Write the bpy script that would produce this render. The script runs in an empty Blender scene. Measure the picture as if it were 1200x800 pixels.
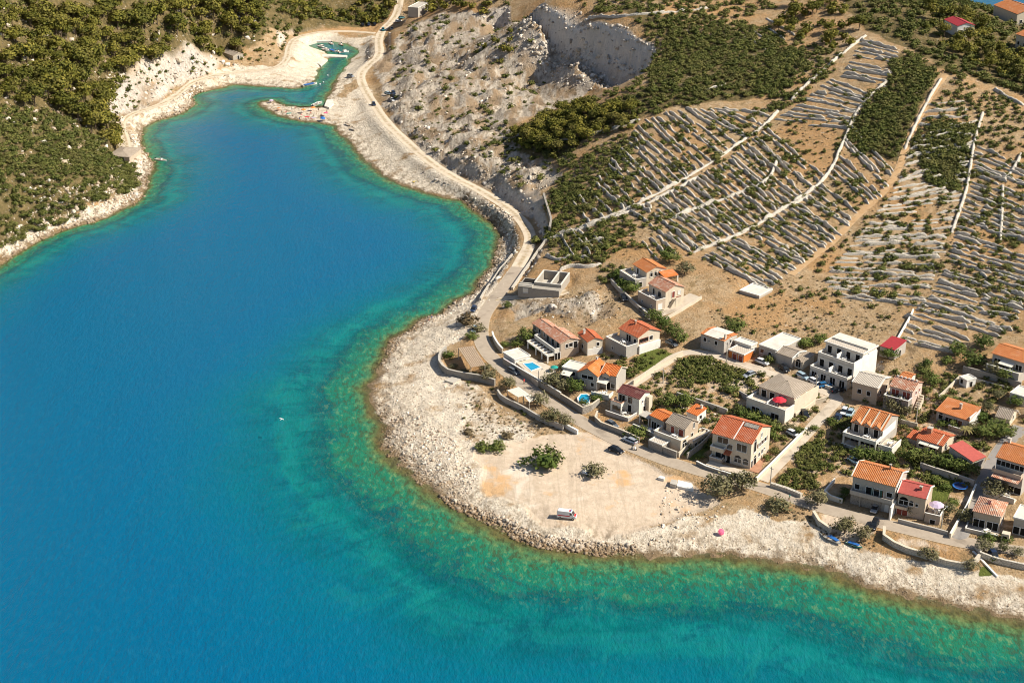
import bpy, bmesh, math, random
import numpy as np
from mathutils import Vector, Matrix
R = math.radians
random.seed(7); rng = np.random.default_rng(11)
scene = bpy.context.scene
COL = scene.collection

# ------------------------------------------------------------------ camera, world, sun, exposure
FPX, YH, HC = 1850.0, -430.0, 200.0            # focal length in photo pixels, horizon row, camera height in metres
PITCH = math.atan((400 - YH) / FPX)
cam_data = bpy.data.cameras.new('camera'); cam = bpy.data.objects.new('camera', cam_data); COL.objects.link(cam)
cam.location = (0, 0, HC); cam.rotation_euler = (math.pi/2 - PITCH, 0, 0)
cam_data.sensor_width = 36; cam_data.lens = FPX/1200*36; cam_data.clip_start = 1; cam_data.clip_end = 20000
scene.camera = cam
SUN_EL, SUN_AZ = 43.0, -8.0                     # azimuth counted from +X towards +Y
world = bpy.data.worlds.new('World'); scene.world = world; world.use_nodes = True
wn = world.node_tree
sky = wn.nodes.new('ShaderNodeTexSky'); sky.sky_type = 'NISHITA'; sky.sun_disc = False
sky.sun_elevation = R(SUN_EL); sky.sun_rotation = R(90 - SUN_AZ)
bg = wn.nodes.get('Background') or wn.nodes.new('ShaderNodeBackground'); bg.inputs['Strength'].default_value = 0.072
wn.links.new(sky.outputs[0], bg.inputs['Color'])
wn.links.new(bg.outputs[0], (wn.nodes.get('World Output') or wn.nodes.new('ShaderNodeOutputWorld')).inputs['Surface'])
sun_data = bpy.data.lights.new('sun', 'SUN'); sun_data.energy = 5.0; sun_data.angle = R(0.53); sun_data.color = (1.0, 0.93, 0.80)
sun = bpy.data.objects.new('sun', sun_data); COL.objects.link(sun); sun.location = (300, 300, 600)
sd = Vector((math.cos(R(SUN_EL))*math.cos(R(SUN_AZ)), math.cos(R(SUN_EL))*math.sin(R(SUN_AZ)), math.sin(R(SUN_EL))))
sun.rotation_euler = sd.to_track_quat('Z', 'Y').to_euler()
scene.view_settings.view_transform = 'Standard'; scene.view_settings.look = 'None'
scene.view_settings.exposure = 0.5; scene.view_settings.gamma = 1.0
scene.cycles.filter_width = 1.0; scene.cycles.max_bounces = 5; scene.cycles.transparent_max_bounces = 8

# ------------------------------------------------------------------ small maths
CP, SP = math.cos(PITCH), math.sin(PITCH)
def ray(px, py):
    a = (np.asarray(px, float) - 600)/FPX; b = (400 - np.asarray(py, float))/FPX
    return np.stack([a, CP + b*SP, -SP + b*CP], -1)
def G(px, py, h=0.0):                          # photo pixel -> point on the level plane z = h
    d = ray(px, py); s = (np.asarray(h, float) - HC)/d[..., 2]
    return np.stack([d[..., 0]*s, d[..., 1]*s], -1)
def vnoise(x, y, seed=0):
    xi = np.floor(x).astype(np.int64); yi = np.floor(y).astype(np.int64); fx = x - xi; fy = y - yi
    fx = fx*fx*(3 - 2*fx); fy = fy*fy*(3 - 2*fy)
    def hsh(i, j):
        n = (i*374761393 + j*668265263 + seed*1442695041) & 0xffffffff
        n = ((n ^ (n >> 13))*1274126177) & 0xffffffff
        return ((n ^ (n >> 16)) & 0xffff)/65535.0
    return (hsh(xi, yi)*(1-fx)+hsh(xi+1, yi)*fx)*(1-fy) + (hsh(xi, yi+1)*(1-fx)+hsh(xi+1, yi+1)*fx)*fy
def fbm(x, y, scale, octs=4, seed=0):
    x = np.asarray(x)/scale; y = np.asarray(y)/scale; r = 0; a = 1; t = 0
    for k in range(octs): r = r + a*vnoise(x, y, seed+k*17); t += a; a *= .5; x = x*2.03+3.1; y = y*2.03+7.7
    return r/t - .5
def sstep(a, b, x):
    t = np.clip((x-a)/(b-a), 0, 1); return t*t*(3-2*t)
def inpoly(x, y, poly):
    c = np.zeros(x.shape, bool); n = len(poly)
    lo = poly.min(0); hi = poly.max(0)
    idx = np.nonzero((x >= lo[0]) & (x <= hi[0]) & (y >= lo[1]) & (y <= hi[1]))
    xs = x[idx]; ys = y[idx]; r = np.zeros(xs.shape, bool)
    for i in range(n):
        x1, y1 = poly[i]; x2, y2 = poly[i-1]
        if y1 == y2: continue
        m = ((y1 > ys) != (y2 > ys)) & (xs < (x2-x1)*(ys-y1)/(y2-y1) + x1); r ^= m
    c[idx] = r; return c
def polyalong(x, y, pts):
    best = np.full(x.shape, 1e18); al = np.zeros(x.shape); s0 = 0.
    for i in range(len(pts)-1):
        a = pts[i]; b = pts[i+1]; d = b-a; L = d@d
        t = np.clip(((x-a[0])*d[0]+(y-a[1])*d[1])/L, 0, 1); r = (x-a[0]-t*d[0])**2+(y-a[1]-t*d[1])**2; m = r < best
        best = np.where(m, r, best); al = np.where(m, s0+t*math.sqrt(L), al); s0 += math.sqrt(L)
    return al
def polydist(x, y, pts, closed=True):
    best = np.full(x.shape, 1e18); n = len(pts)
    for i in range(n if closed else n-1):
        a = pts[i]; b = pts[(i+1) % n]; d = b-a; L = d@d
        if L == 0: continue
        t = np.clip(((x-a[0])*d[0]+(y-a[1])*d[1])/L, 0, 1)
        best = np.minimum(best, (x-a[0]-t*d[0])**2+(y-a[1]-t*d[1])**2)
    return np.sqrt(best)

# ------------------------------------------------------------------ the coast line and the lie of the land
COAST = [(-400,470),(-200,410),(-60,345),(0,310),(20,298),(45,283),(75,270),(110,260),(140,247),(165,233),(172,215),(180,198),(181,190),(170,185),
 (166,172),(163,158),(170,147),(190,139),(215,132),(228,122),(222,115),(228,110),(245,106),(262,103),(270,99),(300,101),(340,104),(352,103),(366,96),(371,87),
 (375,77),(386,69),(384,64),(367,57),(356,53),(371,49.5),(385,48.5),(405,51),(420,56),(422,62),(412,71),(404,82),(399,87),(392,100),(385,112),(380,125),
 (367,126),(350,125),(332,124),(320,118),(308,119),(302,122),(307,127),(322,134),(337,139),(352,142),(375,143),(392,148),(405,162),(415,172),(425,187),
 (450,206),(475,217),(500,226),(525,232),(544,235),(555,246),(570,257),(584,267),(586,285),(582,297),(577,312),(563,327),(555,342),(533,353),(515,368),
 (500,372),(492,375),(480,386),(460,397),(451,415),(447,432),(442,442),(432,455),(437,472),(442,485),(454,497),(452,508),(454,522),(460,535),(472,545),(485,555),
 (507,572),(520,582),(540,595),(562,607),(585,617),(607,627),(635,640),(665,646),(697,645),(745,650),(800,649),(850,650),(900,656),(932,661),(967,666),(987,672),(1007,681),
 (1030,687),(1050,695),(1075,702),(1100,707),(1125,714),(1150,715),(1175,720),(1200,725),(1300,745),(1500,790),(1700,1300),(-700,1300)]
CO = G([c[0] for c in COAST], [c[1] for c in COAST])
HP = [  # photo pixel and height in metres of spots on the land
 (600,500,2.6),(500,440,1.6),(480,480,1.6),(560,440,2.6),(700,600,2.3),(640,560,2.6),(850,625,2.0),(1000,650,2.0),(1150,690,1.6),(540,560,2.2),(1300,720,2),
 (600,232,8.4),(582,224,8),(622,246,9),(540,197,7),(520,182,6.2),(500,165,6),(440,120,2.6),(500,190,5),(560,225,7),(610,260,8),(622,290,7),(600,330,6),(570,370,5),(567,410,4.3),(620,452,4.2),(700,503,4.0),(800,545,3.8),(900,576,3.8),(1000,606,3.8),(1130,637,3.8),(1250,660,3.5),
 (640,350,7.5),(640,400,6),(700,340,9.5),(680,440,5.6),(750,470,6),(745,420,7.5),(840,470,6.5),(900,480,7),(1000,450,9),(1150,480,10),(1100,570,5.5),(1190,560,7),(1250,560,8),(960,540,5),(850,420,9),(920,420,9.5),
 (700,400,8),(780,350,12),(900,350,13),(1050,380,14),(1190,400,15.5),(1280,420,17),(980,330,14.5),
 (650,300,9.5),(690,290,12.5),(700,270,14),(800,270,17.5),(900,270,19),(1000,270,20.5),(1100,270,22),(1200,270,24),(1290,280,26),
 (660,230,13),(720,215,19),(800,200,24),(900,200,26),(1000,200,28),(1100,200,30),(1200,200,32),(1290,200,34),
 (700,150,25),(800,140,31),(900,140,32),(1000,140,36),(1100,140,39),(1200,140,40),
 (760,90,37),(850,60,41),(900,20,47),(960,50,46),(1040,40,51),(1100,75,48),(1150,70,45),(1000,0,55),
 (780,40,41),(605,-4,41),(630,-2,42),(655,6,42),(690,21,42),(715,29,41.5),(740,40,40.5),(720,15,42),(660,-8,42),(800,-10,48),(600,-30,38),(900,-25,52),
 (480,60,10),(520,40,17),(560,60,16),(540,100,13),(500,130,9),(540,150,10),(520,170,9),(600,100,12),(640,120,14),(692,113,14),(650,93,12.5),(612,64,13),(585,40,15),(570,190,10),(630,200,12),(600,150,13),(550,22,20),(490,20,12),
 (462,20,6),(445,40,3),(470,75,6),(430,80,2.5),(450,130,5.5),(400,20,6),(430,5,12),(340,50,3),(350,85,2),(300,85,3),(260,80,4),
 (150,150,5),(148,180,5),(190,125,5),(220,105,4.5),(120,175,7),(0,280,9),(40,255,9),(100,225,10),(150,210,5),(60,200,16),(0,200,22),(110,150,15),(0,130,34),(60,100,31),(110,100,22),(150,100,12),
 (140,120,9),(160,90,14),(180,60,20),(100,60,33),(0,40,55),(100,0,48),(200,20,32),(250,40,17),(300,20,20),(270,65,8),(350,10,20),(-100,100,52),(-100,250,24),(-150,0,75),(200,-30,45),(400,-30,25),(500,-30,25),
]
hpx = np.array(HP); HX = G(hpx[:, 0], hpx[:, 1], hpx[:, 2]); HV = hpx[:, 2]
far = np.array([[250,640,41],[290,600,39],[330,560,38],[310,700,27],[330,740,18],[300,800,10],[330,860,-1],[330,1000,-12],[280,1000,-10],[400,700,22],[450,600,22],[450,900,-10],[220,900,12],[250,1150,-12],[120,900,45],[60,1150,50],[-100,1100,55],[-400,1100,70],[500,1100,-14]], float)
HX = np.vstack([HX, far[:, :2]]); HV = np.concatenate([HV, far[:, 2]])
def tps(r2): return np.where(r2 > 0, r2*np.log(np.maximum(r2, 1e-9)), 0)
S = 100.0; A = HX/S; n = len(A)
K = tps(((A[:, None]-A[None])**2).sum(-1)) + np.eye(n)*0.03
Pm = np.hstack([np.ones((n, 1)), A]); M = np.block([[K, Pm], [Pm.T, np.zeros((3, 3))]])
Wt = np.linalg.solve(M, np.concatenate([HV, np.zeros(3)]))
def natural(x, y):
    X = x/S; Y = y/S; r = Wt[n] + Wt[n+1]*X + Wt[n+2]*Y
    for i in range(n): r = r + Wt[i]*tps((X-A[i, 0])**2+(Y-A[i, 1])**2)
    return r
PIT = [(595,-25,40),(605,0,40),(630,2,41),(655,10,41),(690,25,40.5),(715,33,40),(740,44,39),(768,54,37.5),(762,72,35),(750,92,31),(728,112,25),(700,114,14),(650,94,12),(600,66,11),(572,48,12),(562,25,18),(572,-8,32)]
pit = np.array(PIT); PITW = G(pit[:, 0], pit[:, 1], pit[:, 2])
KP = [(150,250,.5),(60,300,.55),(200,150,.5),(330,150,.5),(450,220,.32),(560,280,.32),(500,372,.34),(435,460,.2),(450,540,.15),(600,650,.135),(800,680,.135),(1000,720,.135),(1200,760,.12),(390,80,.6),(300,110,.7),(340,140,.4),(400,165,.28)]
kp = np.array(KP); KW = G(kp[:, 0], kp[:, 1])
DT, DL, T0, Y0 = 0.0020, 0.0025, -0.60, 245.0
NT_, NL = 631, 650
tt = T0 + DT*np.arange(NT_); yy = Y0*np.exp(DL*np.arange(NL))
GX = tt[None, :]*yy[:, None]; GY = np.repeat(yy[:, None], NT_, 1)
wx = GX + fbm(GX, GY, 7, 3, 5)*3.0; wy = GY + fbm(GX, GY, 7, 3, 9)*3.0     # raggedness of the shore
DS = polydist(wx, wy, CO); DS = np.where(inpoly(wx, wy, CO), -DS, DS)       # + on land, - at sea
NATH = natural(GX, GY)
w_ = 1/((GX[..., None]-KW[:, 0])**2+(GY[..., None]-KW[:, 1])**2+200)
KS = (w_*kp[:, 2]).sum(-1)/w_.sum(-1)
ramp = sstep(-2, 20, DS)
HL = ramp*np.maximum(NATH, np.where(GY > 700, -20, .8)) + (1-ramp)*np.clip(.09*DS, 0, 2)
HL = np.where(GY > 760, np.where(GX > 180, NATH, HL), HL)
px_ = GX + fbm(GX, GY, 6, 4, 15)*5; py_ = GY + fbm(GX, GY, 6, 4, 19)*5
pd = polydist(px_, py_, PITW); pin = inpoly(px_, py_, PITW)
floor_ = 8.5 + fbm(GX, GY, 25, 4, 3)*5
pm = np.where(pin, .34*sstep(0, 2.5, pd) + .30*sstep(4, 7, pd) + .36*sstep(7.5, 26, pd), 0)
HL = HL*(1-pm) + np.minimum(HL, floor_)*pm
DEPTH = np.maximum(-DS, 0)*KS
HG = np.where(DS > 0, HL, -np.minimum(DEPTH, 13))
HG0 = HG.copy()
def hsmooth(x, y, H):
    x = np.asarray(x, float); y = np.asarray(y, float)
    j = np.clip((x/y - T0)/DT, 0, NT_-1.001); i = np.clip(np.log(np.maximum(y, 1)/Y0)/DL, 0, NL-1.001)
    i0 = i.astype(int); j0 = j.astype(int); fi = i-i0; fj = j-j0
    return (H[i0, j0]*(1-fj)+H[i0, j0+1]*fj)*(1-fi) + (H[i0+1, j0]*(1-fj)+H[i0+1, j0+1]*fj)*fi
def hgt(x, y): return hsmooth(x, y, HG)
def T(px, py):                                  # photo pixel -> point on the land
    px = np.asarray(px, float); py = np.asarray(py, float); d = ray(px, py)
    s = np.geomspace(255, 1300, 500); shp = px.shape
    d = d.reshape(-1, 3); hit = np.zeros(len(d))
    X = d[:, 0:1]*s; Y = d[:, 1:2]*s; Z = HC + d[:, 2:3]*s
    bel = Z < np.maximum(hgt(X, Y), -0.0)
    k = np.where(bel.any(1), bel.argmax(1), len(s)-1); lo = s[np.maximum(k-1, 0)]; hi = s[k]
    for _ in range(14):
        m = (lo+hi)/2; b = HC+d[:, 2]*m < np.maximum(hgt(d[:, 0]*m, d[:, 1]*m), 0.0)
        hi = np.where(b, m, hi); lo = np.where(b, lo, m)
    P = d*hi[:, None]; P[:, 2] += HC
    return P.reshape(shp+(3,))
def TP(pts): p = np.array(pts, float); return T(p[:, 0], p[:, 1])

# ------------------------------------------------------------------ node helper
class NM:
    def __init__(s, name):
        s.m = bpy.data.materials.new(name); s.m.use_nodes = True; s.t = s.m.node_tree
        s.b = s.t.nodes.get('Principled BSDF'); s.out = s.t.nodes.get('Material Output')
    def n(s, typ, **k):
        o = s.t.nodes.new(typ)
        for a, v in k.items(): setattr(o, a, v)
        return o
    def put(s, sock, v):
        if isinstance(v, bpy.types.NodeSocket): s.t.links.new(v, sock)
        elif isinstance(v, (tuple, list)) and len(v) == 3 and sock.type == 'RGBA': sock.default_value = (*v, 1)
        else: sock.default_value = v
    def pos(s): return s.n('ShaderNodeNewGeometry').outputs['Position']
    def obj(s): return s.n('ShaderNodeTexCoord').outputs['Object']
    def attr(s, a): return s.n('ShaderNodeAttribute', attribute_name=a)
    def noise(s, vec, scale, detail=3, rough=.55, dist=0.):
        o = s.n('ShaderNodeTexNoise'); s.put(o.inputs['Vector'], vec); o.inputs['Scale'].default_value = scale
        o.inputs['Detail'].default_value = detail; o.inputs['Roughness'].default_value = rough; o.inputs['Distortion'].default_value = dist
        return o.outputs[0]
    def vor(s, vec, scale, feat='F1', out=0):
        o = s.n('ShaderNodeTexVoronoi', feature=feat); s.put(o.inputs['Vector'], vec); o.inputs['Scale'].default_value = scale; return o.outputs[out]
    def math(s, op, a, b=0., c=False):
        o = s.n('ShaderNodeMath', operation=op, use_clamp=c); s.put(o.inputs[0], a); s.put(o.inputs[1], b); return o.outputs[0]
    def rng(s, v, a, b, c=0., d=1.):
        o = s.n('ShaderNodeMapRange'); s.put(o.inputs[0], v)
        for i, q in enumerate((a, b, c, d)): o.inputs[i+1].default_value = q
        return o.outputs[0]
    def mix(s, f, a, b):
        o = s.n('ShaderNodeMix', data_type='RGBA'); s.put(o.inputs[0], f); s.put(o.inputs[6], a); s.put(o.inputs[7], b); return o.outputs[2]
    def mul(s, a, b):
        o = s.n('ShaderNodeMix', data_type='RGBA', blend_type='MULTIPLY'); o.inputs[0].default_value = 1; s.put(o.inputs[6], a); s.put(o.inputs[7], b); return o.outputs[2]
    def ramp(s, f, stops):
        o = s.n('ShaderNodeValToRGB'); s.put(o.inputs[0], f); e = o.color_ramp.elements
        while len(e) < len(stops): e.new(1)
        for q, (p, c) in zip(e, stops): q.position = p; q.color = (*c, 1)
        return o.outputs[0]
    def mapv(s, vec, sc=(1,1,1), rot=(0,0,0)):
        o = s.n('ShaderNodeMapping'); s.put(o.inputs[0], vec); o.inputs['Scale'].default_value = sc; o.inputs['Rotation'].default_value = rot; return o.outputs[0]
    def bump(s, h, strength=.5, dist=.1, normal=None):
        o = s.n('ShaderNodeBump'); s.put(o.inputs['Height'], h); o.inputs['Strength'].default_value = strength; o.inputs['Distance'].default_value = dist
        if normal is not None: s.put(o.inputs['Normal'], normal)
        return o.outputs[0]
    def fin(s, col, rough=.9, bump=None, spec=.25, metal=0.):
        s.put(s.b.inputs['Base Color'], col); s.put(s.b.inputs['Roughness'], rough); s.b.inputs['Specular IOR Level'].default_value = spec; s.b.inputs['Metallic'].default_value = metal
        if bump is not None: s.put(s.b.inputs['Normal'], bump)
        return s.m

def mesh_np(name, V, F, mats=(), smooth=False):
    V = np.asarray(V, np.float32); F = np.asarray(F, np.int32); me = bpy.data.meshes.new(name); k = F.shape[1]
    me.vertices.add(len(V)); me.vertices.foreach_set('co', V.ravel())
    me.loops.add(F.size); me.loops.foreach_set('vertex_index', F.ravel())
    me.polygons.add(len(F)); me.polygons.foreach_set('loop_start', np.arange(0, F.size, k, dtype=np.int32)); me.polygons.foreach_set('loop_total', np.full(len(F), k, np.int32))
    if smooth: me.polygons.foreach_set('use_smooth', np.ones(len(F), bool))
    for m in mats: me.materials.append(m)
    me.update(calc_edges=True); me.validate(); return me
def fattr(me, name, v):
    a = me.attributes.new(name, 'FLOAT', 'POINT'); a.data.foreach_set('value', np.asarray(v, np.float32).ravel())
def link(name, me, parent=None, loc=None, rotz=0):
    o = bpy.data.objects.new(name, me); COL.objects.link(o)
    if parent: o.parent = parent
    if loc is not None: o.location = loc
    if rotz: o.rotation_euler = (0, 0, rotz)
    return o
def tag(o, label=None, cat=None, group=None, kind=None):
    for k, v in (('label', label), ('category', cat), ('group', group), ('kind', kind)):
        if v: o[k] = v
    return o
def thing(name, label, cat, loc, rotz=0, group=None):
    o = link(name, None, None, loc, rotz); o.empty_display_size = .5; return tag(o, label, cat, group)

# ------------------------------------------------------------------ ground masks
jx = GX + fbm(GX, GY, 9, 4, 21)*9; jy = GY + fbm(GX, GY, 9, 4, 31)*9
def zone(polys, soft=0):
    m = np.zeros(GX.shape)
    for p in polys:
        W = TP(p)[:, :2]; q = inpoly(jx, jy, W); m = np.maximum(m, q)
    return m
def blur(m, k=1):
    for _ in range(k):
        a = np.pad(m, 1, mode='edge'); m = (a[:-2, 1:-1]+a[2:, 1:-1]+a[1:-1, :-2]+a[1:-1, 2:]+2*a[1:-1, 1:-1])/6
    return m
Z_SAND = [[(735,655),(745,630),(800,612),(870,598),(940,608),(985,630),(1040,650),(1100,668),(1200,678),(1400,700),(1400,780),(1200,730),(1000,685),(900,660)],
 [(430,480),(435,450),(447,420),(462,390),(500,370),(530,350),(560,330),(580,305),(600,300),(590,335),(565,365),(560,385),(545,395),(515,410),(510,430),(560,452),(600,485),(640,505),(610,520),(560,525),(545,545),(520,585),(480,555),(445,520)],
 [(300,115),(345,120),(385,122),(430,100),(445,130),(470,165),(500,190),(540,215),(560,232),(545,240),(500,232),(450,212),(425,195),(400,160),(350,146)],
 [(140,180),(138,140),(160,128),(200,112),(225,92),(270,78),(330,75),(350,48),(400,42),(445,40),(450,60),(425,90),(400,100),(370,105),(300,108),(260,108),(230,120),(230,130),(180,148),(170,160),(175,190),(185,200),(175,235),(120,262),(60,285),(0,318),(0,295),(60,265),(120,242),(160,222),(165,205)]]
Z_SAND.append([(515,582),(560,606),(610,626),(650,639),(745,648),(748,622),(690,616),(640,598),(595,575),(565,552),(552,528),(530,538)])
Z_DIRT = [[(545,525),(600,518),(660,508),(690,505),(730,535),(800,562),(840,585),(800,612),(745,632),(690,628),(640,610),(590,590),(560,560)],
 [(975,600),(1060,632),(1140,652),(1135,658),(1060,640),(1035,625),(1000,640),(960,612)],
 [(830,425),(880,430),(940,450),(980,465),(960,480),(930,500),(900,475),(870,460)],
 [(590,240),(630,250),(640,235),(625,215),(590,205),(560,215)]]
Z_ROCK = [[(425,40),(450,55),(445,80),(480,30),(540,12),(600,20),(640,70),(690,105),(640,130),(600,150),(610,175),(650,190),(660,205),(635,225),(600,225),(555,215),(520,195),(470,155),(450,125),(445,95),(430,75)],
 [(125,95),(150,90),(200,108),(190,118),(150,130),(135,140)],[(165,70),(205,72),(225,88),(205,100),(175,85)],[(205,62),(235,58),(262,78),(235,92),(220,88)],
 [(590,340),(640,350),(700,345),(720,365),(690,380),(640,365),(605,375),(590,360)]]
Z_SCRUB = [[(-200,-40),(300,-60),(480,-60),(470,5),(440,28),(340,32),(300,55),(280,65),(240,62),(200,65),(170,65),(150,92),(125,98),(130,130),(140,155),(150,180),(165,200),(160,220),(110,240),(60,262),(0,290),(-200,370)],
 [(690,-20),(960,-20),(1010,35),(1060,55),(1105,80),(1200,110),(1300,140),(1300,-20)],[(700,10),(940,60),(930,100),(880,115),(800,125),(745,142),(700,150),(650,185),(600,182),(612,150),(660,128),(720,122),(760,100),(775,50)],
 [(960,-20),(1060,55),(1105,80),(1200,110),(1300,150),(1300,-20)],[(1055,60),(1100,82),(1085,120),(1062,190),(1000,178),(1005,150),(1030,100)],[(1072,160),(1140,145),(1135,225),(1070,190)]]
m_sand = zone(Z_SAND); m_dirt = zone(Z_DIRT); m_rock = zone(Z_ROCK); m_scrub = zone(Z_SCRUB)
m_sand = np.maximum(m_sand, (DS < 5)*1.0)
m_lawn = np.zeros(GX.shape)
for p in [[(755,408),(772,405),(793,416),(772,432),(752,436),(742,428)],[(1085,552),(1108,555),(1120,562),(1108,590),(1085,585)],[(1147,662),(1160,665),(1170,676),(1148,675)],[(800,531),(828,512),(838,520),(812,540)]]:
    m_lawn = np.maximum(m_lawn, inpoly(GX, GY, TP(p)[:, :2]))
m_pit = pin*1.0
m_sand = m_sand*(1-.55*np.maximum(zone([[(560,452),(600,478),(655,500),(640,515),(590,505),(550,482)]]), zone([[(600,505),(570,500),(545,470),(560,462)]])))
m_dirt = np.maximum(m_dirt, .38*zone([[(720,440),(800,410),(900,425),(1000,440),(1080,440),(1190,470),(1200,640),(1000,590),(870,550),(720,500)]]))
# relief of the ground itself
gy_, gx_ = np.gradient(HG0); slope = np.hypot(gx_/(DT*GY), gy_/(DL*GY))
m_rock = np.maximum(m_rock, m_pit)
m_sand = blur(m_sand, 5)*(1-m_pit); m_dirt = blur(m_dirt, 9); m_rock = blur(m_rock, 5); m_scrub = blur(m_scrub, 5); m_lawn = blur(m_lawn, 1)
landm = sstep(0, 6, DS)
rockcoast = m_sand*sstep(.5, 3, DS)*(1-sstep(25, 60, DS))
head = blur(zone([Z_SAND[1]]), 3)
HG = HG + landm*(fbm(GX, GY, 14, 4, 41)*.8*(1-m_dirt) + m_rock*(1-m_pit)*sstep(0, 25, np.where(pin, 0, pd))*(np.abs(fbm(GX, GY, 16, 5, 51))*14-1.6+fbm(GX, GY, 5, 3, 58)*2.6) + m_pit*(fbm(GX*2.0, GY*.6, 6, 4, 61)*5.0+fbm(GX, GY, 2.4, 2, 64)*1.6)*sstep(0, 3, pd))
HG = HG + head*sstep(0, 4, DS)*(np.abs(fbm(GX*1.2+GY*.7, GY-GX*.3, 5, 4, 71))*-2.2+.5)
ddy = DS + 0
HG = np.where((DS > .4) & (HL > -2), np.maximum(HG, .15+.035*np.minimum(DS, 20)), HG)
HG = HG + (DS > -9)*(DS < 7)*m_sand*np.where(DS > .4, np.maximum(fbm(GX, GY, 3.0, 3, 81)*1.1, -.1), fbm(GX, GY, 3.0, 3, 81)*1.1)

# road beds: level the ground under each road
ROADS = [  # name, label-free setting ribbons: points, width, lift
 ('dirt_road', [(470,-12),(466,20),(447,36),(443,50),(446,62),(433,76),(421,88),(427,105),(438,122),(452,143),(475,165),(500,187),(530,207),(560,222),(590,240),(612,258),(622,275),(620,290),(607,313)], 4.6),
 ('coast_road', [(607,313),(588,340),(571,362),(563,378),(563,395),(569,410),(580,424),(605,444),(640,469),(680,493),(720,515),(760,532),(800,546),(850,560),(885,568),(930,584),(975,598),(1030,612),(1080,624),(1130,636),(1175,642),(1260,655)], 5.0),
 ('shore_track', [(150,183),(148,165),(143,152),(143,141),(155,133),(185,124),(205,115),(220,100),(235,92),(262,86),(300,84),(325,80),(337,70),(338,55),(345,45),(370,38),(400,36),(440,39)], 3.6),
 ('village_lane', [(893,563),(910,545),(935,519),(955,497),(975,475),(984,466),(965,457),(930,447),(900,437),(870,426),(845,417),(815,411),(796,413),(770,432),(742,450),(728,458)], 3.6),
 ('alley', [(1122,632),(1136,606),(1148,580),(1158,555),(1170,530),(1185,512),(1197,500)], 4.2),
 ('driveway', [(757,372),(775,366),(795,357),(815,346)], 5.0),
 ('house_track', [(580,352),(600,349),(640,349),(665,341)], 3.2),
 ('terrace_path', [(927,322),(950,303),(975,285),(1007,250),(1040,222),(1055,195),(1065,162),(1080,132),(1090,112),(1108,88)], 2.6),
]
def resample(P, step):
    P = np.asarray(P, float); d = np.r_[0, np.cumsum(np.linalg.norm(np.diff(P[:, :2], axis=0), axis=1))]
    k = max(2, int(d[-1]/step)+1); s = np.linspace(0, d[-1], k)
    return np.stack([np.interp(s, d, P[:, i]) for i in range(P.shape[1])], 1)
def smoothline(P, it=2):
    P = np.asarray(P, float)
    for _ in range(it):
        Q = [P[0]]
        for a, b in zip(P[:-1], P[1:]): Q += [a*.75+b*.25, a*.25+b*.75]
        P = np.array(Q+[P[-1]])
    return P
road_lines = []
for nm, pts, w in ROADS:
    L = resample(smoothline(TP(pts)), 2.0)
    z = L[:, 2].copy()
    for _ in range(25): z[1:-1] = (z[:-2]+z[2:]+2*z[1:-1])/4
    L[:, 2] = z; road_lines.append(L)
    xa, ya = L[:, 0].min()-12, L[:, 1].min()-12; xb, yb = L[:, 0].max()+12, L[:, 1].max()+12
    idx = np.nonzero((GX > xa) & (GX < xb) & (GY > ya) & (GY < yb)); x = GX[idx]; y = GY[idx]
    best = np.full(x.shape, 1e9); bz = np.zeros(x.shape)
    for p in L:
        d2 = (x-p[0])**2+(y-p[1])**2; m = d2 < best; best = np.where(m, d2, best); bz = np.where(m, p[2], bz)
    bw = 1-sstep(w*.5+.8, w*.5+4.5, np.sqrt(best)); HG[idx] = HG[idx]*(1-bw) + (bz-.05)*bw

# level yards under the houses are cut in by the house builder before the ground mesh is made
def level(poly_xy, z, margin=2.0, soft=3.0):
    poly_xy = np.asarray(poly_xy); lo = poly_xy.min(0)-12; hi = poly_xy.max(0)+12
    idx = np.nonzero((GX > lo[0]) & (GX < hi[0]) & (GY > lo[1]) & (GY < hi[1])); x = GX[idx]; y = GY[idx]
    d = polydist(x, y, poly_xy); d = np.where(inpoly(x, y, poly_xy), 0, d)
    w = 1-sstep(margin, margin+soft, d); HG[idx] = HG[idx]*(1-w)+z*w

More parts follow.
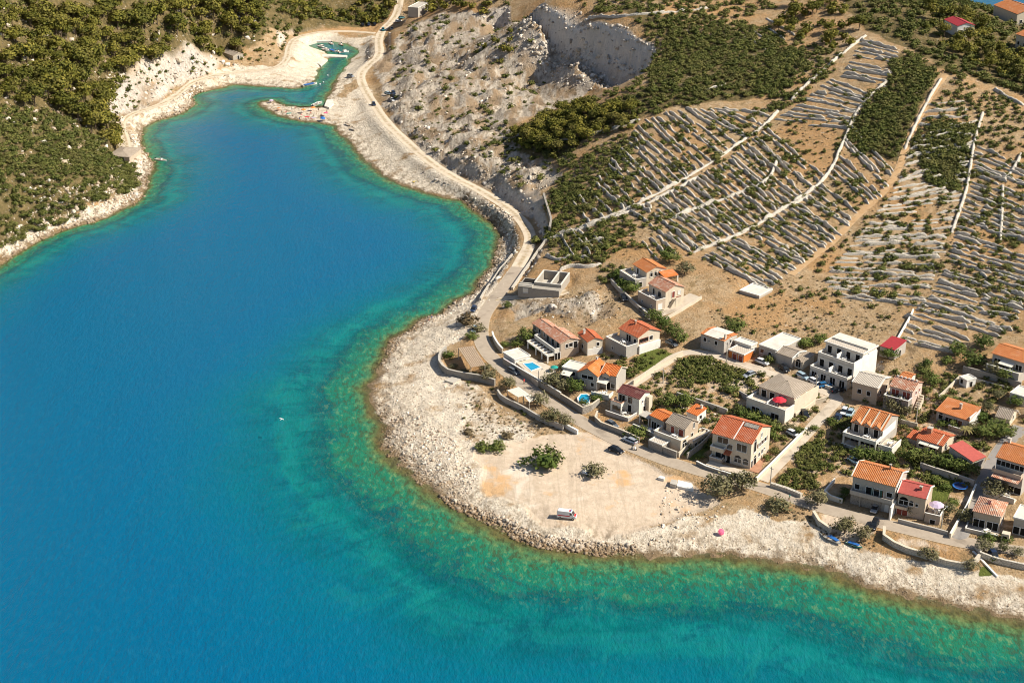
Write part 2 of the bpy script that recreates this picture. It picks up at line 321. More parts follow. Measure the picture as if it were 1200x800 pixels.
# ------------------------------------------------------------------ materials of the setting
def ground_mat():
    q = NM('ground'); P = q.pos()
    n1 = q.noise(P, .05, 4); n2 = q.noise(P, .35, 5, .65); n3 = q.noise(P, 1.6, 4, .7); n4 = q.noise(P, .9, 5, .75)
    grass = q.mix(q.rng(n2, .35, .65), (.345,.225,.115), (.475,.345,.21))
    grass = q.mix(q.rng(n1, .45, .62), grass, (.44,.26,.12))
    grass = q.mix(q.rng(n3, .56, .66), grass, (.20,.135,.065))
    grass = q.mix(q.rng(n4, .60, .68), grass, (.60,.53,.43)); grass = q.mix(q.rng(q.noise(P, .22, 5, .7, .4), .54, .64, 0, .7), grass, (.24,.17,.085)); grass = q.mix(q.rng(q.noise(P, .45, 5, .7), .60, .68, 0, .75), grass, (.13,.125,.05))
    sand = q.mix(q.rng(n2, .3, .7), (.58,.48,.36), (.78,.69,.56))
    sand = q.mix(q.rng(n3, .54, .68), sand, (.30,.23,.16))
    sand = q.mix(q.rng(q.noise(P, .12, 4), .56, .70), sand, (.36,.235,.12))
    dirt = q.mix(q.rng(n2, .3, .7), (.50,.39,.28), (.66,.53,.40)); dirt = q.mix(q.rng(q.noise(P, .8, 5, .75), .52, .66, 0, .6), dirt, (.40,.32,.24)); dirt = q.mix(q.rng(q.noise(P, 2.2, 3, .7), .60, .70, 0, .6), dirt, (.74,.66,.55))
    dirt = q.mix(q.rng(q.noise(P, .09, 4, .6), .58, .66), dirt, (.60,.38,.20))
    dirt = q.mix(q.rng(q.noise(P, .07, 3, .6, .6), .60, .72), dirt, (.72,.64,.53))
    trk = q.noise(q.mapv(P, (1, .07, 1), (0, 0, .9)), .55, 3, .6, .8); dirt = q.mix(q.rng(trk, .54, .60, 0, .4), dirt, (.42,.33,.24))
    rv = q.mapv(P, (1, .35, .5), (0, 0, .6))
    r1 = q.noise(rv, .6, 6, .7); r2 = q.noise(rv, .16, 4, .6)
    rock = q.ramp(r1, [(.32, (.19,.15,.115)), (.45, (.40,.335,.265)), (.58, (.58,.50,.40)), (.75, (.70,.62,.51))])
    rock = q.mix(q.rng(r2, .47, .58, 0, .9), rock, (.36,.25,.15)); rock = q.mix(q.rng(q.noise(P, .3, 5, .7), .56, .66, 0, .8), rock, (.13,.10,.05))
    scrub = q.mix(q.rng(n2, .35, .65), (.085,.07,.03), (.20,.145,.065))
    scrub = q.mix(q.rng(n4, .60, .68), scrub, (.46,.41,.34))
    lawn = q.mix(n3, (.07,.10,.02), (.16,.17,.04))
    c = grass; k = q.math('ADD', q.math('MULTIPLY', q.math('SUBTRACT', n2, .5), .9), q.math('MULTIPLY', q.math('SUBTRACT', q.noise(P, .1, 4, .6), .5), .7))
    for a, col in (('z_scrub', scrub), ('z_sand', sand), ('z_dirt', dirt), ('z_rock', rock), ('z_lawn', lawn)):
        c = q.mix(q.rng(q.math('ADD', q.attr(a).outputs['Fac'], k), .38, .62), c, col)
    gn = q.n('ShaderNodeSeparateXYZ'); q.put(gn.inputs[0], q.n('ShaderNodeNewGeometry').outputs['Normal'])
    cl = q.noise(q.mapv(P, (1, 1, .3)), .8, 7, .8, .4); cl2 = q.noise(P, .09, 3, .6)
    cliff = q.ramp(cl, [(.3, (.16,.135,.115)), (.42, (.47,.405,.34)), (.58, (.68,.60,.51)), (.8, (.78,.71,.62))]); cliff = q.mix(q.rng(cl2, .5, .66, 0, .4), cliff, (.50,.47,.46)); pz = q.n('ShaderNodeSeparateXYZ'); q.put(pz.inputs[0], P); cliff = q.mix(q.math('MULTIPLY', q.rng(q.math('ADD', pz.outputs[2], q.math('MULTIPLY', cl2, 14.)), 28, 33), q.rng(cl, .3, .5, .35, .8)), cliff, (.84,.76,.66))
    c = q.mix(q.math('MULTIPLY', q.rng(gn.outputs[2], .80, .60, 0, 1), q.math('MULTIPLY', q.rng(q.attr('shore').outputs['Fac'], 4, 10), q.rng(q.attr('z_scrub').outputs['Fac'], .2, .7, 1, 0))), c, cliff)
    sh = q.attr('shore').outputs['Fac']
    wet = q.rng(q.math('ADD', sh, q.math('MULTIPLY', q.math('SUBTRACT', q.noise(P, .25, 5, .65), .5), 10.)), .3, 2.4, 1, 0)
    c = q.mix(q.math('MULTIPLY', wet, .85), c, q.mix(n2, (.09,.055,.025), (.27,.17,.07)))
    coast = q.math('MULTIPLY', q.rng(sh, 2., 14., 1, 0), q.rng(q.noise(q.mapv(P, (1, .5, 1), (0, 0, -.4)), .55, 5, .75), .48, .58))
    c = q.mix(q.math('MULTIPLY', coast, .75), c, (.17,.12,.07))
    h = q.math('ADD', q.math('MULTIPLY', n3, .5), q.noise(P, .7, 6, .7)); h = q.math('ADD', h, q.math('MULTIPLY', q.math('ADD', r1, q.noise(P, 1.1, 6, .78)), q.math('MULTIPLY', q.attr('z_rock').outputs['Fac'], 1.4))); h = q.math('MULTIPLY', h, q.rng(q.attr('z_dirt').outputs['Fac'], .3, .8, 1, .18))
    return q.fin(c, .95, q.bump(h, .8, .9), .1)
def water_mat():
    q = NM('sea_water'); P = q.pos(); d = q.attr('depth').outputs['Fac']; ds = q.attr('off').outputs['Fac']
    cv = q.n('ShaderNodeCombineXYZ'); q.put(cv.inputs[0], q.attr('along').outputs['Fac']); q.put(cv.inputs[1], q.math('MULTIPLY', ds, .22)); cv = cv.outputs[0]
    cw = q.n('ShaderNodeCombineXYZ'); q.put(cw.inputs[0], q.math('MULTIPLY', q.attr('along').outputs['Fac'], .3)); q.put(cw.inputs[1], ds); cw = cw.outputs[0]
    strk = q.noise(cv, .16, 6, .68, .4); band = q.noise(cw, .11, 5, .65, .5); big = q.noise(P, .018, 3, .5); fine = q.noise(q.mapv(P, (1, .55, 1), (0, 0, .5)), .55, 5, .75); med = q.noise(P, .16, 5, .7, .4)
    def dev(n, amp, w=1.): return q.math('MULTIPLY', q.math('MULTIPLY', q.math('SUBTRACT', n, .5), amp), w)
    dd = q.math('ADD', d, dev(band, 4.2, q.rng(d, .4, 2.5, .1, 1))); dd = q.math('ADD', dd, dev(big, 4.5, q.rng(d, 2, 6, 0, 1))); dd = q.math('ADD', dd, dev(med, 2.6, q.rng(d, .2, 1.5, .35, 1)))
    c = q.ramp(q.math('DIVIDE', dd, 16.), [(0, (.22,.13,.05)), (.014, (.19,.15,.045)), (.036, (.09,.16,.055)), (.075, (.012,.17,.09)), (.155, (.004,.15,.10)), (.20, (.0,.085,.085)), (.25, (.0,.125,.125)), (.31, (.003,.165,.16)), (.40, (.0,.122,.155)), (.52, (.0,.118,.180)), (.72, (.0,.110,.200)), (1, (.0,.103,.210))])
    c = q.mix(q.math('MULTIPLY', q.rng(q.noise(P, .085, 6, .72, .5), .53, .62), q.math('MULTIPLY', q.rng(d, 1.4, 2.6), q.rng(d, 5.5, 8.5, .6, 0))), c, (.0,.07,.095))
    zone_ = q.math('MULTIPLY', q.rng(d, 1.0, 2.2), q.rng(d, 6.5, 10, 1, 0))
    c = q.mix(q.math('MULTIPLY', q.rng(strk, .50, .60), q.math('MULTIPLY', zone_, .34)), c, (.0,.062,.085))
    c = q.mix(q.math('MULTIPLY', q.rng(strk, .46, .36), q.math('MULTIPLY', zone_, .30)), c, (.012,.22,.18))
    shal = q.rng(d, 4.2, .8, 0, 1)
    c = q.mix(q.math('MULTIPLY', q.rng(fine, .50, .58), q.math('MULTIPLY', shal, .78)), c, (.055,.06,.022))
    c = q.mix(q.math('MULTIPLY', q.rng(fine, .46, .38), q.math('MULTIPLY', shal, .55)), c, (.20,.26,.10))
    c = q.mix(q.math('MULTIPLY', q.rng(fine, .5, .66), q.rng(d, 2, 4, 0, .18)), c, (.02,.16,.25))
    wv = q.noise(q.mapv(P, (1, .38, 1), (0, 0, -.55)), 1.0, 4, .65); wl = q.noise(q.mapv(P, (1, .3, 1), (0, 0, -.35)), .14, 3, .5)
    bp = q.bump(q.math('ADD', wv, q.math('MULTIPLY', wl, 1.3)), .6, .55)
    q.fin(c, .14, bp, .3); q.b.inputs['IOR'].default_value = 1.33
    tr = q.n('ShaderNodeBsdfTransparent'); tr.inputs[0].default_value = (.82,.93,.88,1)
    ms = q.n('ShaderNodeMixShader'); q.put(ms.inputs[0], q.rng(d, .02, .7, .15, 1)); q.put(ms.inputs[1], tr.outputs[0]); q.put(ms.inputs[2], q.b.outputs[0])
    q.put(q.out.inputs['Surface'], ms.outputs[0]); return q.m
def road_mat(name, a, b, track=False):
    q = NM(name); P = q.pos(); n = q.noise(P, .5, 5, .65); c = q.mix(q.rng(n, .3, .7), a, b)
    c = q.mix(q.rng(q.noise(P, .15, 4, .6, .5), .58, .68), c, tuple(x*.8 for x in a))
    e = q.attr('edge').outputs['Fac']                        # 0 at the edge, 1 on the crown: gravel spills over the edge
    c = q.mix(q.rng(q.math('ADD', e, q.math('MULTIPLY', q.math('SUBTRACT', n, .5), .5)), .02, .16, .75, 0), c, (.52,.41,.28))
    if track: c = q.mix(q.math('MULTIPLY', q.rng(q.math('ABSOLUTE', q.math('SUBTRACT', e, .95)), .05, .3, .8, 0), q.rng(n, .4, .55)), c, (.33,.24,.13))
    return q.fin(c, .92, q.bump(q.noise(P, 3, 4, .7), .3, .1), .15)
MAT = {}
MAT['road'] = road_mat('asphalt_worn', (.35,.285,.22), (.43,.355,.275)); MAT['dirtroad'] = road_mat('dirt_road_gravel', (.56,.46,.34), (.66,.56,.43), True)
MAT['lane'] = road_mat('lane_concrete', (.48,.40,.31), (.57,.49,.39)); MAT['alley'] = road_mat('alley_grey', (.26,.24,.225), (.33,.30,.27))
MAT['path'] = road_mat('trodden_earth', (.44,.26,.12), (.54,.37,.21))

# ------------------------------------------------------------------ sky, ground, water, roads are meshed after the houses have levelled their yards
def build_setting():
    V = np.stack([GX, GY, HG], -1).reshape(-1, 3)
    I = np.arange(NL*NT_).reshape(NL, NT_)
    F = np.stack([I[:-1, :-1], I[:-1, 1:], I[1:, 1:], I[1:, :-1]], -1).reshape(-1, 4)
    me = mesh_np('ground', V, F, [ground_mat()], True)
    for a, v in (('z_scrub', m_scrub), ('z_sand', m_sand), ('z_dirt', m_dirt), ('z_rock', m_rock), ('z_lawn', m_lawn), ('shore', np.where(GY > 760, 20, np.clip(DS, -5, 20)))): fattr(me, a, v)
    tag(link('ground', me), 'rocky shore, dry fields and scrubby hillside around the bay', None, None, 'structure')
    s = 2; gx = GX[::s, ::s]; gy = GY[::s, ::s]; gd = np.where((GY > 720) & (GX > 150), np.maximum(8-HG, 0)*2.5, DEPTH)[::s, ::s]; hh = HG[::s, ::s]; ds = DS[::s, ::s]
    nl, nt = gx.shape; I = np.arange(nl*nt).reshape(nl, nt)
    vis = (ds < 6) | (hh < 1)
    keep = vis[:-1, :-1] | vis[1:, :-1] | vis[:-1, 1:] | vis[1:, 1:]
    F = np.stack([I[:-1, :-1], I[:-1, 1:], I[1:, 1:], I[1:, :-1]], -1)[keep]
    V = np.stack([gx, gy, 0*gx], -1).reshape(-1, 3)
    c = [I[0, 0], I[0, -1], I[-1, -1], I[-1, 0]]; b = len(V)
    V = np.vstack([V, [[-6000, -1500, 0], [6000, -1500, 0], [6000, 9000, 0], [-6000, 9000, 0]]])
    # outside the detailed sheet the sea goes on to the horizon
    F = np.vstack([F.reshape(-1, 4), [[b, b+1, c[1], c[0]], [b+1, b+2, c[2], c[1]], [b+2, b+3, c[3], c[2]], [b+3, b, c[0], c[3]]]])
    me = mesh_np('sea', V, F, [water_mat()], True); fattr(me, 'depth', np.r_[gd.ravel(), [20]*4]); fattr(me, 'off', np.r_[-DS[::s, ::s].ravel(), [500]*4]); fattr(me, 'along', np.r_[polyalong(gx, gy, CO).ravel(), [0]*4])
    tag(link('sea', me), 'clear blue and turquoise sea filling the bay', None, None, 'structure')
    for (nm, pts, w), L in zip(ROADS, road_lines):
        t = np.gradient(L[:, :2], axis=0); t /= np.linalg.norm(t, axis=1)[:, None]; nrm = np.stack([-t[:, 1], t[:, 0]], 1)
        ww = w*(1+.10*fbm(np.arange(len(L))*1., np.zeros(len(L)), 5, 2, 3)*2)
        Vs = []; E = []
        for f, e in ((-.5, 0), (-.28, .6), (0, 1), (.28, .6), (.5, 0)):
            xy = L[:, :2]+nrm*(f*ww)[:, None]; z = np.maximum(hgt(xy[:, 0], xy[:, 1]), L[:, 2]-.08)+.07+.05*e; Vs.append(np.c_[xy, z]); E.append(np.full(len(L), e))
        k = len(L); V = np.vstack(Vs); F = []
        for r in range(4):
            a = np.arange(k-1)+r*k; F.append(np.stack([a+k, a, a+1, a+k+1], 1)[:, ::-1])
        me = mesh_np(nm, V, np.vstack(F), [MAT[{'dirt_road':'dirtroad','coast_road':'road','shore_track':'dirtroad','village_lane':'lane','alley':'alley','driveway':'lane','house_track':'dirtroad','terrace_path':'path'}[nm]]], True); fattr(me, 'edge', np.concatenate(E))
        tag(link(nm, me), None, None, None, 'structure')

# ------------------------------------------------------------------ materials of things
def plain(name, col, rough=.8, spec=.3, metal=0., var=.12, sc=1.2, bump=0.):
    q = NM(name); P = q.obj(); n = q.noise(P, sc, 4, .6)
    c = q.mix(q.rng(n, .3, .7), tuple(x*(1-var) for x in col), tuple(min(1, x*(1+var)) for x in col))
    return q.fin(c, rough, q.bump(n, bump, .05) if bump else None, spec, metal)
def plaster(name, col):
    q = NM(name); P = q.obj(); n = q.noise(P, .6, 5, .65); st = q.noise(q.mapv(P, (2.5, 2.5, .25)), 1., 3)
    c = q.mix(q.rng(n, .35, .7), tuple(x*.86 for x in col), col); c = q.mix(q.rng(st, .55, .75, 0, .35), c, tuple(x*.55 for x in col))
    return q.fin(c, .9, q.bump(q.noise(P, 6, 3), .25, .03), .2)
def masonry(name, a, b, gap=(.13,.11,.09), sc=2.2):
    q = NM(name); P = q.obj(); v = q.vor(P, sc, 'F1', 1); n = q.noise(P, 1.4, 4)
    c = q.mix(q.rng(v, 0, 1), a, b) if False else q.mix(n, a, b)
    e = q.vor(P, sc, 'DISTANCE_TO_EDGE'); c = q.mix(q.rng(e, .0, .07, 1, 0), c, gap)
    w = q.n('ShaderNodeSeparateColor'); q.put(w.inputs[0], v); c = q.mix(q.rng(w.outputs[0], 0, 1, 0, .3), c, tuple(x*.6 for x in b))
    return q.fin(c, .95, q.bump(e, .8, .12), .15)
def tiles(name, a, b, faded=None):
    q = NM(name); P = q.obj(); s = q.n('ShaderNodeSeparateXYZ'); q.put(s.inputs[0], P)
    rows = q.math('ABSOLUTE', q.math('SINE', q.math('MULTIPLY', s.outputs[0], math.pi/.42)))
    cr = q.math('FRACT', q.math('MULTIPLY', s.outputs[1], 1/.62))
    n = q.noise(P, .7, 5, .7); n2 = q.noise(P, 4.5, 2, .6)
    c = q.mix(q.rng(n, .33, .67), a, b); c = q.mix(q.rng(n2, .52, .7, 0, .5), c, tuple(x*.55 for x in a))
    c = q.mix(q.rng(rows, .0, .5, .22, 0), c, tuple(x*.35 for x in a))
    c = q.mix(q.rng(q.noise(P, .38, 5, .72, .3), .5, .68, 0, .55), c, tuple(.55*x+.45*y for x, y in zip(b, (.55,.45,.36)))); c = q.mix(q.rng(q.noise(P, 1.6, 5, .75), .6, .72, 0, .5), c, tuple(x*.45 for x in a))
    if faded: c = q.mix(q.rng(q.noise(P, .9, 4, .7), .5, .62), c, faded)
    return q.fin(c, .85, q.bump(q.math('ADD', rows, q.math('MULTIPLY', cr, .35)), .9, .12), .2)
M = MAT
M['white'] = plaster('plaster_white', (.74,.69,.60)); M['cream'] = plaster('plaster_cream', (.66,.57,.44)); M['grey'] = plaster('plaster_grey', (.46,.42,.37))
M['tan'] = plaster('plaster_tan', (.52,.42,.32)); M['bright'] = plaster('plaster_bright', (.80,.77,.71)); M['pink'] = plaster('plaster_pink', (.62,.48,.40)); M['orangewall'] = plaster('plaster_orange', (.62,.20,.05))
M['stone'] = masonry('stone_wall', (.46,.40,.32), (.58,.51,.41)); M['darkstone'] = masonry('stone_wall_grey', (.30,.27,.23), (.42,.38,.33)); M['drystone'] = masonry('dry_stone', (.47,.42,.345), (.71,.645,.55), (.17,.14,.105), 1.6)
M['block'] = masonry('concrete_block', (.36,.32,.27), (.43,.39,.33), (.27,.24,.2), 3)
M['t_orange'] = tiles('roof_tiles_orange', (.56,.18,.06), (.64,.25,.09)); M['t_red'] = tiles('roof_tiles_red', (.50,.12,.05), (.58,.17,.075)); M['t_bright'] = tiles('roof_tiles_bright', (.66,.17,.045), (.74,.22,.06))
M['t_faded'] = tiles('roof_tiles_faded', (.50,.20,.115), (.60,.30,.19), (.62,.47,.36)); M['t_old'] = tiles('roof_tiles_old', (.50,.21,.12), (.56,.31,.21), (.58,.47,.38))
M['t_dark'] = tiles('roof_tiles_brown', (.17,.055,.05), (.22,.075,.065)); M['t_grey'] = tiles('roof_tiles_grey', (.36,.29,.22), (.45,.37,.29)); M['t_beige'] = tiles('roof_sheets_beige', (.58,.50,.41), (.66,.58,.48))
M['t_crimson'] = plain('roof_sheet_crimson', (.36,.035,.04), .6, .3, 0, .1); M['t_pinkred'] = plain('roof_sheet_dull_red', (.44,.10,.08), .7, .2, 0, .12)
M['flat'] = plain('flat_roof_screed', (.64,.59,.51), .9, .2, 0, .14, .5); M['concrete'] = plain('concrete', (.46,.42,.36), .9, .2, 0, .15, .6, .2); M['paving'] = plain('paving', (.55,.47,.37), .9, .2, 0, .12, .7)
M['terracotta'] = plain('terracotta_paving', (.40,.21,.13), .9, .2, 0, .15, 1.)
M['curtain'] = plain('curtained_glass', (.20,.21,.20), .2, .5, 0, .3); M['glass'] = plain('window_glass', (.018,.022,.026), .12, .6, 0, .2); M['dark'] = plain('opening_shade_dark', (.02,.018,.016), .9, .1)  # the near-black one paints the shade inside openings onto flat panes and sheets
M['frame'] = plain('window_frame_white', (.72,.70,.66), .5); M['brownwood'] = plain('brown_wood', (.16,.075,.04), .7); M['redwood'] = plain('red_brown_shutter', (.22,.05,.035), .6); M['greenwood'] = plain('green_shutter', (.05,.11,.08), .6)
M['metal'] = plain('galvanised_metal', (.42,.42,.41), .45, .5, .6); M['polewood'] = plain('pole_grey', (.42,.38,.32), .8); M['reed'] = plain('reed_matting', (.37,.28,.20), .95, .1, 0, .25, 2.); M['canvas'] = plain('canvas_pale', (.74,.68,.57), .9, .1, 0, .06)
M['pool'] = plain('pool_water', (.02,.30,.50), .06, .5, 0, .15, .8); M['blue'] = plain('blue_plastic', (.03,.14,.42), .4); M['teal'] = plain('teal_cloth', (.02,.30,.25), .7); M['redcloth'] = plain('red_cloth', (.62,.03,.05), .8); M['lilac'] = plain('lilac_cloth', (.52,.42,.56), .8); M['pinkcloth'] = plain('pink_cloth', (.75,.12,.22), .8)
M['bark'] = plain('bark', (.16,.115,.08), .95, .1, 0, .3, 3.)

# ------------------------------------------------------------------ mesh builder
class MB:
    def __init__(s): s.v = []; s.f = []; s.mi = []
    def poly(s, pts, mi=0):
        b = len(s.v); s.v += [tuple(p) for p in pts]; s.f.append(list(range(b, b+len(pts)))); s.mi.append(mi)
    def box(s, x0, x1, y0, y1, z0, z1, mi=0):
        s.prism([(x0, y0), (x1, y0), (x1, y1), (x0, y1)], z0, z1, mi); return s
    def prism(s, xy, z0, z1, mi=0):
        n = len(xy); b = len(s.v); s.v += [(x, y, z0) for x, y in xy]+[(x, y, z1) for x, y in xy]
        s.f += [list(range(b+n-1, b-1, -1)), list(range(b+n, b+2*n))]+[[b+i, b+(i+1) % n, b+n+(i+1) % n, b+n+i] for i in range(n)]; s.mi += [mi]*(n+2); return s
    def slab(s, top, th, mi=0):                              # polygon in space thickened downwards
        n = len(top); b = len(s.v); s.v += [tuple(p) for p in top]+[(p[0], p[1], p[2]-th) for p in top]
        s.f += [list(range(b, b+n)), list(range(b+2*n-1, b+n-1, -1))]+[[b+i, b+n+i, b+n+(i+1) % n, b+(i+1) % n] for i in range(n)]; s.mi += [mi]*(n+2); return s
    def tube(s, p, q, r0, r1=None, k=8, mi=0):
        p = Vector(p); q = Vector(q); r1 = r0 if r1 is None else r1; d = (q-p).normalized(); a = d.orthogonal().normalized(); c = d.cross(a); b = len(s.v)
        for w, r in ((p, r0), (q, r1)):
            for i in range(k): t = 2*math.pi*i/k; s.v.append(tuple(w+(a*math.cos(t)+c*math.sin(t))*r))
        s.f += [[b+i, b+(i+1) % k, b+k+(i+1) % k, b+k+i] for i in range(k)]+[list(range(b+k-1, b-1, -1)), list(range(b+k, b+2*k))]; s.mi += [mi]*(k+2); return s
    def mesh(s, name, mats):
        me = bpy.data.meshes.new(name); me.from_pydata(s.v, [], s.f)
        for m in (mats if isinstance(mats, (list, tuple)) else [mats]): me.materials.append(m)
        me.polygons.foreach_set('material_index', s.mi); me.update(); return me
    def obj(s, name, mats, parent=None): return link(name, s.mesh(name, mats), parent)
BOX = {}
def bx(name, parent, mat, x0, x1, y0, y1, z0, z1): return MB().box(x0, x1, y0, y1, z0, z1).obj(name, mat, parent)

HOUSE_RECTS = []; PATIOS = []
def in_house(p, m=.8):
    for o, u, v, W, D in HOUSE_RECTS:
        q = p-o
        if -m-1 < q@u < W+m and -m-3 < q@v < D+m: return True
    return False
class House:
    """A building measured from the photo: eave corners front-left, front-right, rear-right, and the wall height."""
    def __init__(s, label, FL, FR, RR=None, hw=None, base=None, depth=None, ov=.35, cat='house', group=None, name='house', zb=None, wall='white', lev=True):
        if base is not None:
            q = T(*base); zb = float(q[2])
            if hw is None:
                d = ray(*FR); best = min(np.linspace(2, 12, 101), key=lambda h: np.hypot(*(G(FR[0], FR[1], zb+h)-q[:2]))); hw = float(best)
        elif zb is None:
            zb = 4.
            for _ in range(12): p = G(FR[0], FR[1], zb+hw); zb = .5*zb+.5*float(hgt(p[0], p[1]))
        a = G(FL[0], FL[1], zb+hw); b = G(FR[0], FR[1], zb+hw); u = b-a; L = np.linalg.norm(u); u = u/L; v = np.array([-u[1], u[0]])
        D = depth if depth else abs(float((G(RR[0], RR[1], zb+hw)-b) @ v))
        o = a+u*ov+v*ov; s.W = L-2*ov; s.D = D-2*ov; s.h = hw; s.ov = ov; s.zb = zb; s.u = u; s.v = v; s.o = o; s.wm = wall
        s.root = thing(name, label, cat, (o[0], o[1], zb), math.atan2(u[1], u[0]), group)
        s.ext = None
        s.label = label; HOUSE_RECTS.append((o, u, v, s.W, s.D))
        if lev: level([o, o+u*s.W, o+u*s.W+v*s.D, o+v*s.D], zb-.05, .8, 2.5)
        print('house %-44s W %.1f D %.1f h %.1f zb %.1f ang %.0f' % (label[:44], s.W, s.D, hw, zb, math.degrees(math.atan2(u[1], u[0]))))
    def loc(s, x, y, z=0): p = s.o+s.u*x+s.v*y; return (p[0], p[1], s.zb+z)
    def px(s, px, py, z):                                    # local x, y of a photo pixel at local height z
        p = G(px, py, s.zb+z)-s.o; return float(p@s.u), float(p@s.v)
    def body(s, x0=0, x1=None, y0=0, y1=None, z0=-1.5, z1=None, roof='gable', pitch=20, rm='t_orange', wall=None, ov=None, verge=None, th=.16):
        x1 = s.W if x1 is None else x1; y1 = s.D if y1 is None else y1; z1 = s.h if z1 is None else z1; wall = wall or s.wm; o = s.ov if ov is None else ov
        s.ext = (x0, x1, y0, y1); t = math.tan(R(pitch)); m = MB(); X, Y = (x0+x1)/2, (y0+y1)/2
        rise = {'gable': (y1-y0)/2*t, 'gablev': (x1-x0)/2*t, 'mono': (y1-y0)*t, 'monoy': (x1-x0)*t}.get(roof, 0)
        if roof == 'gable':
            for x, fl in ((x0, 1), (x1, 0)):
                P = [(x, y0, z0), (x, y1, z0), (x, y1, z1), (x, Y, z1+rise), (x, y0, z1)]; m.poly(P[::-1] if fl else P)
            m.poly([(x0, y0, z0), (x1, y0, z0), (x1, y0, z1), (x0, y0, z1)]); m.poly([(x1, y1, z0), (x0, y1, z0), (x0, y1, z1), (x1, y1, z1)])
        elif roof == 'gablev':
            for y, fl in ((y0, 0), (y1, 1)):
                P = [(x0, y, z0), (x1, y, z0), (x1, y, z1), (X, y, z1+rise), (x0, y, z1)]; m.poly(P[::-1] if fl else P)
            m.poly([(x1, y0, z0), (x1, y1, z0), (x1, y1, z1), (x1, y0, z1)]); m.poly([(x0, y1, z0), (x0, y0, z0), (x0, y0, z1), (x0, y1, z1)])
        elif roof == 'mono':
            m.poly([(x1, y0, z0), (x1, y1, z0), (x1, y1, z1+rise), (x1, y0, z1)]); m.poly([(x0, y1, z0), (x0, y0, z0), (x0, y0, z1), (x0, y1, z1+rise)])
            m.poly([(x0, y0, z0), (x1, y0, z0), (x1, y0, z1), (x0, y0, z1)]); m.poly([(x1, y1, z0), (x0, y1, z0), (x0, y1, z1+rise), (x1, y1, z1+rise)])
        else: m.box(x0, x1, y0, y1, z0, z1)
        w = m.obj('wall', M[wall], s.root)
        if roof is None: return w
        r = MB(); e = .03
        if roof == 'gable':
            a = z1-o*t+e+th; zr = z1+rise+e+th
            r.slab([(x0-o, y0-o, a), (x1+o, y0-o, a), (x1+o, Y, zr), (x0-o, Y, zr)], th); r.slab([(x0-o, Y, zr), (x1+o, Y, zr), (x1+o, y1+o, a), (x0-o, y1+o, a)], th)
            ridge = ((x0-o, Y, zr), (x1+o, Y, zr))
        elif roof == 'gablev':
            a = z1-o*t+e+th; zr = z1+rise+e+th
            r.slab([(x0-o, y0-o, a), (X, y0-o, zr), (X, y1+o, zr), (x0-o, y1+o, a)], th); r.slab([(X, y0-o, zr), (x1+o, y0-o, a), (x1+o, y1+o, a), (X, y1+o, zr)], th)
            ridge = ((X, y0-o, zr), (X, y1+o, zr))
        elif roof == 'mono':
            a = z1-o*t+e+th; b = z1+rise+o*t+e+th; r.slab([(x0-o, y0-o, a), (x1+o, y0-o, a), (x1+o, y1+o, b), (x0-o, y1+o, b)], th); ridge = None
        elif roof == 'hip':
            h2 = min(x1-x0, y1-y0)/2+o; zr = z1+h2*t+e; a = z1+e+th*.5; ra, rb = (x0-o+h2, Y, zr), (x1+o-h2, Y, zr)
            if y1-y0 > x1-x0: ra, rb = (X, y0-o+h2, zr), (X, y1+o-h2, zr)
            A, B, C_, D_ = (x0-o, y0-o, a), (x1+o, y0-o, a), (x1+o, y1+o, a), (x0-o, y1+o, a)
            if y1-y0 > x1-x0: fs = [[A, B, ra], [B, C_, rb, ra], [C_, D_, rb], [D_, A, ra, rb]]
            else: fs = [[A, B, rb, ra], [B, C_, rb], [C_, D_, ra, rb], [D_, A, ra]]
            for f in fs: r.slab(f, th)
            ridge = (ra, rb)
        else:                                                # flat: slab with a low upstand
            r.box(x0-o, x1+o, y0-o, y1+o, z1+.003, z1+.2); ridge = None
        ro = r.obj('roof', M[rm], s.root)
        if roof == 'flat':
            for q in ((x0-o, x1+o, y0-o, y0-o+.2), (x0-o, x1+o, y1+o-.2, y1+o), (x0-o, x0-o+.2, y0-o+.2, y1+o-.2), (x1+o-.2, x1+o, y0-o+.2, y1+o-.2)): bx('parapet', s.root, M['bright'], *q, z1+.203, z1+.42)
        elif ridge:
            rc = MB().tube(Vector(ridge[0])+Vector((0, 0, .0)), Vector(ridge[1])+Vector((0, 0, .0)), .13, k=6).obj('ridge_cap', M[rm], ro)
        if verge and roof in ('gable', 'mono'):
            for x in (x0-o, x1+o):
                g = MB(); aa = z1-o*t+e+th+.07
                if roof == 'gable': g.slab([(x-.13, y0-o-.03, aa), (x+.13, y0-o-.03, aa), (x+.13, Y, zr+.07), (x-.13, Y, zr+.07)], .3); g.slab([(x-.13, Y, zr+.07), (x+.13, Y, zr+.07), (x+.13, y1+o, aa), (x-.13, y1+o, aa)], .3)
                else: g.slab([(x-.13, y0-o-.03, aa), (x+.13, y0-o-.03, aa), (x+.13, y1+o+.03, b+.07), (x-.13, y1+o+.03, b+.07)], .3)
                g.obj('verge', M[verge], ro)
        s.roof = ro; return w
    def _frame(s, face, ext):
        x0, x1, y0, y1 = ext
        return {'F': ((x0, y0), (1, 0), (0, -1)), 'R': ((x1, y0), (0, 1), (1, 0)), 'B': ((x1, y1), (-1, 0), (0, 1)), 'L': ((x0, y1), (0, -1), (-1, 0))}[face]
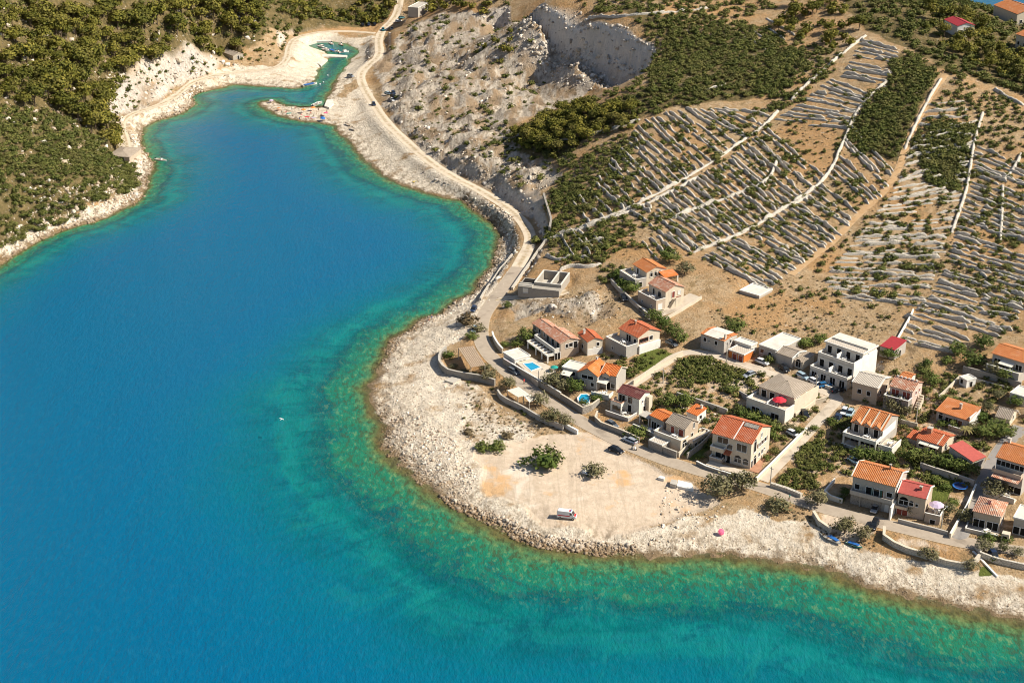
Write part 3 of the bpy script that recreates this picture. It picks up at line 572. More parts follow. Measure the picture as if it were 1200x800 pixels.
    def opening(s, face, pos, z, w, h, kind='window', ext=None, shut=None, pane='glass', frame='frame', arch=False):
        """pos is the metres along the face; a surround proud of the wall, a dark pane set back inside it"""
        (ox, oy), (ax, ay), (nx, ny) = s._frame(face, ext or s.ext); fr = .11
        def q(m, a0, a1, d0, d1, z0, z1):
            P = [(ox+ax*a+nx*d, oy+ay*a+ny*d) for a, d in ((a0, d1), (a1, d1), (a1, d0), (a0, d0))]; m.prism(P, z0, z1)
        m = MB(); a0, a1 = pos-w/2, pos+w/2
        q(m, a0-fr, a0, .0, .09, z-fr, z+h+fr); q(m, a1, a1+fr, .0, .09, z-fr, z+h+fr); q(m, a0, a1, .0, .09, z+h, z+h+fr); q(m, a0-.08, a1+.08, 0, .17, z-fr-.06, z-fr+.004) if kind == 'window' else None
        if w > 1.5: q(m, pos-.05, pos+.05, .0, .07, z, z+h)
        o = m.obj(kind, M[frame], s.root); s.k = getattr(s, 'k', 0)*7 % 31+1; pane = 'curtain' if pane == 'glass' and s.k % 3 == 0 else pane; p = MB(); q(p, a0, a1, .012, .03, z, z+h); p.obj('pane' if kind == 'window' else 'door_leaf', M[pane], o)
        if arch:
            k = MB(); pts = [(ox+ax*(pos+w/2*math.cos(t))+nx*.04, oy+ay*(pos+w/2*math.cos(t))+ny*.04, z+h+.05+w*.42*math.sin(t)) for t in np.linspace(0, math.pi, 9)]; k.poly(pts); k.poly(pts[::-1]); k.obj('arch_pane', M[pane], o)
        if shut:
            for a, b in ((a0-fr-w/2, a0-fr-.02), (a1+fr+.02, a1+fr+w/2)):
                k = MB(); q(k, a, b, .0, .06, z, z+h); k.obj('shutter', M[shut], o)
        return o
    def row(s, face, n, z, w, h, kind='window', ext=None, shut=None, a=None, b=None, **k):
        e = ext or s.ext; L = (e[1]-e[0]) if face in 'FB' else (e[3]-e[2]); a = 0 if a is None else a; b = L if b is None else b
        for i in range(n): s.opening(face, a+(b-a)*(i+.5)/n, z, w, h, kind, e, shut, **k)
    def deck(s, x0, x1, y0, y1, z, wall='white', par=.95, floor='paving', sides='FLR', pm='bright', name='terrace', base=True, cap=True):
        """a terrace storey in front of a wall: block, floor, parapets"""
        o = bx(name, s.root, M[wall], x0, x1, y0, y1, -1.5 if base else z-.22, z); bx('floor', o, M[floor], x0+.2, x1-.2, y0+.2, y1-.01, z+.003, z+.03)
        if x1-x0 > 3.2 and y1-y0 > 2.4 and name in ('terrace', 'patio', 'side_terrace'): PATIOS.append((s.loc((x0+x1)/2+(x1-x0)*.12, (y0+y1)/2-.1, z+.035), name.replace('_', ' '), s.label))
        for c in sides:
            q = {'F': (x0, x1, y0, y0+.2), 'B': (x0, x1, y1-.2, y1), 'L': (x0, x0+.2, y0+.2, y1-.004), 'R': (x1-.2, x1, y0+.2, y1-.004)}[c]
            pp = bx('parapet', s.root, M[wall], *q, z+.004, z+par)
            if cap: bx('coping', pp, M[pm], q[0]-.06, q[1]+.06, q[2]-.06, q[3]+.06, z+par+.002, z+par+.10)
        return o
    def chimney(s, x, y, z0, z1, w=.6, mat='white'):
        c = bx('chimney', s.root, M[mat], x-w/2, x+w/2, y-w/2, y+w/2, z0, z1); bx('chimney_cap', c, M['concrete'], x-w/2-.1, x+w/2+.1, y-w/2-.1, y+w/2+.1, z1+.15, z1+.25)
        for dx in (-1, 1): bx('cap_post', c, M['concrete'], x+dx*(w/2-.1)-.05, x+dx*(w/2-.1)+.05, y-w/2, y+w/2, z1+.002, z1+.148)
    def awning(s, x0, x1, y1, y0, z, drop=.6, mat='canvas'):
        MB().slab([(x0, y0, z-drop), (x1, y0, z-drop), (x1, y1, z), (x0, y1, z)], .05).obj('awning', M[mat], s.root)
    def posts(s, pts, z0, z1, w=.25, mat='white', name='post'):
        for x, y in pts: bx(name, s.root, M[mat], x-w/2, x+w/2, y-w/2, y+w/2, z0, z1)
    def stair(s, x0, x1, y0, y1, n, z0, z1, mat='concrete', along='x'):
        m = MB()
        for i in range(n):
            z = z0+(z1-z0)*(i+1)/n
            if along == 'x': a = x0+(x1-x0)*i/n; b = x0+(x1-x0)*(i+1)/n; m.box(min(a, b), max(a, b)-.003, y0, y1, z0-1, z)
            else: a = y0+(y1-y0)*i/n; b = y0+(y1-y0)*(i+1)/n; m.box(x0, x1, min(a, b), max(a, b)-.003, z0-1, z)
        m.obj('stair', M[mat], s.root)

# ------------------------------------------------------------------ the houses of the village
def houses():
    # big cream house on the coast road
    h = House('large cream house with red tiled roof and arched ground floor windows at the lane corner', (833.5,507), (881.5,520.5), (916.5,502.5), base=(879,550), wall='cream', ov=.3)
    W, D, H = h.W, h.D, h.h; f = H/2
    h.body(rm='t_red', pitch=23)
    x = W*.55
    r = h.roof; t = math.tan(R(23)); zz = lambda y: H+y*t+.24
    MB().slab([(x-.15, -.35, zz(-.35)), (x+.15, -.35, zz(-.35)), (x+.15, D/2, zz(D/2)), (x-.15, D/2, zz(D/2))], .2).obj('parting_wall', M['bright'], r)
    MB().slab([(x+.6, D*.37, zz(D*.37)+.12), (W-.5, D*.37, zz(D*.37)+.12), (W-.5, D*.47, zz(D*.47)+.12), (x+.6, D*.47, zz(D*.47)+.12)], .25).obj('roof_recess_shade', M['darkstone'], r)  # dark slab on top of the tiles paints the shade of an unmodelled recess
    h.opening('F', W*.27, H-2.2, 3.0, 1.7, pane='glass'); h.opening('F', W*.46, H-3.3, 1.5, 1.3); h.opening('F', W*.76, H-3.0, 2.8, 2.0); h.opening('F', W*.25, f-2.9, 3.2, 1.7)
    h.opening('F', W*.43, -.05, 1.2, 2.1, 'door', pane='dark'); h.opening('F', W*.68, .9, 1.9, 1.1, arch=True); h.opening('F', W*.88, .9, 1.5, .9, arch=True)
    h.deck(.1, W*.36, -1.4, 0, f-.5, 'cream', .95, sides='FLR', name='balcony', base=False); h.deck(.1, W*.33, -1.6, 0, .2, 'tan', .9, name='terrace')
    MB().slab([(W*.36, -1.5, f-.7), (W*.52, -1.5, f-.7), (W*.52, 0, f-.1), (W*.36, 0, f-.1)], .12).obj('porch_roof', M['t_red'], h.root)
    h.opening('R', D*.2, H-3.4, 1.4, 3.0, 'window', pane='dark', arch=True); h.row('R', 3, H-3.0, 1.2, 1.1, a=D*.36, b=D*.82, shut='brownwood'); h.opening('R', D*.52, H-.6, .8, 1.1)
    h.opening('R', D*.24, 0, 1.5, 2.0, 'door', pane='dark', arch=True); h.opening('R', D*.08, 0, .9, 1.9, 'door', pane='dark'); h.opening('R', D*.45, 1.3, .8, 1.1); h.opening('R', D*.6, 1.5, .8, 1.1); h.opening('R', D*.73, 2.0, .8, .5)
    p = MB().box(.4, W+.2, -4.2, -1.7, -1, .05).obj('front_terrace', M['paving'], h.root)
    MB().box(W+.05, W+3.4, -1, D, -1.2, .06).obj('side_yard', M['terracotta'], h.root)

    # house with the dark brown roof
    h = House('white house with dark brown tiled roof and a balcony on pillars', (722.5,459), (749.5,468), (768,461), base=(749,487), ov=.3)
    W, D, H = h.W, h.D, h.h; h.body(rm='t_dark', pitch=23); f = H*.47
    h.opening('F', W*.2, f+.1, 1.9, 2.0, 'window', pane='dark'); h.opening('F', W*.58, f+.6, 1., 1.4, pane='glass', frame='brownwood'); h.opening('F', W*.57, .0, 1.1, 2.1, 'door', pane='dark'); h.opening('R', D*.32, f+.9, .6, .6); h.opening('R', D*.5, .3, 1.0, 1.5, pane='dark')
    h.deck(-.6, W*.42, -2.6, 0, f, 'white', .9, sides='FLR', name='balcony', base=False, pm='terracotta'); h.posts([(-.4, -2.4), (W*.4, -2.4)], -1, f-.23, .4); h.deck(-.8, W*.95, -4.6, 0, -.1, 'grey', .8, sides='FR')
    bx('chimney_breast', h.root, M['cream'], W+.002, W+1.1, D*.62, D*.95, -1, H*.9)

    # bright orange gabled house
    h = House('stone house with bright orange tiled roof, two front gables and pale awnings', (703,437), (722.5,441.5), (736,435), base=(722,458), wall='grey', ov=.25, depth=7.0)
    W, D, H = h.W, h.D, h.h
    h.body(rm='t_bright', pitch=26, verge='cream'); e1 = h.ext
    h.opening('F', W*.35, H-1.5, 1.6, 1.1, pane='dark'); h.opening('F', W*.5, 0, 1.2, 2.1, 'door', pane='dark'); h.opening('F', W*.8, .6, 1.2, 1.3)
    h.awning(-.3, W*.62, 0, -2.4, 3.0, .5); h.posts([(-.2, -2.3), (W*.6, -2.3)], -1, 2.45, .18)
    h.body(-6.2, -.05, -2.2, D-1.5, z1=H-.2, roof='gablev', rm='t_bright', pitch=30)
    h.row('F', 1, H-1.6, 3.6, 1., pane='dark'); h.row('F', 2, .8, 1., 1.1, pane='dark')
    h.body(.6, W*.6, -.35, 2.5, z0=H-1., z1=H-.1, roof='gablev', rm='t_bright', pitch=30, ov=.2)
    h.chimney(-3.3, 4.0, H, H+2.4, .5)
    h.body(-12, -6.25, -.5, D-2, z1=H-.9, roof='flat', rm='flat', wall='grey', ov=.15); h.opening('F', 2.8, H-2.6, 2.6, 1.2, pane='dark')
    h.awning(-11.4, -8.4, -.5, -3.2, 3.2, .5); h.posts([(-11.3, -3.1), (-8.5, -3.1)], -1, 2.7, .15)
    h.deck(-.3, W+.5, -5.5, -2.6, .1, 'white', .7, sides='FR', name='patio')

    # villa above the pool
    h = House('long stone villa with two stepped red roofs above the swimming pool', (637.5,389.5), (656.5,403), (685.5,401), base=(656.5,421), wall='tan', ov=.3)
    W, D, H = h.W, h.D, h.h; f = H*.5
    h.body(rm='t_faded', pitch=19, verge=None)
    h.row('F', 3, f+.15, 1.5, 2.0, 'window', pane='glass'); h.row('F', 3, .0, 1.6, 2.0, 'window', pane='glass'); h.opening('R', D*.33, f+.6, .8, 1.2, pane='dark'); h.opening('R', D*.55, f+.7, 1.2, 1.2, pane='dark'); h.opening('R', D*.8, f+.1, 1.3, 2., 'door', pane='dark')
    h.body(-8.6, -.05, .6, D-.8, z1=H-.35, roof='gable', rm='t_faded', pitch=19); h.row('F', 3, f+.5, 1., 1.3); h.row('F', 3, .6, 1., 1.3)
    h.deck(-3.2, W-.2, -1.9, 0, f-.1, 'white', 1., sides='FLR', name='balcony', base=False)
    h.deck(-3.2, W, -4.4, -2.0, f-.75, 'bright', .2, sides='FL', name='pergola_terrace', base=False, cap=False)
    for i in range(7): bx('pergola_beam', h.root, M['bright'], -3.0+i*(W+2.6)/6-.12, -3.0+i*(W+2.6)/6+.12, -4.6, -2.1, f-.54, f-.3)
    h.posts([(-3, -4.2), (W*.2, -4.2), (W*.6, -4.2), (W-.2, -4.2)], -1, f-.98, .35, 'bright'); h.opening('R', -1.0, 0, 1.8, 2.1, 'door', ext=(0, W, 0, D), pane='dark')

    h = House('small red roofed wing with white ground floor behind the stone villa', (676.5,390), (688,401), (706,396.5), base=(688.5,417), wall='cream', ov=.25)
    W, D, H = h.W, h.D, h.h; h.body(rm='t_red', pitch=22); h.opening('R', D*.7, H*.6, .8, 1.1, pane='dark'); h.opening('R', D*.5, .3, .9, 2.0, 'door', pane='frame'); h.chimney(W*.3, D*.2, H, H+1.6, .6); bx('plinth', h.root, M['bright'], W+.002, W+.14, -.002, D, -1, H*.45); h.opening('F', W*.5, 1, 1, 1.2)

    # pool building
    h = House('white flat roofed pool house behind the road wall', (589,413.5), (603,422.5), (622.5,417.5), hw=2.7, ov=.2, lev=True, wall='bright'); h.body(roof='flat', rm='flat'); h.opening('R', h.D*.5, .2, 2.5, 1.9, 'door', pane='dark')

    # house with lawn
    h = House('cream house with orange red roof and a walled terrace above a green lawn', (724.5,384.5), (747.5,396), (777,388), base=(748,415.5), wall='cream', ov=.35)
    W, D, H = h.W, h.D, h.h; f = 2.6; h.body(rm='t_red', pitch=21)
    h.opening('F', W*.5, f+.1, 2.0, 2.0, 'window', pane='dark'); h.opening('F', W*.85, f+.5, 1., 1.2); h.opening('R', D*.27, f+.7, 3.2, 1.1, pane='dark', frame='redwood'); h.opening('R', D*.6, f+.7, 1.2, 1.2); h.opening('R', D*.9, .3, .8, 1.6, 'door', pane='dark')
    h.deck(-1.2, W+.0, -4.4, 0, f, 'grey', .8); bx('plinth', h.root, M['bright'], W+.003, W+.5, .3, D, -1, f-.1); h.chimney(W*.35, D*.42, H+.8, H+2.4, .5, 'terracotta')
    h.opening('F', W*.4, .6, .7, .7, ext=(-1.2, W, -4.4, 0)); 

    h = House('pale stone house with faded red roof and outside stair beside the concrete driveway', (759,332), (780,342.5), (805,337), base=(780,362), wall='cream', ov=.3)
    W, D, H = h.W, h.D, h.h; f = 2.7; h.body(rm='t_faded', pitch=22); h.opening('F', W*.3, f+.1, 1.0, 1.9, 'door', pane='glass'); h.opening('F', W*.65, f+.1, 1.4, 1.9, 'door', pane='glass'); h.opening('R', D*.42, f+.3, 1.0, 1.9, 'door', pane='redwood'); h.opening('R', D*.75, f+1., 1., 1., pane='frame')
    h.deck(-.8, W+.02, -3.6, 0, f, 'tan', .75, sides='FLR'); h.row('F', 2, .7, .6, .5, ext=(-.8, W, -3.6, 0)); h.opening('R', 1.6, 0, 1.4, 2., 'door', ext=(0, W, -3.6, 0), pane='frame')
    h.stair(W+.05, W+1.3, D*.15, D*.4, 8, 0, f-.2, 'cream', 'y'); h.deck(W+.05, W+1.4, D*.4, D*.68, f-.1, 'cream', .8, sides='R', pm='redwood', name='landing')
    h = House('cream house with orange tiled roof standing highest behind the driveway house', (741,309.5), (757.5,319.5), (785,316.5), base=(758,336), wall='cream', ov=.3)
    W, D, H = h.W, h.D, h.h; f = 2.4; h.body(rm='t_orange', pitch=20); h.opening('F', W*.35, f+.1, .9, 1.8, 'door', shut='frame', pane='dark'); h.row('R', 3, f+.6, .9, 1.2, pane='dark', a=1, b=D*.8, arch=True)
    h.deck(-1.5, W+.02, -4.2, 0, f, 'grey', .6); h.opening('R', 2., .3, 1.1, 1.6, 'door', ext=(0, W, -4.2, 0), pane='dark')
    MB().slab([(W+.1, D*.62, H-.6), (W+3.6, D*.62, H-1.3), (W+3.6, D+2.5, H-1.3), (W+.1, D+2.5, H-.6)], .2).obj('porch_roof', M['t_bright'], h.root); h.posts([(W+3.4, D*.65), (W+3.4, D+2.3)], -1, H-1.55, .4)

    # pair of low houses east of the brown roof
    h = House('low annex with bright red orange roof between brown roofed and grey roofed houses', (761,486.5), (778,494), (796,487), base=(778,508), wall='grey', ov=.25)
    W, D, H = h.W, h.D, h.h; h.body(rm='t_bright', pitch=17); h.opening('F', W*.28, .1, 1.6, 2.1, 'door', pane='dark'); h.opening('F', W*.72, .1, 1.8, 1.9, 'door', pane='dark'); h.deck(-3.5, W, -3.2, 0, -.0, 'grey', .8, sides='F', name='patio'); MB().slab([(-3.8, -.5, 2.6), (-.2, -.5, 2.6), (-.2, 2.5, 2.8), (-3.8, 2.5, 2.8)], .18).obj('carport_roof', M['concrete'], h.root); h.posts([(-3.6, -.3), (-.4, -.3)], -1, 2.4, .25)
    h = House('tan house with grey brown roof, red shutters and white terrace parapet', (779.5,495), (803,503.8), (823.5,495), base=(803,522), wall='tan', ov=.25)
    W, D, H = h.W, h.D, h.h; f = 2.2; h.body(rm='t_grey', pitch=27); h.opening('F', W*.35, f+.1, 1.1, 1.9, 'door', pane='redwood'); h.opening('F', W*.8, f+.1, 1.5, 1.9, 'door', pane='redwood'); h.opening('R', D*.65, f+1.4, .6, 1.5); h.opening('R', D*.55, .8, .9, 1.5, pane='dark')
    h.deck(-1.6, W+1.2, -3.4, 0, f, 'cream', .8); h.opening('R', 1.7, 0, 1.8, 1.8, 'door', ext=(0, W+1.2, -3.4, 0), pane='dark', arch=True)
    h.deck(W+.02, W+2.6, .0, D+2, f-.9, 'cream', .7, sides='RB', name='side_terrace'); h.row('R', 2, -.2, .8, 1.2, ext=(0, W+2.6, 0, D), pane='dark')
    h = House('little stone shed with flat beige roof at the roadside', (760,516.5), (776,523), (784,516.5), hw=2.2, ov=.15, wall='darkstone', name='shed', cat='shed'); h.body(roof='flat', rm='t_beige')
    h = House('white cube annex with small bright orange roof behind the grey roofed house', (804,482), (817,487.5), (826.8,481), base=(817,498), wall='bright', ov=.2)
    W, D, H = h.W, h.D, h.h; h.body(rm='t_bright', roof='mono', pitch=12); h.opening('R', D*.4, H-1.4, .9, 1.0, pane='dark'); h.chimney(W*.7, D*.8, H, H+1.6, .5)
    h.deck(-2.0, W+2.4, -3.0, 0, H-3.4, 'cream', .7, sides='FR')

    # row behind the lane
    h = House('grey house with white flat roof and orange tiled roof ends beside the lane', (820.5,391), (849,400.3), (867,392.5), base=(849,416.5), wall='grey', ov=.2)
    W, D, H = h.W, h.D, h.h; h.body(rm='t_orange', pitch=8); t = math.tan(R(8))
    for a, b in ((0, D/2), (D/2, D)): MB().slab([(W*.13, a-.25 if a == 0 else a, H+.3+(0 if a == 0 else D/2*t)), (W*.84, a-.25 if a == 0 else a, H+.3+(0 if a == 0 else D/2*t)), (W*.84, b+(.25 if a else 0), H+.3+(D/2*t if a == 0 else 0)), (W*.13, b+(.25 if a else 0), H+.3+(D/2*t if a == 0 else 0))], .1).obj('roof_screed', M['flat'], h.roof)
    h.opening('F', W*.18, H-1.9, 1., 1.1, pane='dark'); h.opening('F', W*.36, H-1.7, .5, .6, pane='dark'); h.opening('F', W*.66, H-1.9, 1., 1.1, pane='dark'); h.opening('R', D*.5, H-1.6, .8, 1.1, pane='dark')
    h.chimney(W*.95, 1.0, H, H+1.5, .5)
    h = House('low orange walled annex with grey flat roof joined to the flat roofed house', (853,410.5), (872,417), (882,409.5), base=(871,425.5), wall='orangewall', ov=.2)
    W, D, H = h.W, h.D, h.h; h.body(rm='t_beige', roof='flat'); h.row('F', 2, 0, 1.5, 1.9, 'door', pane='redwood', a=W*.2); h.body(-1.5, W*.8, D+.05, D+3, z1=H+.8, roof='flat', rm='flat', wall='white')
    h = House('grey house with white flat roof and lower brown gabled end, dark car in front', (889,404.5), (910.5,412), (925,391), base=(910.5,424.5), wall='grey', ov=.15, depth=12)
    W, D, H = h.W, h.D, h.h; h.body(rm='flat', roof='flat'); h.opening('F', W*.18, H-2.0, 1.2, 1.2, pane='brownwood'); h.opening('F', W*.62, H-2.2, 1., 1.2, pane='dark')
    h.body(W+.05, W+5.5, -.3, D*.55, z1=H-.3, roof='gable', rm='t_grey', pitch=14, verge='bright'); h.opening('R', D*.2, H*.35, 1.3, 1.6, pane='dark', arch=True)
    h.body(W+5.6, W+8.5, .8, D*.55, z1=H-1.2, roof='mono', rm='t_grey', pitch=8, wall='cream'); h.opening('F', 1.4, .4, 1.6, 1.7, pane='dark', arch=True)

    # hip roofed house with red parasol
    h = House('house with hipped grey brown roof and a white walled terrace with a red parasol', (888,452.5), (931,467), (956,453.5), base=(925.5,489), wall='tan', ov=.3, depth=11)
    W, D, H = h.W, h.D, h.h; f = H-2.7; h.body(rm='t_grey', roof='hip', pitch=15); h.row('F', 3, f+.1, 1.5, 2.0, 'door', pane='dark', a=.3, b=W*.75); h.opening('R', D*.2, H-1.5, 2.0, 1.0); h.opening('R', D*.6, H-1.2, .7, .6)
    h.row('R', 3, .8, .9, 1.2, a=-3.5, b=D*.5, pane='dark')
    h.deck(-.9, W+.3, -4.6, 0, f, 'white', .75); bx('divider', h.root, M['bright'], W*.47, W*.47+.25, -4.3, -.1, f+.04, f+1.3); h.row('F', 2, .3, 2.4, 1.5, 'door', ext=(-.9, W+.3, -4.6, 0), pane='dark')
    bx('wing_wall', h.root, M['cream'], W+.02, W+.3, 0, D+2, -1, H-.7)
    global UMB; UMB = h.loc(W*.70, -1.9, f+.03)

    # white stepped apartment block
    h = House('large white apartment house stepping back in three terraced storeys', (949.5,427.5), (993,442.5), (1016,427), base=(991,456), wall='white', ov=.0, depth=14.5, name='apartment_house')
    W, D, H = h.W, h.D, h.h; H0 = 2.5; h.h = H0
    h.body(roof=None, z1=H0); h.row('F', 4, .0, 1.6, 2.1, 'door', pane='dark'); h.opening('R', 2, 1, 1, 1)
    h.deck(0, W, 0, 3.6, H0+.002, 'white', .9, name='terrace', base=False)
    h.body(0, W, 3.6, D, z0=H0-.2, z1=H0+3.0, roof=None); h.row('F', 4, H0+.05, 1.4, 2.1, 'door', pane='dark'); h.opening('R', 2.5, H0+.5, .9, 2.0, 'window', pane='brownwood'); h.opening('R', 5.5, H0+1.2, .8, .9)
    h.deck(0, W, 3.6, 7.2, H0+3.002, 'white', .9, base=False); h.body(0, W, 7.2, D, z0=H0+2.8, z1=H0+5.8, roof='flat', rm='t_beige', ov=.35); h.row('F', 4, H0+3.05, 1.3, 2.1, 'door', pane='dark'); h.opening('R', 3, H0+4.2, .8, .9)
    bx('roof_step', h.roof, M['flat'], .3, W-.3, 10.2, D-.2, H0+6.0, H0+6.5)
    for y0, y1, z in ((.1, 3.6, H0), (3.7, 7.2, H0+3)): bx('party_wall', h.root, M['bright'], W*.48, W*.48+.3, y0, y1, z, z+2.0)
    bx('side_wall', h.root, M['bright'], W+.003, W+.3, 2.5, D, -1, H0+4.8); h.deck(-2, W-.5, -3, 0, .0, 'white', .7, sides='F', name='patio')

    h = House('tan house with pale beige sheet roof next to the white apartment house', (998.5,447.5), (1029,455.5), (1048,441), base=(1027.5,475.5), wall='tan', ov=.2, depth=9)
    W, D, H = h.W, h.D, h.h; h.body(rm='t_beige', pitch=17, verge='bright'); h.row('F', 2, H*.45, 1.1, 1.2, pane='dark', a=W*.1, b=W*.85); h.row('R', 2, H*.45, 1., 1.3, pane='dark')
    h = House('house with weathered red roof, red brown shutters and terrace above a grey wall', (1042,452), (1070,459.5), (1083,449.5), base=(1066,483), wall='pink', ov=.25, depth=7.5)
    W, D, H = h.W, h.D, h.h; f = H-2.6; h.body(rm='t_faded', pitch=22); h.row('F', 2, f+.1, 2.0, 1.9, 'door', pane='redwood'); h.row('R', 2, H-1.9, .8, 1., a=1.5, b=D*.9, pane='redwood')
    h.deck(-.6, W+.1, -2.6, 0, f, 'darkstone', .75, wall_=0) if False else h.deck(-.6, W+.1, -2.6, 0, f, 'darkstone', .75); h.opening('R', 1.4, -.2, 1., 1.8, 'door', ext=(0, W+.1, -2.6, 0), pane='dark'); h.stair(W+.4, W+1.6, 0, D*.7, 9, -1, f, 'cream', 'y')
    for i in range(6): bx('ridge_stone', h.root, M['bright'], W*(.05+.17*i), W*(.05+.17*i)+.5, D/2-.2, D/2+.2, H+D/2*math.tan(R(22))+.1, H+D/2*math.tan(R(22))+.5)
    h = House('tiny shed with orange red roof behind the weathered red roofed house', (1054,441), (1067,444.5), (1072,439), hw=2.2, wall='white', ov=.15, name='shed', cat='shed', depth=4); h.body(rm='t_orange', pitch=15)

    # saw-tooth orange roof
    h = House('holiday house with a row of orange dormer gables and a long white terrace balcony', (996.5,494), (1034,505), (1052,488), base=(1030.5,527.5), wall='grey', ov=.3, depth=11.0)
    W, D, H = h.W, h.D, h.h; f = H-2.5; h.body(rm='t_orange', pitch=24, verge=None)
    for i in range(3):
        a = W*(.08+.33*i); h.body(a, a+W*.19, -.15, D*.45, z0=f, z1=H+.35, roof='gablev', rm='t_orange', pitch=33, ov=.22); h.opening('F', W*.095, f+.1, 1.2, 2.2, 'door', pane='dark')
        MB().slab([(a+W*.19+.15, -.4, H+.35), (a+W*.19+.45, -.4, H+.35), (a+W*.19+.45, D*.5, H+.3+D*.5*.445), (a+W*.19+.15, D*.5, H+.3+D*.5*.445)], .3).obj('verge', M['cream'], h.roof)
    h.deck(-.6, W+.3, -3.8, 0, f, 'white', .8, base=False); h.posts([(-.3, -3.6), (W*.5, -3.6), (W+.1, -3.6)], -1, f-.23, .45); h.row('F', 3, .2, 2.6, 1.7, 'window', ext=(0, W, 0, D), pane='dark'); h.deck(-.6, W+.3, -4.2, -.02, .1, 'grey', .7, sides='F', name='patio')
    h.deck(W+.35, W+4.2, -2.4, 3.5, 1.9, 'white', .8, sides='FR', name='side_terrace'); h.opening('F', 1.8, -.3, 2.4, 1.7, 'door', ext=(W+.35, W+4.2, -2.4, 3.5), pane='dark')
    bx('side_wall', h.root, M['bright'], W+.303, W+.34, 0, D*.8, f, H-.2)

    h = House('low house with pale orange roof and a chimney among garden trees', (1096,481), (1136,493.5), (1147,484), base=(1134,505), wall='grey', ov=.3, depth=7)
    W, D, H = h.W, h.D, h.h; h.body(rm='t_orange', roof='mono', pitch=11, verge=None); h.opening('F', W*.14, .9, 1.2, 1.2, pane='dark', arch=True); h.opening('F', W*.4, .0, 2.0, 2.0, 'door', pane='dark'); h.opening('F', W*.68, .0, 2.4, 2.1, 'door', pane='brownwood'); h.opening('R', D*.6, H-.9, 1.2, 1.1, pane='dark', arch=True)
    bx('gable_wall', h.root, M['bright'], W+.003, W+.25, 0, D, -1, H+1.0); h.chimney(W*.55, D*.55, H, H+2.1, .6, 'tan'); h.deck(W*.5, W*.95, -2.2, 0, .3, 'tan', .6)
    h = House('house with vivid red tiled roof, big chimney and white awnings beside the alley trees', (1073,513), (1105,523), (1122.5,510.5), base=(1104,534), wall='cream', ov=.3, depth=8)
    W, D, H = h.W, h.D, h.h; h.body(rm='t_red', pitch=17, verge=None); h.opening('F', W*.65, .0, 1.6, 1.9, 'door', pane='dark'); h.opening('F', W*.2, .6, 1.4, 1.3); h.awning(W*.15, W*.52, 0, -1.5, H-.2, .35, 'bright' if False else 'canvas'); h.awning(W*.55, W*.92, 0, -1.5, H-.2, .35); h.chimney(W*.28, D*.42, H, H+2.2, 1.2, 'terracotta'); h.opening('R', D*.3, .9, 1., 1.3, pane='dark', arch=True)
    t = math.tan(R(17)); MB().slab([(W*.8, -.32, H-.05+.25), (W*.8+.3, -.32, H-.05+.25), (W*.8+.3, D/2, H+D/2*t+.3), (W*.8, D/2, H+D/2*t+.3)], .2).obj('verge', M['cream'], h.roof)
    h.body(-3.0, -.05, 1., D*.6, z1=H-1.2, roof='mono', rm='t_red', pitch=9, wall='grey')
    h = House('shed with slanting dull red sheet roof under the garden trees', (1140,541.5), (1156,535), (1165,526.5), hw=3, wall='grey', ov=.2, depth=8.0, name='shed', cat='shed', lev=True); h.body(rm='t_pinkred', roof='mono', pitch=8)
    h = House('two storey house with orange tiled roof at the right edge of the photo', (1166.5,535), (1202,545.5), (1216,532), base=(1200,582), wall='grey', ov=.35, depth=10)
    W, D, H = h.W, h.D, h.h; f = H-2.5; h.body(rm='t_orange', pitch=22); h.row('F', 3, f+.5, 2.2, 1.3, pane='dark'); h.row('F', 2, .2, 3.4, 1.7, 'window', pane='dark'); h.deck(-.4, W, -1.6, 0, f-.9, 'tan', .9, base=False, name='balcony', cap=False); MB().slab([(.2, -3.4, f-1.4), (W, -3.4, f-1.4), (W, 0, f-1.0), (.2, 0, f-1.0)], .12).obj('porch_roof', M['t_faded'], h.root); h.deck(-.8, W, -4.2, 0, -.2, 'white', 1., sides='FL', name='patio')
    h.chimney(.8, D*.55, H+1, H+3., .7)

    # row on the coast road
    h = House('long house with bright orange tiled roof and stone ground floor on the coast road', (998,557.5), (1050.5,571), (1066,553.5), base=(1046.5,603), wall='grey', ov=.3, depth=9.5)
    W, D, H = h.W, h.D, h.h; f = H*.48; h.body(rm='t_orange', pitch=22, verge='bright'); bx('stone_storey', h.root, M['darkstone'], -.1, W*.72, -.14, -.002, -1, f-.35)
    h.opening('F', W*.12, f+.7, 1.2, 1.3, pane='dark'); h.opening('F', W*.4, f+.1, 1.5, 1.9, 'door', pane='dark'); h.opening('F', W*.58, f+.1, 1.3, 1.9, 'door', pane='glass', shut='greenwood'); h.opening('F', W*.7, f+.1, .9, 1.9, 'door', pane='brownwood'); h.opening('F', W*.88, f+.7, 1.3, 1.2, pane='dark')
    h.deck(0, W, -1.5, 0, f-.15, 'grey', .85, base=False, name='balcony', cap=False); h.opening('F', W*.85, .1, .8, 1.9, 'door', pane='frame'); h.chimney(W*.72, D*.5, H+1, H+3.0, .4, 'terracotta')
    bx('end_wall', h.root, M['bright'], W+.003, W+.4, -3.0, D, -1, H*.45)
    h = House('narrower house with pinkish red roof joined to the right of the long orange roofed house', (1051.5,577), (1086,585), (1097,571), base=(1083,610), wall='tan', ov=.25, depth=7.5)
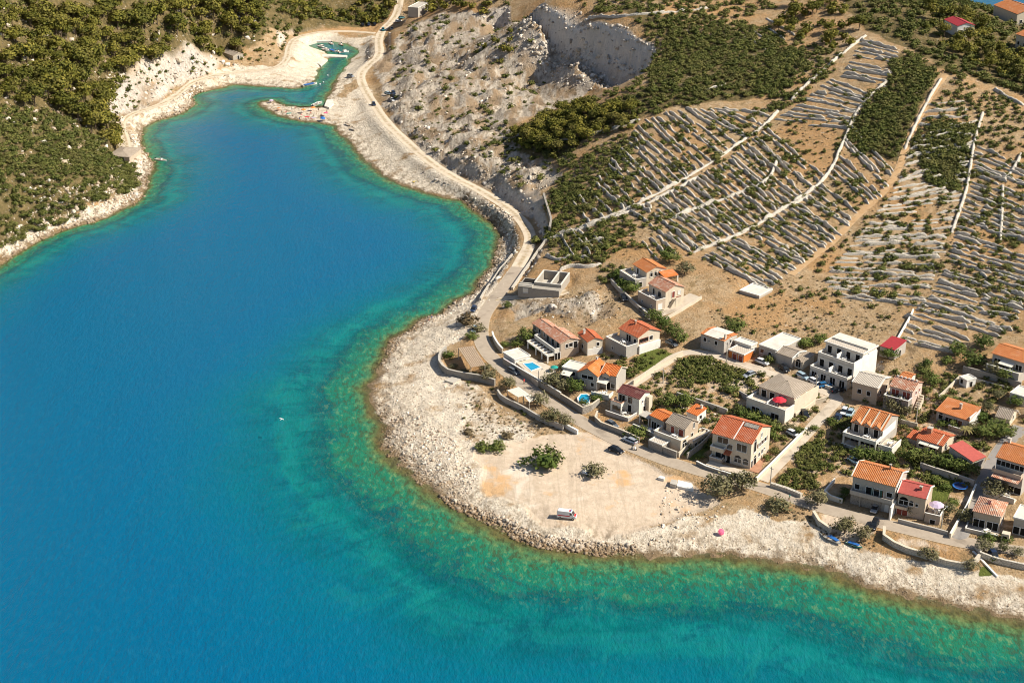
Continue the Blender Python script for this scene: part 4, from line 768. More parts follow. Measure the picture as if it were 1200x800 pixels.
    W, D, H = h.W, h.D, h.h; f = H*.45; h.body(rm='t_faded' if False else 't_pinkred', pitch=22, verge='bright'); h.opening('F', W*.22, f+.3, 2.2, 1.1, pane='dark', arch=True); h.opening('F', W*.5, f+.5, 1., .8, pane='dark', arch=True); h.opening('F', W*.7, f+.6, .6, .7, pane='dark'); h.opening('F', W*.2, 0, 2.6, 1.9, 'door', pane='redwood'); h.chimney(W*.72, D*.3, H+.3, H+1.7, .6, 'terracotta'); h.deck(-.3, W*.4, -1.2, 0, f-.3, 'tan', .5, base=False, name='balcony', cap=False)
    h.deck(W+.3, W+4.0, -.6, 5.5, 1.6, 'tan', .8, sides='FR', name='side_terrace'); h.opening('F', 2, -.2, 1.2, 1.2, 'window', ext=(W+.3, W+4, -.6, 5.5), pane='dark')
    global UMB2; UMB2 = h.loc(W+2.2, 2.6, 1.63)
    h = House('small old house with hipped faded red roof near the beach end of the alley', (1139,598.5), (1174,606.5), (1184,593), base=(1172,624), wall='tan', ov=.35, depth=8)
    W, D, H = h.W, h.D, h.h; h.body(rm='t_old', roof='hip', pitch=22); h.row('F', 2, .1, 2.6, 2.0, 'door', pane='dark'); h.deck(-1, W+.3, -3., 0, .0, 'cream', .6, sides='FL', name='patio'); h.opening('R', D*.4, .8, 1, 1.2); MB().slab([(W*.4, D*.35, H+1.35), (W*.52, D*.35, H+1.35), (W*.52, D*.48, H+1.8), (W*.4, D*.48, H+1.8)], .1).obj('roof_patch', M['t_dark'], h.roof); bx('oven', h.root, M['cream'], W+1.2, W+3, -3.2, -1.6, -1, 1.6); bx('oven_mouth', h.root, M['dark'], W+1.6, W+2.6, -3.24, -3.2, .2, 1.)
    h = House('low house with white flat roof cut by the right edge of the photo', (1187,607), (1215,614), (1222,600), base=(1188,628), wall='grey', ov=.25, hw=4.2, depth=7); h.body(rm='flat', roof='flat'); h.row('F', 3, .2, 1.4, 1.9, 'door', pane='dark')

    # upper right
    h = House('long low house with orange tiled roof above the dark garden wall', (1161.5,413.5), (1202,426), (1210,412), base=(1199,447), wall='grey', ov=.35, depth=9)
    W, D, H = h.W, h.D, h.h; h.body(rm='t_orange', pitch=17); h.awning(W*.3, W*.72, 0, -2.2, H-1., .5); h.row('F', 3, H-2.8, 1.8, 1.6, 'door', pane='dark'); h.deck(0, W, -3, 0, H-3., 'grey', .7, sides='F')
    h = House('shed with flat crimson sheet roof at the corner of the dry field', (1031,405.5), (1048.5,410.8), (1056.5,398), hw=3, wall='grey', ov=.1, name='shed', cat='shed', depth=7); h.body(rm='t_crimson', roof='mono', pitch=6); h.opening('R', h.D*.5, .1, 1., 1.9, 'door', pane='dark')
    h = House('little white hut with flat roof at the end of the dark garden wall', (1124,442), (1133,447), (1138,440.5), base=(1132.5,454), wall='bright', ov=.1, name='hut', cat='hut'); h.body(rm='flat', roof='flat'); h.opening('F', h.W*.35, .6, 1., 1.3, pane='dark'); h.opening('R', h.D*.5, .0, .9, 1.6, 'door', pane='dark')
    h = House('white flat roofed garage beside the wall at the right edge', (1183,461), (1203,467), (1206,458), hw=2.6, wall='white', ov=.1, depth=6, name='garage', cat='garage'); h.body(rm='flat', roof='flat')
    h = House('cottage with grey tiled roof half hidden in trees near the right edge', (1166,488), (1184,492.5), (1191,483.5), base=(1183,499), wall='cream', ov=.2, depth=6.5); h.body(rm='t_grey', pitch=26); h.opening('R', h.D*.5, 1., .8, 1.2, pane='dark')

    # roofless ruin
    h = House('unfinished roofless stone house shell beside the coast road', (626,331), (657.5,334.5), (662,321.5), base=(657,344.5), wall='block', ov=0, hw=None, depth=11, name='house_shell')
    W, D, H = h.W, h.D, h.h; m = MB(); th = .4
    for q in ((0, W, 0, th), (0, W, D-th, D), (0, th, th, D-th), (W-th, W, th, D-th), (W*.58, W*.58+th, th, D-th)): bx('wall', h.root, M['block'], *q, -1.5, H)
    for q in ((-.05, W+.05, -.05, th), (-.05, W+.05, D-th, D+.05), (-.05, th, th, D-th), (W-th, W+.05, th, D-th), (W*.58, W*.58+th, th, D-th)): bx('ring_beam', h.root, M['flat'], *q, H+.003, H+.25)
    bx('floor', h.root, M['concrete'], th, W-th, th, D-th, -1, .1); bx('low_wing', h.root, M['block'], -4.6, -.003, -2.6, D*.45, -1.5, 2.2); bx('front_wing', h.root, M['block'], 0, W, -2.6, -.003, -1.5, 2.0)
    for y in (.5, 2.2): bx('beam', h.root, M['flat'], -4.7, -.1, -2.4+y, -2.0+y, 2.203, 2.5)
    h.opening('F', W*.28, .2, 1.5, 1.4, ext=(-4.6, W, -2.6, 0), pane='canvas'); bx('wing_hollow_shade', h.root, M['dark'], -4.2, -.4, -1.0+.8, D*.4, 2.203, 2.22)  # thin dark sheet on the solid wing paints the shade of a hollow

    # across the bay
    h = House('single storey cottage with grey hipped roof by the west shore track', (126,183), (152,184.5), (155,174), base=(152,191), wall='tan', ov=.35, depth=13); h.body(rm='t_grey', roof='hip', pitch=14); h.opening('F', h.W*.25, .6, 1.6, 1.3, pane='dark'); h.opening('F', h.W*.7, 0, 1.1, 2., 'door', pane='dark'); h.deck(-1, h.W+1, -2.8, 0, -.1, 'tan', .6, sides='F'); bx('outhouse', h.root, M['white'], -4.5, -.6, 0, 4, -2, 2.2); bx('outhouse_roof', h.root, M['t_orange'], -4.7, -.5, -.2, 4.2, 2.203, 2.4)
    h = House('old stone hut with slab roof above the head of the bay', (256.5,60), (273,66), (281,59), base=(272.5,69.5), wall='stone', ov=.1, depth=6, name='stone_hut', cat='hut'); h.body(rm='t_grey', pitch=20); h.opening('R', h.D*.5, 0, 1., 1.8, 'door', pane='dark')
    h = House('crumbling white ruin among pines above the west track', (179,53), (187,56), (190,52), hw=3, wall='stone', ov=0, depth=5, name='ruin', cat='ruin', lev=False)
    for q in ((0, h.W, 0, .5), (0, .5, .5, 5)): bx('wall', h.root, M['stone'], *q, -1.5, 2.6)
    bx('wall', h.root, M['stone'], h.W-.5, h.W, .5, 3.4, -1.5, 1.6)
    # far side of the ridge
    h = House('white house with crimson roof alone on the wooded ridge', (1106,23), (1122,31), (1130,26), hw=4.5, base=(1126,33), wall='bright', ov=.3, depth=8, lev=True); h.body(rm='t_crimson', pitch=17); h.row('R', 2, 1.5, 1., 1.2, pane='dark')
    h = House('long orange roofed house beyond the ridge at the top right', (1164,6), (1192,17), (1197,8), hw=6, base=(1192,24), wall='cream', ov=.3, depth=14, lev=True); h.body(rm='t_orange', pitch=18); h.row('R', 3, 2, 1., 1.3)
    h = House('orange roofed house in the trees below the ridge at the top right corner', (1190,40), (1212,47), (1216,36), hw=6, base=(1208,52), wall='cream', ov=.3, depth=12, lev=True); h.body(rm='t_orange', pitch=18); h.row('F', 3, 2, 1.2, 1.4)
    h = House('grey concrete shed beside the road at the head of the valley', (478,9), (490,10), (496,-4), hw=5, wall='grey', ov=.1, depth=14, name='shed', cat='shed'); h.body(rm='concrete', roof='flat')
    # cistern slab
    h = House('flat pale concrete cistern in the dry field', (865.8,341), (890,348), (898.3,343), hw=.7, wall='grey', ov=.2, name='cistern', cat='cistern', depth=8); h.body(rm='flat', roof='flat', ov=.1)
houses()

# ------------------------------------------------------------------ walls
def wall_line(name, pts, height, th, mat, label, cat='wall', group=None, z_drop=1.0, cope=None, raw=False, step=3.0):
    L = np.asarray(pts, float) if raw else TP(pts)
    L = resample(L, step); x, y = L[:, 0], L[:, 1]; z = np.asarray(hgt(x, y)); t = np.gradient(L[:, :2], axis=0); t /= np.linalg.norm(t, axis=1)[:, None]; nr = np.stack([-t[:, 1], t[:, 0]], 1)
    top = z+height
    for _ in range(3): top[1:-1] = (top[:-2]+top[2:]+2*top[1:-1])/4
    o = thing(name, label, cat, (x[0], y[0], z[0]), 0, group); p0 = np.array([x[0], y[0], z[0]])
    def strip(nm, h0, h1, w, m):
        k = len(L); V = []
        for sgn, zz in ((-1, h0), (-1, h1), (1, h1), (1, h0)): V.append(np.c_[L[:, :2]+nr*sgn*w/2, zz]-p0)
        V = np.vstack(V); F = [[i+r*k, i+1+r*k, i+1+((r+1) % 4)*k, i+((r+1) % 4)*k] for i in range(k-1) for r in range(4)]; F += [[0, k, 2*k, 3*k], [k-1, 4*k-1, 3*k-1, 2*k-1]]
        me = bpy.data.meshes.new(nm); me.from_pydata(V.tolist(), [], F); me.materials.append(M[m]); me.update(); return link(nm, me, o)
    strip('wall_body', z-z_drop, top, th, mat)
    if cope: strip('coping', top+.002, top+.12, th+.12, cope)
    return o
def garden_walls():
    W = wall_line
    W('garden_wall', [(590,427),(608,438),(630,451),(657,467.5)], 2.0, .35, 'stone', 'pale stone retaining wall below the swimming pool along the road', cope='bright')
    W('garden_wall', [(657,468),(664,472),(685,486.5),(694,480),(702,474)], 1.8, .35, 'darkstone', 'grey garden wall turning the corner by the small garden pond', cope='cream')
    W('garden_wall', [(577,394),(579,401),(585,410),(589,414)], 1.6, .4, 'cream', 'curved cream wall at the road bend above the pool house', cope='bright')
    W('garden_wall', [(523,413),(515,420),(514,428),(518,435),(526,440),(540,443.5),(561,446.5),(580,452)], 2.0, .5, 'darkstone', 'curved grey stone wall round the beach restaurant terrace', cope='concrete')
    W('retaining_wall', [(583,462),(588,470),(608,479),(633,494),(660,504)], 1.5, .4, 'grey', 'long grey retaining wall under the roadside terraces facing the rocks', cope='concrete')
    W('retaining_wall', [(661,500),(668,505),(677,508.5)], 1.1, .5, 'bright', 'short white wall stub at the edge of the parking ground', cope='bright')
    W('garden_wall', [(700,487),(697,494),(705,501),(717,505),(735,512),(749,519)], 1.5, .35, 'darkstone', 'grey stone wall in front of the brown roofed house with a car behind it', cope='cream')
    W('garden_wall', [(760,524),(775,530),(793,537)], 1.9, .35, 'darkstone', 'grey stone wall below the terrace of the grey roofed house', cope='concrete')
    W('garden_wall', [(795,536),(812,521),(828,508)], 1.3, .35, 'cream', 'cream wall climbing between hedge strip and the tan house', cope='cream')
    W('garden_wall', [(805,538),(822,525),(835,512)], 1.8, .35, 'darkstone', 'stone wall on the left side of the large cream house')
    W('garden_wall', [(816,544),(825,549),(837,553),(860,560),(883,566)], 1.0, .35, 'darkstone', 'low stone front wall with white coping before the large cream house', cope='bright')
    W('garden_wall', [(886,565),(895,556),(906,545),(920,531),(934,517),(945,506)], 1.2, .4, 'cream', 'cream wall along the lane beside the large cream house', cope='bright')
    W('dry_wall', [(903,570),(917,574),(930,579),(939,583)], 1.2, .9, 'drystone', 'rough stone wall at the lane mouth below the green thicket')
    W('garden_wall', [(978,565),(964,582),(975,586),(987,589.5)], 1.1, .3, 'white', 'white wall round the paved court beside the long orange roofed house', cope='bright')
    W('sea_wall', [(953,604),(955,611),(962,618),(973,624)], 1.3, .6, 'drystone', 'short curved stone sea wall with pale top by the beach bushes', cope='cream')
    W('sea_wall', [(1036,622),(1033,630),(1042,638),(1062,647),(1087,654),(1107,662),(1132,667),(1145,663),(1147,655)], 1.3, .6, 'drystone', 'long curved stone sea wall holding the sandy platform above the beach', cope='cream')
    W('sea_wall', [(1143,642),(1146,650),(1156,656),(1175,661),(1205,667)], 1.3, .6, 'drystone', 'stone sea wall running off the right edge above the beach')
    W('kerb', [(1140,646),(1152,658),(1169,676)], .3, .5, 'bright', 'white kerb slanting down to the beach beside the green slope', cat='kerb')
    W('garden_wall', [(1078,549),(1095,555),(1112,560),(1128,565),(1141,570)], 1.7, .35, 'grey', 'long grey wall between the lawn and the tall garden trees', cope='concrete')
    W('garden_wall', [(1113,631),(1122,615),(1133,597),(1143,573)], 1.4, .35, 'cream', 'cream wall on the left side of the grey alley', cope='bright')
    W('garden_wall', [(1052,612),(1075,618),(1100,624),(1110,627)], 1.0, .3, 'grey', 'low grey wall with a hedge in front of the pinkish roofed house', cope='concrete')
    W('garden_wall', [(1128,436),(1145,440),(1170,447),(1196,455)], 1.9, .5, 'darkstone', 'long dark stone wall below the upper orange roofed house')
    W('garden_wall', [(1138,445),(1160,451),(1192,460)], .9, .35, 'grey', 'thin lower wall parallel to the long dark stone wall')
    W('garden_wall', [(1100,468),(1110,459),(1124,445)], 1.3, .35, 'cream', 'pale wall running down from the little white hut')
    W('garden_wall', [(742,451),(757,441),(772,431),(800,416)], 1.3, .35, 'cream', 'cream wall along the lane below the lawn', cope='cream')
    W('dry_wall', [(793,465),(815,472),(835,479),(852,485)], 1.5, .5, 'grey', 'grey wall behind the orange and grey roofed pair of houses')
    W('garden_wall', [(716,331),(725,341),(737,352),(748,362),(760,373)], 1.3, .4, 'concrete', 'grey wall beside the hedge of the two upper houses', cope='concrete')
    W('garden_wall', [(778,376),(795,367),(822,350)], .8, .4, 'cream', 'cream edge wall of the concrete driveway', cope='cream')
    W('garden_wall', [(1058,409),(1050,402),(1056,391),(1066,374),(1070,365)], .9, .4, 'bright', 'thin white wall beside the crimson roofed shed')
    W('garden_wall', [(1031,508),(1048,491),(1060,497),(1075,501)], 1.3, .3, 'cream', 'cream wall round the yard beside the dormer house')
    W('garden_wall', [(866,463),(880,471)], 1.5, .35, 'grey', 'short grey wall by the hipped roof house terrace')
    W('garden_wall', [(932,489),(955,475),(968,470)], 1.2, .35, 'cream', 'cream wall around the walled yard beside the hipped roof house', cope='cream')
    W('roadside_wall', [(637,232),(641,246),(646,262),(644,272)], 2.0, .7, 'darkstone', 'tall grey stone wall at the inside of the upper road bend')
    W('roadside_wall', [(640,283),(628,300),(615,318),(600,340)], 1.0, .7, 'drystone', 'rough stone wall along the inland side of the coast road')
    W('breakwater', [(600,300),(586,318),(572,338),(563,352)], .9, .6, 'drystone', 'low grey wall between the coast road and the rocks')
garden_walls()

# dry stone terrace walls on the hillside: one rough rubble ridge each
WROWS = [
 ([(668,240),(700,208),(722,180),(750,142),(790,128),(850,126)], [(690,264),(735,245),(790,216),(838,190),(880,162),(907,139)], 27),
 ([(735,249),(760,233),(790,219),(820,204),(850,189),(875,167),(900,149)], [(808,297),(845,285),(868,274),(893,260),(920,245),(950,230),(968,208)], 27),
 ([(818,303),(850,285),(880,272),(912,250),(935,237),(960,219),(976,197),(986,172),(997,147)], [(902,345),(913,333),(925,324),(948,305),(973,287),(993,267),(1013,245),(1038,224),(1050,202)], 36),
 ([(990,350),(965,332),(970,312),(987,297),(1007,272),(1042,232),(1057,200),(1070,160)], [(1083,364),(1090,346),(1097,326),(1105,301),(1114,273),(1131,226),(1139,181),(1149,141)], 35),
 ([(1065,368),(1087,347),(1102,322),(1117,276),(1134,226),(1143,168)], [(1175,398),(1195,375),(1205,345),(1212,312),(1215,256),(1215,200)], 38),
 ([(1060,367),(1056,404)], [(1140,396),(1112,417)], 5),
 ([(1010,45),(984,92)], [(1056,56),(1040,102)], 11), ([(975,90),(930,125),(905,142)], [(1022,110),(1005,135),(995,150)], 12),
 ([(745,285),(765,277),(797,270)], [(765,307),(792,299),(824,291)], 5), ([(652,275),(668,268),(690,262)], [(672,305),(690,300),(712,288)], 4), ([(1075,150),(1085,120)], [(1140,150),(1130,115)], 4), ([(860,40),(905,18)], [(895,62),(940,38)], 4),
]
def dry_wall_mesh(P, w, h, seed):
    L = resample(P, .95); k = len(L); r = np.random.default_rng(seed); t = np.gradient(L[:, :2], axis=0); t /= np.linalg.norm(t, axis=1)[:, None]+1e-9; nr = np.stack([-t[:, 1], t[:, 0]], 1)
    z = np.asarray(hgt(L[:, 0], L[:, 1])); hh = h*np.clip(.95+1.1*fbm(np.arange(k)*1., np.full(k, seed*3.7), 3.5, 3, 5)*2, .25, 1.5)*r.uniform(.8, 1.15, k); hh[0] *= .3; hh[-1] *= .3; V = []
    for f, zz in ((-.62, -.5), (-.42, .72), (-.05, 1.0), (.36, .78), (.6, -.5)):
        xy = L[:, :2]+nr*(f*w*r.uniform(.88, 1.12, k))[:, None]; V.append(np.c_[xy, z+(hh*zz*r.uniform(.85, 1.15, k) if zz > 0 else -.6)])
    V = np.stack(V, 1); I = np.arange(k*5).reshape(k, 5); F = np.stack([I[:-1, :-1], I[1:, :-1], I[1:, 1:], I[:-1, 1:]], -1).reshape(-1, 4)
    o = V[0, 2].copy(); o[2] = z[0]
    return mesh_np('terrace_wall', V.reshape(-1, 3)-o, F, [M['drystone']]), o
def at_line(P, f):
    P = np.asarray(P, float); d = np.r_[0, np.cumsum(np.linalg.norm(np.diff(P, axis=0), axis=1))]; return np.array([np.interp(f*d[-1], d, P[:, i]) for i in range(2)])
FIELD_PTS = []
def terraces():
    r = np.random.default_rng(3); W = []
    FN = ['between the pine belt and the long double wall', 'between the long double wall and the lower field edge wall', 'in the middle field left of the earth path', 'in the field just right of the earth path', 'in the field at the right edge of the photo', 'in the small plot beside the crimson roofed shed', 'in the highest small plot under the ridge', 'in the plot at the upper end of the double wall', 'behind the two upper houses', 'in the bushes above the roofless ruin', 'beside the thickets of the upper right field', 'in the scrub above the quarry cliff']
    for fi_, (S_, E_, n_) in enumerate(WROWS):
        for i in range(n_):
            f = (i+.5+r.uniform(-.22, .22))/n_; a = at_line(S_, f); b = at_line(E_, min(1, max(0, f+r.uniform(-.012, .012)))); L = np.linalg.norm(b-a)
            k = 1+int(L/75+r.uniform(0, .7)); cuts = np.r_[0., np.sort(r.uniform(.15, .85, k-1)), 1.]
            for q0, q1 in zip(cuts[:-1], cuts[1:]):
                s0 = q0+r.uniform(.0, .025); s1 = q1-r.uniform(.0, .03); off = r.normal(0, .9, 2)*(.0 if k == 1 else 1)
                if s1-s0 < .06 or r.uniform() < .05: continue
                P = TP([a+(b-a)*s+off*np.array([.3, 1]) for s in np.linspace(s0, s1, 7)]); P[:, :2] += np.cumsum(r.normal(0, .16, (7, 2)), 0); P[1:-1, :2] += r.normal(0, .18, (5, 2)); W.append((P, FN[fi_]))
    W.sort(key=lambda q: -np.linalg.norm(q[0][0]-q[0][-1])/q[0][0, 1]); FV = []; FF = []; bs = 0
    for c, (P, wh) in enumerate(W):
        FIELD_PTS.append(P); me, o = dry_wall_mesh(smoothline(P, 1), r.uniform(.5, .9), r.uniform(.6, 1.1), c)
        if c < 300: tag(link('terrace_wall', me, None, o), 'low dry stone terrace wall '+wh, 'wall', 'dry stone terrace walls on the hillside'); continue
        v = np.array([q.co[:] for q in me.vertices])+o; FV.append(v); FF.append(np.array([p.vertices[:] for p in me.polygons])+bs); bs += len(v); bpy.data.meshes.remove(me)
    if FV: tag(link('small_terrace_walls', mesh_np('small_terrace_walls', np.vstack(FV), np.vstack(FF), [M['drystone']])), 'shorter stretches of dry stone terrace wall on the hillside', None, None, 'stuff')
    LW = [[(650,277),(672,269),(700,260),(735,246),(762,231),(790,217),(838,189),(870,165),(890,153),(912,130)],[(640,283),(690,266),(730,252),(765,236),(798,220),(820,207)],[(812,296),(845,284),(875,271),(912,248),(950,229)],[(930,237),(960,217),(976,196),(986,171),(997,147),(1003,138)],
     [(1115,273),(1124,248),(1132,225),(1137,195),(1141,167),(1152,132)],[(1172,285),(1174,250),(1175,217)],[(1176,212),(1190,195),(1197,180)],[(1060,176),(1066,160),(1085,122),(1103,92)],[(787,256),(815,244),(838,236)],[(790,256),(812,246),(830,240),(900,215),(910,190)],
     [(927,118),(945,100),(960,87),(985,65),(1015,42)],[(995,150),(1005,128),(1015,118),(1040,95)],[(655,165),(700,158),(735,147),(750,140)],[(690,20),(715,24),(760,18),(800,14),(830,10)],[(1165,105),(1180,115),(1200,124)],[(905,82),(925,68)],[(655,318),(668,312),(690,314),(705,309)],[(640,300),(655,306),(672,300),(690,302)],[(668,288),(690,284),(720,280)],[(826,107),(850,98)]]
    labs = ['long double pale stone wall crossing the hillside from the road bend up to the right','second wall of the long double wall just below its left half','pale wall climbing from the upper houses along the lower edge of the fields','pale wall winding up the middle of the terraced fields','pale wall running uphill on the right side of the terraced fields','straight bright stone wall near the right edge of the fields','short bent wall at the right edge above the straight bright wall','pale wall edging the dark thicket beside the earth path','cross wall above the upper houses, left of the field centre','thin winding cross wall in the left half of the fields',
     'pale wall running up to the wooded ridge','curved wall between upper small fields and the thicket','pale wall below the bright green pine belt','pale wall above the quarry cliff','bright stone wall in the woods at the right edge','short bright wall near the top of the fields','rough wall beside the roofless ruin','rough wall between bushes above the ruin','rough wall in the bushes uphill from the ruin','short curved wall under the dark scrub right of the quarry']
    for i, (p, lb) in enumerate(zip(LW, labs)):
        me, o = dry_wall_mesh(smoothline(TP(p), 2), 1.1, 1.0, 500+i); tag(link('field_wall', me, None, o), lb, 'wall')
terraces()

# ------------------------------------------------------------------ foliage
def foliage(name, a, b, c=None):
    q = NM(name); g = q.n('ShaderNodeNewGeometry').outputs['Random Per Island']; oi = q.n('ShaderNodeObjectInfo').outputs['Random']; tn = q.attr('tone').outputs['Fac']
    f = q.math('FRACT', q.math('ADD', q.math('MULTIPLY', g, .55), q.math('MULTIPLY', q.math('FRACT', q.math('ADD', oi, tn)), .6)))
    col = q.ramp(f, [(0, a), (.55, b), (1, c or b)]); n = q.noise(q.pos(), .14, 4); col = q.mix(q.rng(n, .48, .66, 0, .6), col, tuple(.5*x+.5*y for x, y in zip(b, (.17,.12,.055))))
    q.fin(col, .8, None, .15); return q.m
M['pine'] = foliage('pine_needles', (.045,.052,.010), (.125,.122,.018), (.27,.225,.04)); M['macchia'] = foliage('macchia_leaves', (.040,.052,.012), (.100,.113,.025), (.195,.18,.052))
M['olive'] = foliage('olive_leaves', (.07,.07,.028), (.14,.13,.06), (.24,.21,.12)); M['garden'] = foliage('garden_leaves', (.036,.06,.012), (.088,.122,.024), (.175,.19,.048)); M['drybush'] = foliage('dry_bush', (.085,.06,.03), (.15,.11,.06), (.20,.16,.09)); M['palmleaf'] = foliage('palm_fronds', (.10,.09,.03), (.20,.17,.06), (.30,.24,.10))
def cube_sphere(k=3):
    V = []; F = []
    for ax in range(3):
        for sg in (-1, 1):
            b = len(V); u = np.linspace(-1, 1, k+1)
            for i in range(k+1):
                for j in range(k+1):
                    p = [0, 0, 0]; p[ax] = sg; p[(ax+1) % 3] = u[i]; p[(ax+2) % 3] = u[j]; V.append(np.array(p)/np.linalg.norm(p))
            for i in range(k):
                for j in range(k):
                    f = [b+i*(k+1)+j, b+(i+1)*(k+1)+j, b+(i+1)*(k+1)+j+1, b+i*(k+1)+j+1]; F.append(f if sg > 0 else f[::-1])
    return np.array(V), np.array(F)
CS = cube_sphere(3)
CS2 = cube_sphere(2)
def leafcloud(n_, leaf, clumps, seed, flat=.75, core=.5, z0=0.):
    """crown of unit radius; leaf sized faces spread through clumps and over an uneven shell, ragged outline"""
    r = np.random.default_rng(seed); d = r.normal(size=(clumps, 3)); d[:, 2] = np.abs(d[:, 2])*1.0-.25; d /= np.linalg.norm(d, axis=1)[:, None]
    C = d*r.uniform(.4, .88, (clumps, 1)); rad = r.uniform(.18, .42, clumps); k = r.integers(0, clumps, n_); e = r.normal(size=(n_, 3)); e /= np.linalg.norm(e, axis=1)[:, None]
    P = C[k]+e*(rad[k]*r.uniform(.4, 1.1, n_))[:, None]; h = n_*45//100; g = r.normal(size=(h, 3)); g[:, 2] = np.abs(g[:, 2])-.35; g /= np.linalg.norm(g, axis=1)[:, None]
    lump = .62+.55*(vnoise(g[:, 0]*2.2+seed, g[:, 1]*2.2+g[:, 2]*2.2, seed)-.3); P[:h] = g*(lump*r.uniform(.75, 1.05, h))[:, None]; e[:h] = g
    nm = e*.8+P*.6+r.normal(0, .5, (n_, 3)); nm[:, 2] += .25; nm /= np.linalg.norm(nm, axis=1)[:, None]
    a = np.cross(nm, r.normal(size=(n_, 3))); a /= np.linalg.norm(a, axis=1)[:, None]; b = np.cross(nm, a); s = leaf*r.uniform(.55, 1.35, (n_, 1))
    Q = np.stack([P-a*s, P-b*s*.62, P+a*s, P+b*s*.62], 1).reshape(-1, 3); F = np.arange(4*n_).reshape(-1, 4)
    V, FC = CS2; base = len(Q); w = 1+.5*(vnoise(V[:, 0]*2+seed, V[:, 1]*2+V[:, 2], seed)[:, None]-.5)
    Q = np.vstack([Q, V*core*w*np.array([1, 1, .9])]); F = np.vstack([F, FC+base]); Q[:, 2] = Q[:, 2]*flat
    Q[:, 2] += flat*.62+z0
    return Q, F
def leafmesh(name, mat, *a, **k): V, F = leafcloud(*a, **k); return mesh_np(name, V, F, [M[mat]])
def trunk_mesh(name, h, r0, spread, seed, n_=4):
    rr = random.Random(seed); m = MB(); top = Vector((rr.uniform(-.1, .1), rr.uniform(-.1, .1), h*.55)); m.tube((0, 0, -.5), top, r0, r0*.7, 6)
    for i in range(n_):
        t = 2*math.pi*(i+rr.random()*.6)/n_; e = top+Vector((math.cos(t)*spread, math.sin(t)*spread, h*.45*rr.uniform(.6, 1.1))); m.tube(top-Vector((0, 0, .1)), e, r0*.55, r0*.2, 5)
    return m.mesh(name, M['bark'])
PINE = [leafmesh('crown', 'pine', 560, .115, 18, 100+i, flat=.62, core=.42, z0=.45) for i in range(5)]
PTR = [trunk_mesh('trunk', 1.0, .055, .4, i) for i in range(2)]
MAC = [leafmesh('shrub', 'macchia', 260, .15, 10, 200+i, flat=.72, core=.42) for i in range(6)]
DRY = [leafmesh('dry_shrub', 'drybush', 150, .17, 7, 240+i, flat=.6, core=.5) for i in range(3)]
OLV = [leafmesh('crown', 'olive', 800, .078, 20, 300+i, flat=.78, core=.34, z0=.18) for i in range(5)]
GRD = [leafmesh('crown', 'garden', 760, .085, 18, 340+i, flat=.8, core=.38, z0=.12) for i in range(5)]
VTR = [trunk_mesh('trunk', .8, .06, .4, 20+i) for i in range(2)]
HED = [leafmesh('hedge_bush', 'garden', 420, .10, 14, 380+i, flat=.8, core=.42) for i in range(4)]
OSH = [leafmesh('grey_shrub', 'olive', 420, .10, 14, 390+i, flat=.7, core=.4) for i in range(4)]
LOW = {}
def stuff_cloud(name, label, items, mat, n_=44, leaf=.26, flat=.72):
    """the many smaller shrubs beyond the first 300, one mesh"""
    if not len(items): return
    vs = [leafcloud(n_, leaf, 6, 900+i, flat=flat, core=.46) for i in range(6)]; V = []; F = []; Tn = []; b = 0
    for i, (x, y, z, s) in enumerate(items):
        v, f = vs[i % 6]; t = (i*2.399) % 6.283; c, s_ = math.cos(t), math.sin(t); w = v*s; V.append(np.c_[w[:, 0]*c-w[:, 1]*s_+x, w[:, 0]*s_+w[:, 1]*c+y, w[:, 2]+z-.15*s]); F.append(f+b); b += len(v); Tn.append(np.full(len(v), (i*.618) % 1))
    me = mesh_np(name, np.vstack(V), np.vstack(F), [M[mat]]); fattr(me, 'tone', np.concatenate(Tn)); tag(link(name, me), label, None, None, 'stuff')
def place_mesh(name, me, x, y, s, label, cat, group, sink=.12, sz=1.):
    z = float(hgt(x, y)); o = link(name, me, None, (x, y, z-sink*s), random.uniform(0, 6.28)); o.scale = (s*random.uniform(.9, 1.1), s*random.uniform(.9, 1.1), s*sz*random.uniform(.85, 1.15)); return tag(o, label, cat, group)
def place_tree(name, crown, trunk, x, y, s, label, cat='tree', group=None, sz=1.):
    z = float(hgt(x, y)); t = thing(name, label, cat, (x, y, z), random.uniform(0, 6.28), group); t.scale = (s, s, s*sz); link('trunk', trunk, t); link('crown', crown, t); return t
def scatter(poly, n_, gap=0., edge=True):
    W = TP(poly)[:, :2]; lo, hi = W.min(0), W.max(0); out = []; tries = 0; cell = {}
    while len(out) < n_ and tries < n_*40:
        k = max(64, n_); P = rng.uniform(lo, hi, (k, 2)); tries += k; P = P[inpoly(P[:, 0]+fbm(P[:, 0], P[:, 1], 12, 3, 77)*14, P[:, 1]+fbm(P[:, 0], P[:, 1], 12, 3, 87)*14, W)]
        for p in P:
            if len(out) >= n_: break
            if gap:
                ky = (int(p[0]//gap), int(p[1]//gap)); bad = False
                for i in (-1, 0, 1):
                    for j in (-1, 0, 1):
                        for q in cell.get((ky[0]+i, ky[1]+j), ()): bad |= (q[0]-p[0])**2+(q[1]-p[1])**2 < gap*gap
                if bad: continue
                cell.setdefault(ky, []).append(p)
            if float(hsmooth(p[0], p[1], DS)) > 3 and not near_road(p) and not in_house(p): out.append(p)
    return out
RL = np.vstack([np.c_[L[:, :2], np.full(len(L), w*.5+.8)] for (nm, pts, w), L in zip(ROADS, road_lines)])
def near_road(p): d = np.hypot(RL[:, 0]-p[0], RL[:, 1]-p[1]); return bool((d < RL[:, 2]).any())

